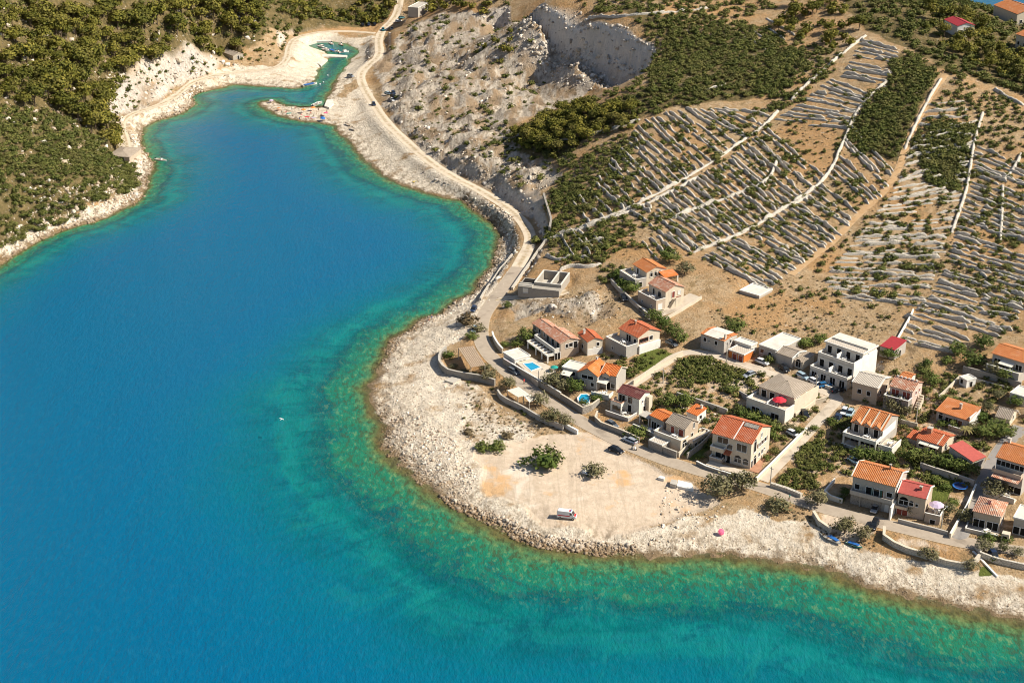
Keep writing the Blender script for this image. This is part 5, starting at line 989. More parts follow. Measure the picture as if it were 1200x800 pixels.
# pines
PF = [([(-60,20),(0,28),(60,22),(110,5),(210,-15),(300,-15),(305,28),(285,58),(240,62),(205,62),(172,62),(160,92),(126,96),(128,130),(142,150),(145,172),(115,170),(100,150),(50,128),(0,128),(-60,150)], 300, 4.3, 3.0, 6.6),
      ([(612,156),(660,132),(715,126),(742,132),(735,150),(690,168),(650,182),(602,180)], 90, 2.8, 2.4, 3.8), ([(300,-15),(470,-20),(462,10),(440,26),(390,24),(340,26)], 36, 4, 2.6, 4.2), ([(490,-15),(560,-15),(590,20),(560,18),(520,10),(490,22),(478,20)], 24, 4, 2.6, 4),
      ([(905,0),(990,10),(1010,38),(985,60),(950,55),(905,35)], 34, 4, 2.6, 4.2), ([(1090,10),(1200,60),(1215,120),(1150,80),(1090,50)], 50, 4.5, 2.6, 4.), ([(560,60),(600,35),(600,60),(585,75)], 8, 4, 2, 3.)]
trees = []
PL = ['olive green pine in the large wood on the slope west of the bay', 'bright green pine in the belt between quarry and terrace fields', 'pine in the strip of wood above the head of the bay', 'pine beside the concrete shed at the top of the valley', 'pine in the clump at the top of the terrace fields', 'pine on the wooded ridge in the upper right corner', 'pine in the small clump at the edge of the quarry cut']
for k_, (poly, n_, gap, a, b) in enumerate(PF):
    for p in scatter(poly, n_, gap): trees.append((p[0], p[1], random.uniform(a, b), PL[k_]))
trees.sort(key=lambda t: -t[2]/t[1])
for i, (x, y, s, lb) in enumerate(trees[:300]): place_tree('pine_tree', PINE[i % 5], PTR[i % 2], x, y, s, lb, 'pine', 'pines in the woods round the bay', sz=random.uniform(.95, 1.45))
if len(trees) > 300: stuff_cloud('far_pines', 'smaller far pines', [(x, y, float(hgt(x, y)), s) for x, y, s, lb in trees[300:]], 'pine', 80, .2, .9)

# macchia scrub
SF = [([(600,160),(680,186),(735,158),(738,182),(695,215),(668,250),(655,290),(640,262),(645,225),(662,200),(640,188)], 240, 1.5, .9, 1.9), ([(640,122),(700,113),(745,99),(768,62),(778,60),(760,105),(745,140),(700,136)], 110, 1.7, 1., 2.), ([(640,-20),(660,0),(700,15),(748,34),(775,42),(780,25),(720,2),(690,-20)], 130, 1.8, 1., 2.), ([(560,-20),(600,-25),(602,-5),(590,15),(565,10)], 40, 2., 1., 2.), ([(-60,128),(50,132),(110,155),(165,196),(158,222),(112,240),(66,264),(22,280),(-60,320)], 520, 2.1, 1.5, 3.0), ([(-60,-20),(300,-20),(300,40),(200,62),(160,92),(100,120),(0,128),(-60,128)], 300, 2.6, 1.3, 2.6),
 ([(300,-20),(478,-20),(465,16),(440,28),(390,27),(345,35),(300,40)], 150, 2.2, 1.3, 2.6), ([(690,-20),(900,-20),(905,12),(830,25),(760,22),(700,12)], 420, 1.9, 1.2, 2.3), ([(745,30),(830,18),(905,30),(935,62),(925,100),(880,112),(800,122),(745,140),(760,100),(775,55)], 800, 1.7, 1.2, 2.2),
 ([(640,140),(720,122),(745,135),(735,152),(690,170),(650,186),(600,184),(610,158)], 120, 2.0, .9, 1.7), ([(960,-20),(1330,-20),(1330,170),(1200,118),(1130,98),(1105,78),(1060,52),(1010,32)], 1800, 1.9, 1.4, 2.9),
 ([(1055,60),(1100,82),(1085,120),(1062,188),(1000,176),(1006,150),(1030,100)], 330, 1.6, 1.2, 2.1), ([(1074,170),(1100,140),(1140,150),(1134,225),(1110,225),(1072,195)], 190, 1.6, 1.1, 2.1), ([(1100,90),(1150,100),(1230,140),(1230,180),(1150,165),(1140,145),(1090,130)], 120, 2.4, 1., 1.9),
 ([(1000,268),(1040,262),(1075,285),(1110,285),(1100,305),(1060,302),(1010,285)], 34, 2., .8, 1.5), ([(640,240),(665,215),(690,225),(735,300),(700,315),(650,300)], 170, 1.6, .9, 1.7), ([(700,170),(760,185),(755,215),(700,235),(672,228)], 40, 2., .8, 1.6), ([(940,45),(985,62),(975,88),(925,125),(900,140),(890,110),(905,70)], 170, 1.8, 1.2, 2.2),
 ([(1150,320),(1330,350),(1330,420),(1180,380),(1140,350)], 70, 2., .8, 1.6), ([(700,300),(735,318),(745,335),(725,340),(705,322)], 26, 1.6, .8, 1.4), ([(790,425),(835,418),(868,440),(850,455),(815,448),(785,438)], 80, 1.5, .9, 1.5), ([(915,520),(945,508),(975,525),(985,540),(960,550),(930,548)], 60, 1.5, .9, 1.5), ([(905,552),(935,545),(960,553),(948,572),(925,574),(905,565)], 60, 1.5, .9, 1.5), ([(705,410),(725,415),(750,430),(765,428),(740,448),(720,438)], 26, 1.4, .8, 1.2)]
shr = []
def whereabouts(px, py):
    if px < 300: return 'dark evergreen shrub on the stony slope west of the bay' if py > 120 else 'dark evergreen shrub in the gaps of the west pine wood'
    if py < 45 and px < 480: return 'evergreen shrub on the slope above the harbour inlet'
    if px < 600 and py < 240: return 'evergreen shrub on the bare rock of the quarry ground'
    if px < 665 and py > 430: return 'low shrub on the rocky headland'
    if py > 405 and px < 890: return 'evergreen shrub in the thicket and gardens between the lane and the coast road' if px > 780 else 'garden shrub among the houses near the pool'
    if py > 505 and px < 990: return 'evergreen shrub in the green thicket beside the lane'
    if py > 405: return 'garden shrub among the houses on the right side of the village'
    if py < 140: return 'evergreen shrub in the dense scrub of the upper hillside'
    if px < 745: return 'evergreen shrub in the scrub left of the terrace fields'
    return 'evergreen shrub growing among the terrace walls'
for poly, n_, gap, a, b in SF:
    for p in scatter(poly, n_, gap*.82): shr.append((p[0], p[1], random.uniform(a, b)))
FLD = [([(668,240),(700,208),(750,145),(850,128),(907,139),(838,188),(735,244),(690,262)], 170, .8, 2.5), ([(735,250),(838,190),(900,150),(975,205),(893,258),(812,295)], 120, .7, 2.3), ([(640,300),(690,268),(735,255),(760,290),(700,320),(650,318)], 90, .8, 2.1), ([(818,300),(960,218),(1050,200),(975,285),(905,342)], 70, .7, 2.), ([(990,345),(1060,200),(1140,200),(1215,210),(1200,390),(1090,350)], 130, .7, 2.3), ([(640,300),(700,250),(905,135),(1000,140),(1090,110),(1200,170),(1200,395),(1060,365),(905,345),(812,300)], 900, .5, 1.9), ([(905,345),(1060,365),(1040,400),(960,395),(880,380),(840,375)], 40, .5, 1.3), ([(560,440),(640,480),(660,500),(600,515),(545,500),(540,470)], 20, .4, .9), ([(450,60),(480,25),(600,25),(640,90),(600,150),(650,190),(640,225),(560,215),(470,150)], 230, .6, 2.4), ([(200,50),(300,30),(345,40),(335,70),(280,76),(215,88)], 70, .6, 2.), ([(120,100),(165,75),(205,100),(150,130)], 30, .6, 1.6), ([(700,440),(760,410),(900,430),(1000,440),(1090,440),(1200,460),(1200,580),(1100,570),(1000,560),(900,540),(760,500)], 520, .7, 1.8), ([(560,135),(640,150),(610,190),(570,190)], 60, .8, 2.)]
for poly, n_, a, b in FLD:
    for p in scatter(poly, n_, 1.6): shr.append((p[0], p[1], a+(b-a)*random.random()**1.6))
for P in FIELD_PTS:                                           # bushes that grow along the terrace walls
    for _ in range(random.choice((0, 0, 1, 1, 2))):
        k = random.uniform(0, len(P)-1.01); i = int(k); q = P[i]+(P[i+1]-P[i])*(k-i); shr.append((q[0]+random.uniform(-1.2, 1.2), q[1]+random.uniform(-1.4, .5), random.uniform(.5, 1.4)))
shr.sort(key=lambda t: -t[2]/t[1])
def to_px(x, y, z): d = np.array([x, y, z-HC]); zc = d[1]*CP-d[2]*SP; return 600+FPX*d[0]/zc, 400-FPX*(d[1]*SP+d[2]*CP)/zc
for i, (x, y, s) in enumerate(shr[:300]): place_mesh('shrub', MAC[i % 6], x, y, s, whereabouts(*to_px(x, y, float(hgt(x, y)))), 'shrub', 'evergreen shrubs of the scrub', sz=.8)
stuff_cloud('scrub', 'dense evergreen scrub covering the slopes', [(x, y, float(hgt(x, y)), s) for x, y, s in shr[300:]], 'macchia', 88, .2)
dr = []
for poly, n_ in (([(640,300),(905,135),(1090,110),(1200,170),(1200,395),(1060,365),(905,345)], 1500), ([(830,380),(905,345),(1050,368),(1045,405),(960,400),(880,395)], 260), ([(600,345),(720,330),(740,370),(640,385)], 130), ([(555,455),(640,490),(660,505),(570,515),(545,490)], 120), ([(455,150),(560,225),(600,230),(640,200),(560,130),(470,60)], 160), ([(700,460),(900,470),(1000,540),(1180,560),(1190,440),(1060,420),(900,440)], 160), ([(170,70),(300,60),(345,45),(300,80),(200,100)], 70), ([(880,590),(975,610),(1040,640),(1000,645),(900,615)], 60)):
    for p in scatter(poly, n_, 1.): dr.append((p[0], p[1], float(hgt(p[0], p[1])), random.uniform(.25, .7)))
stuff_cloud('dry_tufts', 'dry brown tufts and low dead bushes on the fields', dr, 'drybush', 16, .3, .55)

# ------------------------------------------------------------------ village and shore trees, one label each
def wpx(px, py): p = T(px, py); return float(p[0]), float(p[1])
def mpp(px, py): p = T(px, py); return float(np.linalg.norm(p-np.array([0, 0, HC])))/FPX     # metres per photo pixel there
TREES = [ # px, py of the foot, width in pixels, kind, label, group
 (842,582,44,'olive','largest grey green olive at the seaward road edge opposite the large cream house'),(868,574,38,'olive','second big olive leaning against the largest one by the coast road'),
 (912,595,34,'olive','olive bush on the seaward side of the road opposite the lane mouth'),(957,592,30,'olive','olive at the road edge above the short curved sea wall'),
 (990,624,30,'olive','olive tree at the top of the beach left of the dark parked car'),(1011,631,24,'olive','smaller olive beside the dark car at the top of the beach'),
 (1088,656,25,'olive','olive growing at the foot of the long curved sea wall'),(1138,668,20,'olive','small olive at the right end of the long curved sea wall'),
 (640,547,44,'garden','bright green bush standing alone in the parking ground'),(697,555,34,'olive','grey brown bush in the parking ground with a trailer beside it'),
 (646,496,30,'olive','olive above the long retaining wall at its right end'),(663,499,22,'olive','small olive at the end of the long retaining wall'),(633,475,24,'olive','olive beside the beige pergola of the roadside terrace'),(596,456,24,'olive','olive left of the beige striped pergola'),(574,447,24,'olive','dark olive at the right end of the beach restaurant wall'),(569,436,18,'olive','olive between restaurant pergola and coast road'),
 (527,418,15,'garden','bush at the left corner of the beach restaurant terrace'),(531,431,13,'olive','bush inside the bend of the curved restaurant wall'),(543,436,15,'olive','bush under the brown pergola on the restaurant terrace'),(556,440,14,'olive','bush by the restaurant wall below the brown pergola'),
 (606,404,16,'garden','green shrub left of the long stone villa'),(616,400,22,'garden','dark garden tree at the left end of the long stone villa'),(628,409,15,'garden','small shrub between pool house and villa'),(592,406,12,'garden','shrub inside the curved cream wall at the road bend'),
 (648,453,30,'olive','olive in the garden left of the bright orange gabled house'),(661,458,22,'olive','olive inside the road wall below the bright orange gabled house'),(674,459,22,'garden','green tree before the front gable of the bright orange house'),(665,432,18,'garden','tree in the gap between villa and bright orange house'),(697,469,15,'garden','green bush beside the garden pond'),(684,474,13,'garden','low bush left of the garden pond'),
 (766,376,20,'garden','yellow green tree behind the house with the lawn'),(777,384,20,'garden','second tree in the line along the driveway'),(787,393,22,'garden','tree beside the grey car behind the lawn house'),(797,401,20,'garden','dark tree at the end of the tree line by the lane'),
 (784,308,24,'garden','dark green tree behind the cream house that stands highest'),(803,321,24,'olive','yellowish tree right of the two upper houses'),(731,334,22,'garden','tree in the hedge left of the two upper houses'),(740,343,20,'garden','tree below the terrace of the highest house'),(721,324,18,'garden','tree at the upper end of the hedge by the upper houses'),
 (783,475,20,'garden','round green tree behind the annex with the bright roof'),(802,476,22,'garden','dark tree behind the grey roofed pair of houses'),(748,512,24,'garden','flowering hedge tree in the front garden by the parked wagon'),(738,509,18,'garden','low garden bush behind the silver wagon'),
 (862,389,26,'garden','round dark tree behind the grey house with orange roof ends'),(856,460,20,'garden','dark bush at the end of the rough wall by the lane'),(942,408,20,'garden','tree left of the white apartment house'),(960,402,16,'garden','small tree behind the white apartment house'),
 (866,486,20,'garden','left end tree of the hedge behind the large cream house'),(880,491,22,'garden','second tree of the hedge behind the large cream house'),(894,498,22,'garden','third tree of the hedge behind the large cream house'),(908,503,22,'garden','fourth tree of the hedge behind the large cream house'),(924,503,20,'olive','pale tree at the right end of the hedge by the lane bend'),(937,507,18,'garden','bush on the bend of the lane'),
 (1007,539,24,'garden','dark tree before the dormer house terrace on the left'),(1024,541,24,'garden','dark tree before the middle of the dormer house'),(1039,543,20,'garden','tree at the right corner of the dormer house'),
 (1067,540,24,'garden','dark tree behind the long orange roofed house'),(1081,542,24,'garden','tree below the vivid red roofed house'),(1095,546,24,'garden','tall tree behind the long grey garden wall on its left'),(1109,549,24,'garden','tall tree behind the middle of the long grey garden wall'),(1124,552,22,'garden','tree behind the right half of the long grey garden wall'),(1138,555,20,'garden','tree near the alley below the dull red shed roof'),
 (1131,514,18,'palmleaf','yellowish palm right of the vivid red roofed house'),(1127,530,18,'palmleaf','second yellowish palm near the vivid red roofed house'),(1139,507,20,'olive','grey green tree behind the palms'),(1152,512,24,'garden','dark tree in the garden behind the dull red shed'),(1166,508,24,'garden','dark tree below the grey roofed cottage'),(1178,512,22,'garden','tree beside the upper end of the alley'),(1148,495,20,'garden','tree right of the low pale orange roofed house'),(1157,482,18,'olive','tree behind the grey roofed cottage'),
 (1165,582,34,'olive','wide spreading tree behind the small old hipped roof house'),(1132,612,26,'olive','olive left of the small old hipped roof house'),(1070,601,24,'olive','olive in front of the pinkish roofed house'),(1110,603,22,'olive','tree in the yard right of the pinkish roofed house'),(1116,594,16,'garden','small tree by the yard umbrella'),(1096,565,14,'garden','shrub on the left of the back lawn'),(1109,572,14,'garden','shrub in the middle of the back lawn'),
 (1152,407,22,'garden','umbrella shaped tree left of the upper orange roofed house'),(1140,430,28,'garden','big round tree above the dark stone wall'),(1121,416,22,'garden','tree at the end of the lowest terrace walls'),(1165,440,26,'olive','tree in front of the upper orange roofed house'),(1178,446,22,'garden','dark tree behind the right end of the dark stone wall'),(1110,425,16,'garden','bush beside the lowest terrace wall'),
 (1047,482,30,'olive','wide olive below the terrace of the weathered red roofed house'),(1062,486,20,'olive','olive at the grey wall beside the utility pole'),(1041,420,20,'garden','tree beside the crimson roofed shed'),(1085,428,16,'garden','bush in the bare plot above the weathered roof house'),(1092,450,18,'garden','tree in the bare plot near the little white hut'),(1082,436,14,'garden','shrub in the bare plot'),(1112,476,20,'garden','tree behind the low pale orange roofed house'),(1125,478,18,'garden','second tree behind the low pale orange roofed house'),(1118,500,18,'garden','bush at the front of the low pale orange roofed house'),(1104,499,14,'garden','bush by the arched window of the low pale orange roofed house'),(1170,468,18,'olive','tree by the thin lower wall near the right edge'),(1190,476,18,'garden','tree at the right edge near the flat roofed garage'),
 (1153,645,22,'olive','olive at the end of the coast road by the dark blue car'),(1176,646,16,'olive','thin olive right of the dark blue car'),(1192,651,16,'olive','olive at the right edge above the sea wall'),(1158,632,18,'garden','dark bush before the old hipped roof house'),(1178,634,16,'garden','dark bush right of the old hipped roof house patio'),(1165,655,12,'garden','yellow green shrub behind the right hand sea wall'),
 (1015,470,14,'garden','bush at the corner of the lane junction'),(975,497,14,'garden','bush beside the cars parked at the dormer house'),(1060,523,14,'garden','bush in the yard right of the dormer house'),(820,536,12,'garden','shrub in the strip left of the large cream house'),(905,512,16,'garden','bush by the white car behind the large cream house'),(890,425,12,'olive','scruffy bush by the silver car on the bare ground'),(902,423,16,'garden','bush at the foot of the flat roofed grey house'),(955,503,12,'garden','shrub at the lane edge'),
 (985,586,12,'garden','bush in the walled court'),(992,580,14,'garden','small dark conifer before the long orange roofed house'),(560,388,20,'olive','bush beside the silver car below the road bend'),(548,380,26,'drybush','low grey bush on the rocks above the bathers'),(553,396,16,'garden','dark bush behind the silver car at the road bend'),
 (566,527,20,'garden','left half of the low green bush at the edge of the rocks'),(581,527,22,'garden','right half of the low green bush at the edge of the rocks'),(548,508,14,'drybush','low dry bush on the headland'),(594,513,16,'drybush','low brown bush near the parking ground'),(628,285,14,'macchia','bush at the top end of the coast road wall'),(594,360,12,'garden','bush at the junction of the track to the ruin'),
]
def village_trees():
    for i, (px, py, w, k, lb) in enumerate(TREES):
        x, y = wpx(px, py); s = w*mpp(px, py)/2*(1.12 if k == 'olive' else 1.28); cat = 'tree'
        if k in ('drybush', 'macchia'): o = place_mesh('bush', (DRY if k == 'drybush' else MAC)[i % 3], x, y, s, lb, 'bush', None); continue
        if k == 'palmleaf': palm(x, y, s, lb); continue
        small = 'bush' in lb or 'shrub' in lb or 'hedge' in lb
        if small: place_mesh('bush', (HED if k == 'garden' else OSH)[i % 4], x, y, s, lb, 'bush', None, sz=.8)
        else: place_tree('olive_tree' if k == 'olive' else 'garden_tree', (OLV if k == 'olive' else GRD)[i % 5], VTR[i % 2], x, y, s, lb, sz=.88)
def palm(x, y, s, lb):
    z = float(hgt(x, y)); t = thing('palm', lb, 'palm', (x, y, z)); MB().tube((0, 0, -.3), (.1, 0, s*1.1), .16, .12, 7).obj('trunk', M['bark'], t)
    for k in range(13):
        a = k*2.4; m = MB(); P = [Vector((math.cos(a)*s*.95*f, math.sin(a)*s*.95*f, s*1.1+s*(.55*f-.75*f*f)*(1.2 if k % 2 else .8))) for f in (0, .35, .7, 1)]; n = Vector((-math.sin(a), math.cos(a), 0))
        for A, B, wa, wb in zip(P[:-1], P[1:], (.12, .3, .22), (.3, .22, .04)): m.poly([A-n*wa, B-n*wb, B+n*wb, A+n*wa])
        m.obj('frond', M['palmleaf'], t)
village_trees()

# ------------------------------------------------------------------ loose rock along the shores
def rocks(name, label, pts, mat):
    r = np.random.default_rng(5); V0 = np.array([(-1,-1,-1),(1,-1,-1),(1,1,-1),(-1,1,-1),(-1,-1,1),(1,-1,1),(1,1,1),(-1,1,1)], float)/1.5; F0 = np.array([(3,2,1,0),(4,5,6,7),(0,1,5,4),(1,2,6,5),(2,3,7,6),(3,0,4,7)])
    k = len(pts); P = np.array(pts); V = V0[None]*(1+r.uniform(-.5, .38, (k, 8, 3))); V[:, 4:, :2] *= .72; a = r.uniform(0, 6.28, k); V *= np.stack([np.ones(k), r.uniform(.35, 1, k), r.uniform(.3, .75, k)], -1)[:, None]
    c, s = np.cos(a)[:, None], np.sin(a)[:, None]; x = V[..., 0]*c-V[..., 1]*s; y = V[..., 0]*s+V[..., 1]*c; V = np.stack([x, y, V[..., 2]], -1)*P[:, 3, None, None]+P[:, None, :3]
    me = mesh_np(name, V.reshape(-1, 3), (F0[None]+8*np.arange(k)[:, None, None]).reshape(-1, 4), [M[mat]]); tag(link(name, me), label, None, None, 'stuff')
def rockmat():
    q = NM('shore_rock'); g = q.n('ShaderNodeNewGeometry').outputs['Random Per Island']; P = q.pos(); n = q.noise(P, 1.1, 4, .65); s = q.n('ShaderNodeSeparateXYZ'); q.put(s.inputs[0], P)
    c = q.ramp(g, [(0, (.34,.25,.17)), (.3, (.55,.46,.36)), (.6, (.72,.63,.52)), (1, (.80,.73,.63))]); c = q.mix(q.rng(n, .52, .66), c, (.30,.215,.14)); c = q.mix(q.rng(q.math('ADD', s.outputs[2], q.math('MULTIPLY', n, 1.4)), .9, 2.1, .85, 0), c, (.19,.12,.06)); return q.fin(c, .95, q.bump(n, .5, .3), .1)
M['rock'] = rockmat()
def greyrock():
    q = NM('quarry_rock'); g = q.n('ShaderNodeNewGeometry').outputs['Random Per Island']; n = q.noise(q.pos(), .9, 5, .7); c = q.ramp(g, [(0, (.30,.25,.205)), (.4, (.52,.455,.385)), (1, (.76,.69,.60))]); c = q.mix(q.rng(n, .5, .66), c, (.34,.28,.22)); return q.fin(c, .95, q.bump(n, .7, .3), .1)
M['rockgrey'] = greyrock()
def rocks_all():
    pts = []; blocks = []
    def add(poly, n_, a, b, shore=None):
        W = TP(poly)[:, :2]; lo, hi = W.min(0), W.max(0); P = rng.uniform(lo, hi, (n_*8, 2)); P = P[inpoly(P[:, 0], P[:, 1], W)]; D = hsmooth(P[:, 0], P[:, 1], DS)
        if shore: P = P[(D > shore[0]) & (D < shore[1])]; D = D[(D > shore[0]) & (D < shore[1])]
        P = P[:n_]; z = hgt(P[:, 0], P[:, 1]); s = rng.uniform(a, b, len(P))**1.0*rng.choice([.5, .7, .9, 1.1, 1.9], len(P)); pts.extend(np.c_[P, z+s*.05, s].tolist())
    add(Z_SAND[1], 8000, .07, .24, (.5, 60)); add([(515,580),(550,590),(600,610),(640,628),(745,640),(745,660),(640,650),(560,615),(505,580)], 2200, .2, .55, (-1.5, 9)); add([(445,470),(520,500),(560,560),(540,600),(500,580),(440,530)], 2400, .13, .38, (-2, 16))
    add([(540,225),(600,250),(610,290),(580,330),(520,372),(480,392),(440,440),(430,430),(480,370),(540,330),(570,290),(530,240)], 2600, .16, .5, (-2, 14)); add([(0,280),(180,180),(195,200),(170,245),(100,280),(0,330)], 2200, .25, .75, (-2.5, 14)); add([(150,160),(230,95),(250,112),(190,150),(175,190)], 700, .3, .8, (-2, 10))
    add([(740,630),(900,640),(1000,660),(1200,695),(1200,730),(1100,712),(1000,690),(900,665),(745,660)], 1500, .07, .2, (-1.5, 7)); add([(470,120),(520,160),(600,190),(650,200),(640,225),(560,215),(480,160)], 350, .2, .7); add([(480,40),(600,30),(640,100),(560,140),(480,120)], 220, .2, .7); add([(600,40),(690,105),(760,80),(700,60),(640,30)], 260, .4, 1.3); add([(600,345),(720,335),(735,370),(640,385)], 260, .12, .35)
    add([(780,568),(850,590),(830,630),(760,640)], 260, .15, .4); add([(790,470),(860,490),(850,500),(780,480)], 160, .2, .45); add([(0,0),(300,0),(300,60),(160,95),(100,200),(0,280)], 600, .4, 1.3)
    g1, g0 = np.gradient(HG); sl = np.hypot(g0/(DT*GY), g1/(DL*GY)); ok = np.argwhere((sl > .8) & (DS > 6) & (m_scrub < .3) & (GY < 950) & (np.abs(GX/GY) < .4)); pk = pin[ok[:, 0], ok[:, 1]]; ok = np.vstack([ok[pk][rng.permutation(pk.sum())[:3600]], ok[~pk][rng.permutation((~pk).sum())[:2200]]])
    for i, j in ok: s = rng.uniform(.35, 1.3)*rng.choice([.6, 1, 1.5]); blocks.append([GX[i, j], GY[i, j], HG[i, j]-s*.15, s])
    rocks('cliff_blocks', 'fractured rock standing out of the quarry faces and cut banks', blocks, 'rockgrey')
    rocks('loose_rocks', 'loose pale limestone rocks strewn along the shores', pts, 'rock')
rocks_all()

# ------------------------------------------------------------------ vehicles
def paint(name, c, metal=0.): q = NM(name); n = q.noise(q.obj(), 3, 2); return q.fin(q.mix(q.rng(n, .3, .7), tuple(x*.93 for x in c), c), .28, None, .5, metal)
PAINT = {'black': paint('car_paint_black', (.012,.013,.016)), 'silver': paint('car_paint_silver', (.42,.44,.47), .3), 'white': paint('car_paint_white', (.75,.75,.74)), 'navy': paint('car_paint_navy', (.02,.035,.075)), 'grey': paint('car_paint_grey', (.16,.18,.20), .3), 'ice': paint('car_paint_pale_blue', (.42,.55,.62), .2), 'teal': paint('car_paint_teal', (.03,.16,.18)), 'blue': paint('car_paint_blue', (.02,.12,.28))}
M['tyre'] = plain('tyre', (.02,.02,.02), .9); M['rim'] = plain('wheel_rim', (.45,.45,.46), .35, .5, .7); M['lamp'] = plain('headlight_glass', (.75,.77,.78), .15, .6); M['tail'] = plain('tail_light', (.35,.02,.02), .3)
def car_meshes(L=4.3, Wd=1.75, est=0.):
    def loft(secs, name, mat):
        m = MB(); k = len(secs[0]); b = 0
        for s in secs: m.v += s
        for i in range(len(secs)-1):
            for j in range(k): m.f.append([i*k+j, i*k+(j+1) % k, (i+1)*k+(j+1) % k, (i+1)*k+j]); m.mi.append(0)
        m.f += [list(range(k))[::-1], list(range((len(secs)-1)*k, len(secs)*k))]; m.mi += [0, 0]; me = m.mesh(name, mat); return me
    def sec(x, w, z0, z1, sh=.82): w /= 2; return [(x, -w*.93, z0), (x, -w, (z0+z1)/2), (x, -w*sh, z1), (x, w*sh, z1), (x, w, (z0+z1)/2), (x, w*.93, z0)]
    h = L/2; body = loft([sec(-h, Wd*.84, .35, .80), sec(-h+.15, Wd*.95, .28, .92), sec(-h+.9, Wd, .26, .95), sec(.55, Wd, .26, .95), sec(h-.75, Wd*.97, .26, .84), sec(h-.2, Wd*.9, .28, .72), sec(h, Wd*.78, .36, .60)], 'body', PAINT['black'])
    cab = loft([sec(-h+.18-est*.05, Wd*.84, .93, .97), sec(-h+.75-est*.45, Wd*.8, .93, 1.36, .84), sec(-.1, Wd*.82, .93, 1.42, .84), sec(.35, Wd*.82, .93, 1.36, .84), sec(1.15, Wd*.86, .90, .95)], 'cabin_glass', M['glass'])
    roof = loft([sec(-h+.78-est*.45, Wd*.70, 1.35, 1.41), sec(-.1, Wd*.71, 1.40, 1.47), sec(.33, Wd*.70, 1.34, 1.41)], 'roof_panel', PAINT['black']); wh = []
    for sx in (-h+.8, h-.85):
        for sy in (-1, 1): wh.append(MB().tube((sx, sy*(Wd/2-.2), .32), (sx, sy*(Wd/2+.01), .32), .32, k=12).mesh('wheel', M['tyre']))
    rims = [MB().tube((sx, sy*(Wd/2), .32), (sx, sy*(Wd/2+.03), .32), .2, k=10).mesh('rim', M['rim']) for sx in (-h+.8, h-.85) for sy in (-1, 1)]
    hl = [MB().box(h-.16, h-.01, sy*.62-.17, sy*.62+.17, .56, .68).mesh('headlight', M['lamp']) for sy in (-1, 1)]; tl = [MB().box(-h-.005, -h+.1, sy*.64-.14, sy*.64+.14, .66, .82).mesh('tail_light', M['tail']) for sy in (-1, 1)]
    return body, cab, roof, wh, rims, hl, tl
CARM = {'hatch': car_meshes(4.0, 1.72, .5), 'sedan': car_meshes(4.4, 1.76, 0.), 'wagon': car_meshes(4.6, 1.78, .9)}
def car(px, py, dx, dy, col, kind, lb, group=None, name='parked_car', detail=True):
    a = T(px, py); b = T(px+dx, py+dy); t = thing(name, lb, 'car', (a[0], a[1], float(hgt(a[0], a[1]))+.06), math.atan2(b[1]-a[1], b[0]-a[0]), group)
    body, cab, roof, wh, rims, hl, tl = CARM[kind]
    for n_, me in (('body', body), ('roof_panel', roof)):
        o = link(n_, me, t); o.material_slots[0].link = 'OBJECT'; o.material_slots[0].material = PAINT[col]
    link('cabin_glass', cab, t)
    for w, rm_ in zip(wh, rims):
        o = link('wheel', w, t)
        if detail: link('rim', rm_, o)
    if detail:
        for m in hl: link('headlight', m, t)
        for m in tl: link('tail_light', m, t)
CARS = [(722,529,9,3.6,'black','sedan','black saloon parked on the dirt edge opposite the silver wagon'),(738,518,-9,-3.8,'silver','wagon','silver blue estate car parked against the stone garden wall'),(602,437,7,4,'grey','wagon','dark grey off road car in the shade of the pool wall'),
 (555,364,-5,8,'navy','hatch','dark blue car on the rocks left of the road bend'),(556,388,-3,8,'ice','hatch','pale blue car half hidden by bushes at the road bend'),(878,441,-8,4.5,'silver','sedan','silver car alone on the pale bare ground by the lane'),(893,426,8,3,'white','sedan','white car in front of the flat roofed grey house'),(919,434,6,5,'black','hatch','black car at the gabled end of the flat roofed grey house'),
 (941,443,8,5,'ice','wagon','pale blue and white car first in the row below the apartment house'),(954,449,7,4,'white','hatch','white car in the row below the apartment house'),(966,453,9,-2,'blue','sedan','blue car at the end of the row below the apartment house'),(982,459,8,-2,'black','sedan','black car at the lane junction beside the tan sheet roofed house'),(943,487,5,7,'black','hatch','black car beside the hipped roof house wall'),
 (981,492,-4,8,'navy','sedan','dark blue car parked left of the dormer house'),(989,484,-4,8,'white','hatch','white car behind the dark blue one by the dormer house'),(996,486,-4,7,'ice','hatch','pale blue car closest to the dormer house'),(730,351,6,7,'black','sedan','black car beside the grey wall left of the upper houses'),(755,367,8,5,'grey','wagon','dark grey car at the foot of the concrete driveway'),(787,404,7,5,'grey','sedan','grey green car behind the house with the lawn'),
 (1025,598,-3.5,8,'silver','hatch','silver car in the forecourt of the long orange roofed house'),(1024,617,-4,9,'black','wagon','dark off road car at the seaward edge of the coast road'),(1164,652,3,7,'navy','hatch','dark blue car near the end of the coast road'),(929,510,7,4,'white','hatch','white car in the yard behind the large cream house'),(717,499,7,4,'grey','sedan','grey car in the yard of the brown roofed house'),(1001,542,5,3,'ice','hatch','pale blue car under the trees left of the long orange roofed house')]
FARC = [(425,30.5,2,6,'black'),(432,30,2,6,'navy'),(439,29.5,2,6,'black'),(471,22,5,-3,'teal'),(467,26,5,-3,'white'),(449,36,1,5,'teal'),(459,35,2,5,'grey'),(411,90.5,6,1,'silver'),(461,110,7,1,'navy'),(461,114,7,1,'black'),(460,118.5,7,1,'white'),(438,123.5,3,5,'navy'),(455,111,7,0,'ice')]
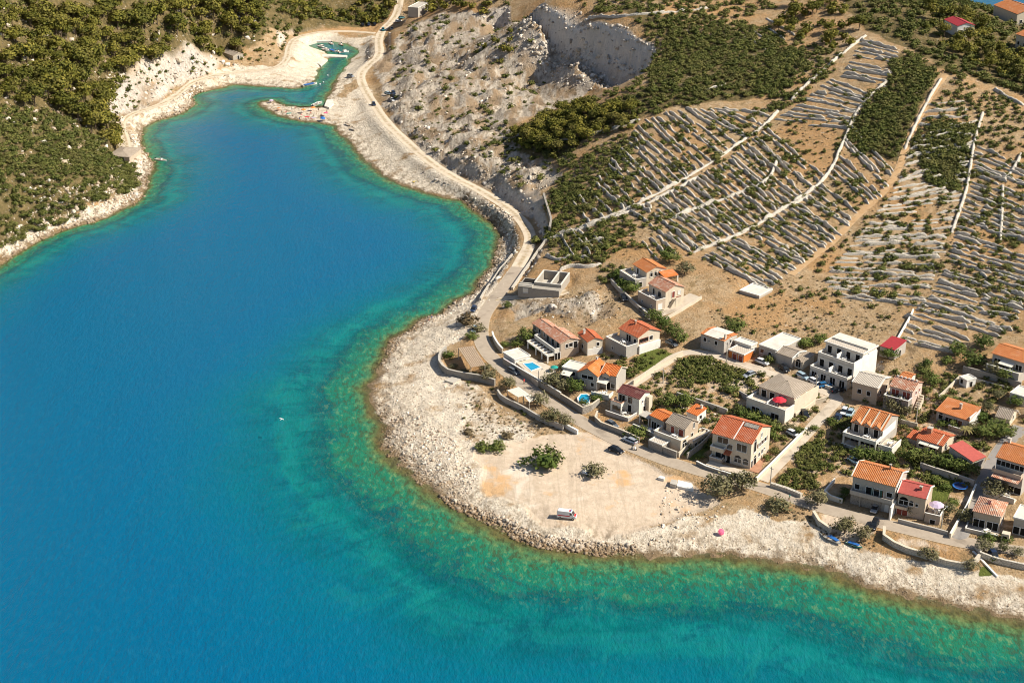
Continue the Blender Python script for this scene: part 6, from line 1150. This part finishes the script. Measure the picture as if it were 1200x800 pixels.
FARL = ['left of the three dark cars parked together above the harbour','middle of the three dark cars parked together above the harbour','right of the three dark cars parked together above the harbour','teal car on the valley road by the concrete shed','white car behind the teal one on the valley road','small teal car at the fork above the harbour','grey car at the roadside right of the fork','silver car beside the harbour inlet','navy car, topmost of the row on the quarry parking place','black car in the row on the quarry parking place','white car, lowest of the row on the quarry parking place','dark blue car on the road where it passes the beach','pale car left of the row on the quarry parking place']
for c in CARS: car(*c)
for c, lb in zip(FARC, FARL): car(c[0], c[1], c[2], c[3], c[4], 'hatch', lb, detail=False)
def van():
    a = T(664, 606.5); b = T(673, 607.5); t = thing('ambulance_van', 'white van with red markings standing on the open parking ground', 'van', (a[0], a[1], float(hgt(a[0], a[1]))+.05), math.atan2(b[1]-a[1], b[0]-a[0])); rd = plain('red_marking', (.62,.03,.03), .5)
    pr = [(-2.6,.4),(-2.6,2.2),(-2.4,2.4),(1.2,2.4),(1.55,2.25),(2.15,1.3),(2.75,1.1),(2.8,.45)]; m = MB(); k = len(pr); m.v = [(x, -.98*(.9 if z > 1.5 else 1), z) for x, z in pr]+[(x, .98*(.9 if z > 1.5 else 1), z) for x, z in pr]; m.f = [list(range(k)), list(range(2*k-1, k-1, -1))]+[[k+i, k+(i+1) % k, (i+1) % k, i] for i in range(k)]; m.mi = [0]*(k+2); m.obj('body', PAINT['white'], t)
    MB().slab([(1.60, -.8, 2.20), (2.17, -.86, 1.32), (2.17, .86, 1.32), (1.60, .8, 2.20)], -.03).obj('windscreen', M['glass'], t)
    for s in (-1, 1):
        MB().box(-2.4, 1.1, s*.99-.012, s*.99+.012, 1.0, 1.25).obj('red_stripe', rd, t); MB().box(1.0, 1.6, s*.93-.02, s*.93+.02, 1.45, 2.05).obj('side_window', M['glass'], t); MB().box(2.74, 2.83, s*.7-.16, s*.7+.16, .85, 1.05).obj('headlight', M['lamp'], t)
        for x in (-1.7, 1.9): w = MB().tube((x, s*.75, .35), (x, s*1.0, .35), .36, k=12).obj('wheel', M['tyre'], t); MB().tube((x, s*1.0, .35), (x, s*1.02, .35), .2, k=10).obj('rim', M['rim'], w)
    c = MB(); c.box(.6, 1.35, -.2, .2, 2.402, 2.43); c.box(.8, 1.15, -.5, -.203, 2.402, 2.43); c.box(.8, 1.15, .203, .5, 2.402, 2.43); c.obj('red_cross', rd, t); t.scale = (.88,)*3; MB().slab([(2.2, -.8, 1.30), (2.7, -.85, 1.14), (2.7, .85, 1.14), (2.2, .8, 1.30)], -.02).obj('red_bonnet_panel', rd, t); MB().box(1.15, 1.35, -.6, .6, 2.432, 2.52).obj('light_bar', M['blue'], t)
    a = T(691, 557); b = T(699, 560); t = thing('boat_trailer', 'low white trailer with a dark load beside the grey brown bush', 'trailer', (a[0], a[1], float(hgt(a[0], a[1]))), math.atan2(b[1]-a[1], b[0]-a[0])); MB().box(-1.9, 1.7, -.8, .8, .5, .68).obj('bed', PAINT['white'], t); MB().box(-1.9, -1.8, -.8, .8, .684, 1.1).obj('tailboard', PAINT['white'], t); MB().box(1.6, 1.7, -.8, .8, .684, 1.1).obj('front_board', PAINT['white'], t); MB().box(-.6, .9, -.5, .5, .684, 1.05).obj('load', M['glass'], t); MB().tube((1.7, 0, .55), (2.9, 0, .5), .06).obj('drawbar', M['metal'], t)
    for s in (-1, 1): MB().tube((0, s*.82, .32), (0, s*1.02, .32), .32, k=10).obj('wheel', M['tyre'], t)
    a = T(743, 527); t = thing('motor_scooter', 'small white scooter in front of the silver estate car', 'scooter', (a[0], a[1], float(hgt(a[0], a[1]))+.05), -.6)
    m = MB(); m.prism([(-.75,-.18),(-.1,-.2),(-.1,.2),(-.75,.18)], .45, .85); m.obj('body', PAINT['white'], t); MB().slab([(.35,-.25,1.0),(.5,-.25,.35),(.5,.25,.35),(.35,.25,1.0)], .1).obj('front_shield', PAINT['white'], t); MB().box(-.1, .45, -.15, .15, .3, .38).obj('footboard', M['metal'], t); MB().box(-.7, -.1, -.14, .14, .855, .95).obj('seat', M['tyre'], t); MB().tube((.35, -.35, 1.05), (.35, .35, 1.05), .03).obj('handlebar', M['metal'], t)
    for x in (-.6, .62): MB().tube((x, -.06, .24), (x, .06, .24), .24, k=10).obj('wheel', M['tyre'], t)
van()

# ------------------------------------------------------------------ boats, jetty, water things
M['hull'] = plain('boat_hull_white', (.78,.77,.74), .35, .5, 0, .05); M['wood'] = plain('varnished_wood', (.30,.17,.08), .5)
def boat_meshes():
    st = [(-1,.62,.0),(-.6,.9,-.1),(0,1,-.14),(.5,.8,-.1),(.82,.42,.02),(1,.03,.2)]; V = []; 
    for x, w, k in st: V += [(x, -w, .34+.16*max(0, x)**2), (x, -w*.72, 0.02), (x, 0, k-.05), (x, w*.72, .02), (x, w, .34+.16*max(0, x)**2)]
    F = [[i*5+j, (i+1)*5+j, (i+1)*5+j+1, i*5+j+1] for i in range(5) for j in range(4)]+[[4, 3, 2, 1, 0]]; me = bpy.data.meshes.new('hull'); me.from_pydata(V, [], F); me.materials.append(M['hull']); me.update()
    dk = bpy.data.meshes.new('deck'); D = []
    for x, w, k in st: D += [(x*.97, -w*.9, .26+.14*max(0, x)**2), (x*.97, w*.9, .26+.14*max(0, x)**2)]
    dk.from_pydata(D, [], [[2*i, 2*i+2, 2*i+3, 2*i+1] for i in range(5)]); dk.materials.append(M['concrete']); dk.update()
    return me, dk
HULL, DECK = boat_meshes()
def boat(px, py, dx, dy, L, cab, lb, col='hull', dry=False):
    a = T(px, py) if dry else np.r_[G(px, py, 0), 0]; b = G(px+dx, py+dy, a[2]); h = L/2; t = thing('moored_boat' if not dry else 'beached_dinghy', lb, 'boat', (a[0], a[1], (float(hgt(a[0], a[1]))+.1) if dry else -.05), math.atan2(b[1]-a[1], b[0]-a[0])); S_ = (h, L*.19, L*.22)
    o = link('hull', HULL, t); o.scale = S_; o.material_slots[0].link = 'OBJECT'; o.material_slots[0].material = M[col]; o = link('deck', DECK, t); o.scale = S_
    H = L*.22*.3
    if cab == 'cabin': MB().box(-h*.1, h*.45, -L*.1, L*.1, H, H+.9).obj('cabin', M['hull'], t); MB().box(-h*.13, h*.48, -L*.085, L*.085, H+.904, H+.97).obj('cabin_roof', M['canvas'], t); MB().box(h*.452, h*.47, -L*.08, L*.08, H+.35, H+.8).obj('windscreen', M['glass'], t)
    elif cab == 'console': MB().box(-h*.05, h*.12, -.35, .35, H, H+.85).obj('console', M['hull'], t); MB().slab([(h*.13, -.35, H+.8), (h*.05, -.3, H+1.25), (h*.05, .3, H+1.25), (h*.13, .35, H+.8)], .03).obj('windscreen', M['glass'], t)
    elif cab == 'cover': MB().slab([(-h*.7, -L*.13, H+.22), (h*.6, -L*.1, H+.3), (h*.6, L*.1, H+.3), (-h*.7, L*.13, H+.22)], .08).obj('cover', M['blue'], t)
    for x in (-.45, .3): MB().box(h*x-.12, h*x+.12, -L*.13, L*.13, H+.02, H+.12).obj('thwart', M['wood'], t)
    MB().box(-h-.25, -h+.05, -.16, .16, .05, H+.45).obj('outboard_motor', M['tyre'], t)
for b in [(189,188,5,1,6.,'console','white open boat moored off the west shore below the cottage'),(377,55.5,5,2,6.5,'cabin','white cabin boat at the inner left of the harbour'),(388.5,51.8,4,3,5.5,'console','white boat lying at the back quay of the harbour'),(400,53,4,2,5,'console','small brownish boat at the back quay of the harbour'),(382,59.3,6,2.5,7,'cabin','larger white boat nearest the harbour jetty on the left'),(389.5,60,6,2.5,7,'cover','white boat with blue cover by the harbour jetty'),(396.5,61,5,1.5,5,'console','small pale boat beside the harbour jetty'),(403,61.8,6,-1,6,'cabin','white boat at the outer end of the harbour jetty'),(363,100,6,-1.2,8.5,'cover','long white boat with dark stern at the point of the inlet'),(372,122.5,5,-2,7.5,'console','white motorboat floating beside the bathing spit')]:
    boat(*b, col='wood' if 'brownish' in b[6] else 'hull')
boat(977,633,8,5,4.6,'cover','dinghy with blue and red covers pulled up under the shore olives', dry=True); boat(1001,639,8,3,4.2,'cover','teal dinghy on the shingle beside the olives', 'teal', True); boat(969,630,7,5,4.2,'','grey upturned looking dinghy at the end of the curved sea wall', 'metal', True)
boat(414,152,3,4,4.5,'','dark rowing boat lying on the beach below the road', 'polewood', True); boat(408,147,4,2.4,4.5,'','narrow dark boat on the beach above the rowing boat', 'polewood', True)
def quay():
    def slab(name, pts, z0, z1, lb, mat='flat'):
        P = G(np.array(pts)[:, 0], np.array(pts)[:, 1], z1); c = P.mean(0); a = P-c; ar = sum(a[i, 0]*a[(i+1) % len(a), 1]-a[(i+1) % len(a), 0]*a[i, 1] for i in range(len(a))); a = a if ar > 0 else a[::-1]
        t = thing(name, lb, name.split('_')[-1], (c[0], c[1], 0)); MB().prism([tuple(p) for p in a], z0, z1).obj('deck', M[mat], t); return t
    slab('jetty', [(371,64),(386,63.5),(407,65),(406,67),(386,66.5),(372,67)], -2, .8, 'pale concrete jetty in the little harbour'); slab('quay', [(372,74),(382,68.5),(384,70),(376,77)], -2, .7, 'small concrete quay step beside the jetty'); slab('quay', [(356,53),(371,48.6),(388,48),(388,46.8),(370,47),(352,52)], -2, 1.0, 'back quay wall of the little harbour'); slab('quay', [(380,124),(383,117),(390,116),(391,121),(386,126)], -2, 1.1, 'concrete landing at the root of the bathing spit')
    slab('concrete_slab', [(521,445.5),(531,448.5),(540,443.8),(530,441)], -1, float(T(530,445)[2])+.35, 'square concrete slab below the curved restaurant wall', 'concrete')
    slab('concrete_slab', [(793,569),(795,562),(811,566),(813,573.5)], -1, float(T(803,568)[2])+.5, 'white broken slab beside the road opposite the tan house', 'bright'); slab('concrete_slab', [(785,566),(787,561),(794,562.5),(792,568)], -1, float(T(790,565)[2])+.9, 'grey concrete block beside the white broken slab', 'concrete'); slab('boulder', [(771,559),(774,557),(779,558),(778,561)], -1, float(T(775,559)[2])+.6, 'single white boulder at the corner of the parking ground', 'bright')
    for px, py, lb in ((375, 99, 'white mooring buoy off the inlet point'), (384, 88.5, 'tiny white buoy in the inlet'), (379, 96.5, 'second white mooring buoy in the inlet')):
        g = G(px, py); t = thing('mooring_buoy', lb, 'buoy', (g[0], g[1], 0)); MB().tube((0, 0, -.3), (0, 0, .35), .42, .3, 10).obj('float', M['hull'], t); MB().tube((0, 0, .35), (0, 0, .6), .05, k=6).obj('ring_post', M['metal'], t)
    g = G(330, 491, 6); t = thing('seagull', 'white gull with spread wings gliding low over the blue bay', 'gull', (g[0], g[1], 6.), .9); MB().tube((-.3, 0, 0), (.25, 0, .03), .05, .10, 8).obj('body', M['hull'], t); MB().tube((.25, 0, .03), (.42, 0, .06), .09, .03, 8).obj('head', M['hull'], t); MB().slab([(-.3, -.05, .02), (-.55, -.12, .02), (-.55, .12, .02), (-.3, .05, .02)], .02).obj('tail', M['hull'], t)
    for s in (-1, 1): MB().slab([(.16, s*.05, .05), (.24, s*.45, .16), (.0, s*.95, .10), (-.06, s*.9, .1), (.02, s*.45, .15), (-.1, s*.05, .05)][::s], .02).obj('wing', M['hull'], t)
quay()

# ------------------------------------------------------------------ people (one skinned body per pose), parasols, poles, garden things
def person_mesh(name, joints, edges, radii):
    me = bpy.data.meshes.new(name); me.from_pydata(joints, edges, []); o = bpy.data.objects.new(name, me); COL.objects.link(o); sk = o.modifiers.new('skin', 'SKIN')
    for i, r in enumerate(radii): me.skin_vertices[0].data[i].radius = (r, r*.85)
    me.skin_vertices[0].data[0].use_root = True; sb = o.modifiers.new('sub', 'SUBSURF'); sb.levels = 1
    ev = bpy.data.meshes.new_from_object(o.evaluated_get(bpy.context.evaluated_depsgraph_get())); bpy.data.objects.remove(o); ev.name = name; return ev
STAND = [(0,0,.95),(0,0,1.2),(0,0,1.42),(0,0,1.54),(.02,0,1.68),(.02,0,1.76),(0,.19,1.4),(.02,.24,1.12),(.1,.24,.88),(.13,.24,.78),(0,-.19,1.4),(-.02,-.25,1.12),(.04,-.26,.88),(.07,-.26,.78),(0,.1,.9),(.06,.11,.5),(-.02,.11,.08),(.14,.12,.04),(0,-.1,.9),(-.05,-.11,.5),(-.12,-.11,.08),(.03,-.12,.04)]
EDG = [(0,1),(1,2),(2,3),(3,4),(4,5),(2,6),(6,7),(7,8),(8,9),(2,10),(10,11),(11,12),(12,13),(0,14),(14,15),(15,16),(16,17),(0,18),(18,19),(19,20),(20,21)]
RAD = [.15,.14,.15,.06,.10,.08,.065,.05,.038,.035,.065,.05,.038,.035,.095,.065,.045,.035,.095,.065,.045,.035]
SIT = [(0,0,.12),(-.04,0,.4),(-.06,0,.62),(-.05,0,.74),(-.02,0,.88),(-.02,0,.96),(-.06,.19,.6),(-.2,.25,.34),(-.28,.26,.08),(-.3,.27,.04),(-.06,-.19,.6),(-.2,-.25,.34),(-.28,-.26,.08),(-.3,-.27,.04),(.08,.1,.12),(.45,.13,.38),(.72,.12,.06),(.84,.12,.05),(.08,-.1,.12),(.5,-.12,.14),(.9,-.13,.06),(.98,-.13,.1)]
LIE = [(0,0,.12),(-.25,0,.13),(-.47,0,.13),(-.59,0,.13),(-.73,0,.14),(-.81,0,.14),(-.45,.2,.1),(-.2,.3,.08),(.03,.3,.07),(.12,.3,.06),(-.45,-.2,.1),(-.66,-.32,.08),(-.82,-.18,.08),(-.88,-.1,.08),(.05,.1,.11),(.45,.13,.1),(.86,.14,.07),(.93,.16,.1),(.05,-.1,.11),(.45,-.12,.1),(.86,-.15,.07),(.93,-.17,.1)]
POSE = {k: person_mesh('body', j, EDG, RAD) for k, j in (('stand', STAND), ('sit', SIT), ('lie', LIE))}
SKIN = plain('skin', (.50,.29,.18), .6, .3, 0, .06); HAIR = plain('hair_dark', (.04,.025,.015), .7)
for me in POSE.values(): me.materials.append(SKIN)
CL = {'red': M['redcloth'], 'blue': M['blue'], 'black': PAINT['black'], 'white': M['canvas'], 'teal': M['teal'], 'pink': M['pinkcloth']}
def shell(pose, lo, hi, mat):
    """clothing: the part of the body surface between two joints, lifted a little off the skin"""
    me = POSE[pose]; J = {'stand': STAND, 'sit': SIT, 'lie': LIE}[pose]; c = [Vector(J[i]) for i in (range(0, 1) if lo == 'hip' else range(0, 3))]; keep = []; legs = [Vector(J[i])*.6+Vector(J[0])*.4 for i in (15, 19)]
    for p in me.polygons:
        q = sum((me.vertices[v].co for v in p.vertices), Vector())/len(p.vertices)
        if min((q-k).length for k in c+([*legs] if lo == 'hip' else [])) < .21: keep.append(p)
    V = [tuple(v.co+v.normal*.018) for v in me.vertices]; used = sorted({v for p in keep for v in p.vertices}); mp = {v: i for i, v in enumerate(used)}
    m = bpy.data.meshes.new('clothes'); m.from_pydata([V[v] for v in used], [], [[mp[v] for v in p.vertices] for p in keep]); m.materials.append(SKIN); m.update(); return m
CLOTH = {(p, k): shell(p, k, None, None) for p in POSE for k in ('hip', 'torso')}
def person(px, py, pose, cl, part, lb, rot=0., group=None, z=None):
    a = T(px, py); t = thing('person', lb, 'person', (a[0], a[1], float(hgt(a[0], a[1]))+.05 if z is None else z), rot, group); link('body', POSE[pose], t); o = link('swimwear' if part == 'hip' else 'shirt', CLOTH[(pose, part)], t); o.material_slots[0].link = 'OBJECT'; o.material_slots[0].material = CL[cl]
    J = {'stand': STAND, 'sit': SIT, 'lie': LIE}[pose]; h = Vector(J[5]); m = MB(); m.tube(h+Vector((-.03, 0, -.06)), h+Vector((-.02, 0, .06)), .105, .06, 8); m.obj('hair', HAIR, t)
BEACH = [(317,120,'sit'),(320.5,122.5,'lie'),(327,129.5,'lie'),(330,132,'sit'),(333,126.5,'stand'),(335.5,131.8,'sit'),(342,129.8,'stand'),(342.5,136.5,'sit'),(346,128.2,'stand'),(347,134.2,'sit'),(350,132.5,'lie'),(353,135,'sit'),(356,131,'stand'),(360,134,'lie'),(364,133,'sit'),(367.5,136.8,'sit'),(371,134,'stand'),(364.5,139.5,'sit'),(351,141,'stand'),(373.5,130.5,'stand'),(377,135.5,'sit'),(383,134,'stand')]
for i, (px, py, ps) in enumerate(BEACH): person(px, py, ps, ['blue','black','red','teal','white','pink'][i % 6], 'hip', 'bather %s among the crowd on the pebble spit by the harbour inlet' % {'sit': 'sitting', 'lie': 'lying', 'stand': 'standing'}[ps], random.uniform(0, 6), 'bathers on the pebble spit')
person(925,586,'stand','teal','torso','person in a teal shirt walking along the coast road', -.5); person(614,450,'stand','red','torso','person in a red shirt on the road by the pool wall', -.7)
person(503,375.5,'sit','red','hip','bather in red sitting on the rocks at the water edge', 2.6); person(506,374,'stand','blue','hip','bather in blue standing on the rocks at the water edge', 2.); person(497,379,'lie','white','hip','bather in white lying on the flat rocks', 1.); person(846,623,'sit','pink','hip','bather in pink sitting beside the pink beach umbrella', 3.); person(487,213.5,'lie','blue','hip','sunbather lying on the yellow towel below the road', .5)
def parasol(loc, r, h, mat, lb, tilt=0., name='parasol'):
    t = thing(name, lb, 'umbrella', loc); t.rotation_euler = (tilt, tilt*.6, 0); MB().tube((0, 0, -.2), (0, 0, h), .03, k=6).obj('pole', M['metal'], t); m = MB(); n = 8; ring = [(r*math.cos(2*math.pi*i/n), r*math.sin(2*math.pi*i/n), h-r*.38) for i in range(n)]; mid = [(.55*x, .55*y, h-r*.12) for x, y, z in ring]
    for i in range(n): j = (i+1) % n; m.poly([ring[i], ring[j], mid[j], mid[i]]); m.poly([mid[i], mid[j], (0, 0, h)])
    m.obj('canopy', M[mat], t)
def on(px, py, dz=0): p = T(px, py); return (p[0], p[1], float(hgt(p[0], p[1]))+dz)
M['orangecloth'] = plain('orange_cloth', (.75,.25,.06), .8); M['yellowcloth'] = plain('yellow_cloth', (.75,.62,.08), .8)
parasol(on(356,132.5), 1.2, 2.0, 'orangecloth', 'orange parasol in the middle of the bathing spit'); parasol(on(367,130), 1.2, 2., 'orangecloth', 'orange parasol near the white motorboat on the spit'); parasol(on(378,141.5), 1.2, 1.9, 'blue', 'blue parasol at the landward end of the spit', .3); parasol(on(382,136), 1.1, 1.9, 'pinkcloth', 'pink parasol at the root of the spit'); parasol(on(327,130.5), 1.1, 1.8, 'orangecloth', 'small orange parasol at the outer end of the spit', -.2); parasol(on(318,121), 1.2, 1.8, 'lilac', 'lilac parasol on the tip of the spit')
parasol(on(843,624), .85, 1.4, 'pinkcloth', 'pink beach umbrella leaning over on the white shingle', .75); parasol(UMB, 2.0, 2.5, 'redcloth', 'red parasol on the terrace of the hipped roof house'); parasol(UMB2, 1.9, 2.6, 'lilac', 'lilac and green parasol on the side terrace of the pinkish roofed house'); parasol(on(649.5,436.5), 1.2, 2.2, 'teal', 'green parasol at the corner of the pool terrace')
for px, py, mt, lb in ((360,137,'redcloth','red beach mat on the bathing spit'), (487,213,'yellowcloth','yellow towel on the narrow beach below the road'), (339,133,'teal','teal beach mat on the bathing spit'), (368,138,'lilac','lilac beach mat on the bathing spit')):
    p = on(px, py, .06); t = thing('beach_mat', lb, 'beach mat', p, .4); MB().box(-1.1, 1.1, -.6, .6, 0, .05).obj('cloth', M[mt], t)
def pole(px, py, h, lb, lamp=False):
    p = on(px, py); t = thing('utility_pole', lb, 'pole', p, .7); MB().tube((0, 0, -1), (0, 0, h), .17, .11, 8).obj('shaft', M['polewood'], t)
    if lamp: MB().tube((0, 0, h-.3), (1.2, 0, h+.1), .05, k=6).obj('lamp_arm', M['metal'], t); MB().box(1.0, 1.6, -.14, .14, h+.05, h+.17).obj('lamp_head', M['metal'], t)
    else: MB().box(-.05, .05, -.7, .7, h-.6, h-.48).obj('crossarm', M['polewood'], t); [MB().tube((0, y, h-.48), (0, y, h-.3), .05, k=6).obj('insulator', M['frame'], t) for y in (-.6, 0, .6)]
for a in ((902.5,571,6.,'utility pole at the corner of the lane mouth'),(1007,593,5.2,'street lamp before the long orange roofed house',True),(1103,618,5.2,'street lamp at the end of the hedge near the alley',True),(851,427,7.,'tall pole beside the orange walled annex'),(955.5,462,6.,'pole beside the cars below the apartment house'),(1073,498,6.8,'tall pole below the weathered red roofed house'),(777,449,4.5,'short pole beside the green thicket'),(631,451,4.5,'slim pole on the wall of the pool terrace',True)): pole(*a)
def pergola(c, h, lb, mat, beams=9):
    P = [np.r_[G(x, y, float(T(x, y)[2])+h), float(T(x, y)[2])+h] for x, y in c]; z = max(p[2] for p in P); P = [Vector(G(x, y, z)).to_3d() for x, y in c]; o = P[0]; t = thing('pergola', lb, 'pergola', (o.x, o.y, z-h))
    L = [Vector((p.x-o.x, p.y-o.y, h)) for p in P]
    for p in L: MB().tube((p.x*.96+.1, p.y*.96, -2), (p.x*.96+.1, p.y*.96, h-.1), .12, k=6).obj('post', M['polewood'], t)
    for i in range(beams):
        f0, f1 = (i+.06)/beams, (i+.9)/beams; MB().slab([L[0].lerp(L[1], f0), L[0].lerp(L[1], f1), L[3].lerp(L[2], f1), L[3].lerp(L[2], f0)], .1).obj('roof_strip', M[mat], t)
pergola([(537,407.5),(555,405),(569,427.5),(552,430)], 2.6, 'long brown reed pergola over the beach restaurant terrace', 'reed', 8); pergola([(594,457),(608,453),(620.5,462),(607,465)], 2.3, 'striped beige pergola on the roadside terrace', 'canvas', 6); pergola([(613,463),(622,462),(630,467),(620,471)], 2.2, 'smaller beige awning right of the striped pergola', 'canvas', 3)
def pool(c, lb, rim=.5, lift=.25, mat='pool', deck=None):
    z = float(T(*np.mean(c, 0))[2])+lift; P = G(np.array(c)[:, 0], np.array(c)[:, 1], z); cc = P.mean(0); a = P-cc; t = thing('swimming_pool', lb, 'pool', (cc[0], cc[1], z)); n = len(a)
    MB().prism([tuple(p) for p in a[::-1]] if sum(a[i-1, 0]*a[i, 1]-a[i, 0]*a[i-1, 1] for i in range(n)) < 0 else [tuple(p) for p in a], -1, -.06).obj('water', M[mat], t); m = MB(); o = a*(1+rim/np.linalg.norm(a, axis=1)[:, None])
    for i in range(n): j = (i+1) % n; m.slab([(*a[i], .02), (*o[i], .02), (*o[j], .02), (*a[j], .02)], .6)
    m.obj('rim', M['bright'], t)
    if deck is not None:
        D = G(np.array(deck)[:, 0], np.array(deck)[:, 1], z)-cc; s = sum(D[i-1, 0]*D[i, 1]-D[i, 0]*D[i-1, 1] for i in range(len(D))); MB().prism([tuple(p) for p in (D if s > 0 else D[::-1])], -2, -.07).obj('pool_deck', M['paving'], t)
pool([(613.5,426),(622.5,434),(633,430),(624,424.5)], 'blue rectangular swimming pool below the stone villa', .5, 1.2, 'pool', [(604,423),(630,447),(653,440),(650,431),(622,418)])
pool([(678,466),(681,462),(687,461.5),(691,464),(690,471),(684,473),(679,471)], 'small round edged garden pond with bright blue water', .5, .4)
g = on(1125,572, .05); t = thing('trampoline', 'round blue trampoline on the pale terrace behind the lawn', 'trampoline', g); MB().tube((0, 0, .6), (0, 0, .66), 1.7, k=16).obj('mat', plain('trampoline_mat', (.02,.03,.10), .6), t); m = MB()
for i in range(16): a, b = 2*math.pi*i/16, 2*math.pi*(i+1)/16; m.slab([(1.5*math.cos(a), 1.5*math.sin(a), .72), (1.9*math.cos(a), 1.9*math.sin(a), .72), (1.9*math.cos(b), 1.9*math.sin(b), .72), (1.5*math.cos(b), 1.5*math.sin(b), .72)], .06)
m.obj('pad_ring', M['blue'], t)
for i in range(6): a = math.pi*i/3; MB().tube((1.7*math.cos(a), 1.7*math.sin(a), -.2), (1.7*math.cos(a), 1.7*math.sin(a), .6), .04, k=5).obj('leg', M['metal'], t)
def patio_sets():
    tb = MB().box(-.7, .7, -.4, .4, .70, .75).mesh('table_top', M['frame']); lg = MB().box(-.04, .04, -.04, .04, 0, .698).mesh('leg', M['frame']); ch = MB().box(-.22, .22, -.22, .22, .42, .46).mesh('seat', M['frame']); bk = MB().box(-.22, .22, -.22, -.18, .462, .9).mesh('backrest', M['frame']); cl = MB().box(-.2, .2, -.2, .2, 0, .418).mesh('chair_legs', M['metal'])
    seen = set()
    for i, (loc, nm, lb) in enumerate(PATIOS):
        w = lb.split()[:7]
        while w[-1] in ('and', 'with', 'a', 'the', 'of', 'by', 'on', 'in', 'tiled', 'two', 'white', 'red', 'brown', 'flat', 'grey', 'its', 'to', 'at', 'long', 'tall', 'orange', 'pale', 'dark', 'bright', 'stone', 'lower', 'hipped'): w.pop()
        t = thing('patio_table', 'white garden table on the %s%s of the %s' % ('upper ' if (nm, lb) in seen else '', nm, ' '.join(w)), 'table', loc, .9*i); link('table_top', tb, t)
        seen.add((nm, lb))
        for x in (-.6, .6):
            for y in (-.3, .3): o = link('leg', lg, t, (x, y, 0))
        for k, (x, y, r) in enumerate(((-.4, .7, math.pi), (.4, .75, math.pi+.2), (-.35, -.75, .15), (1.1, 0, math.pi/2))):
            c = thing('patio_chair', 'white garden chair at a table on a house terrace', 'chair', Vector(loc)+Matrix.Rotation(.9*i, 3, 'Z') @ Vector((x, y, 0)), .9*i+r, 'garden chairs on the terraces'); link('seat', ch, c); link('backrest', bk, c); link('chair_legs', cl, c)
patio_sets()
build_setting()
for o in scene.objects:
    if 'category' in o: o['kind'] = 'thing'
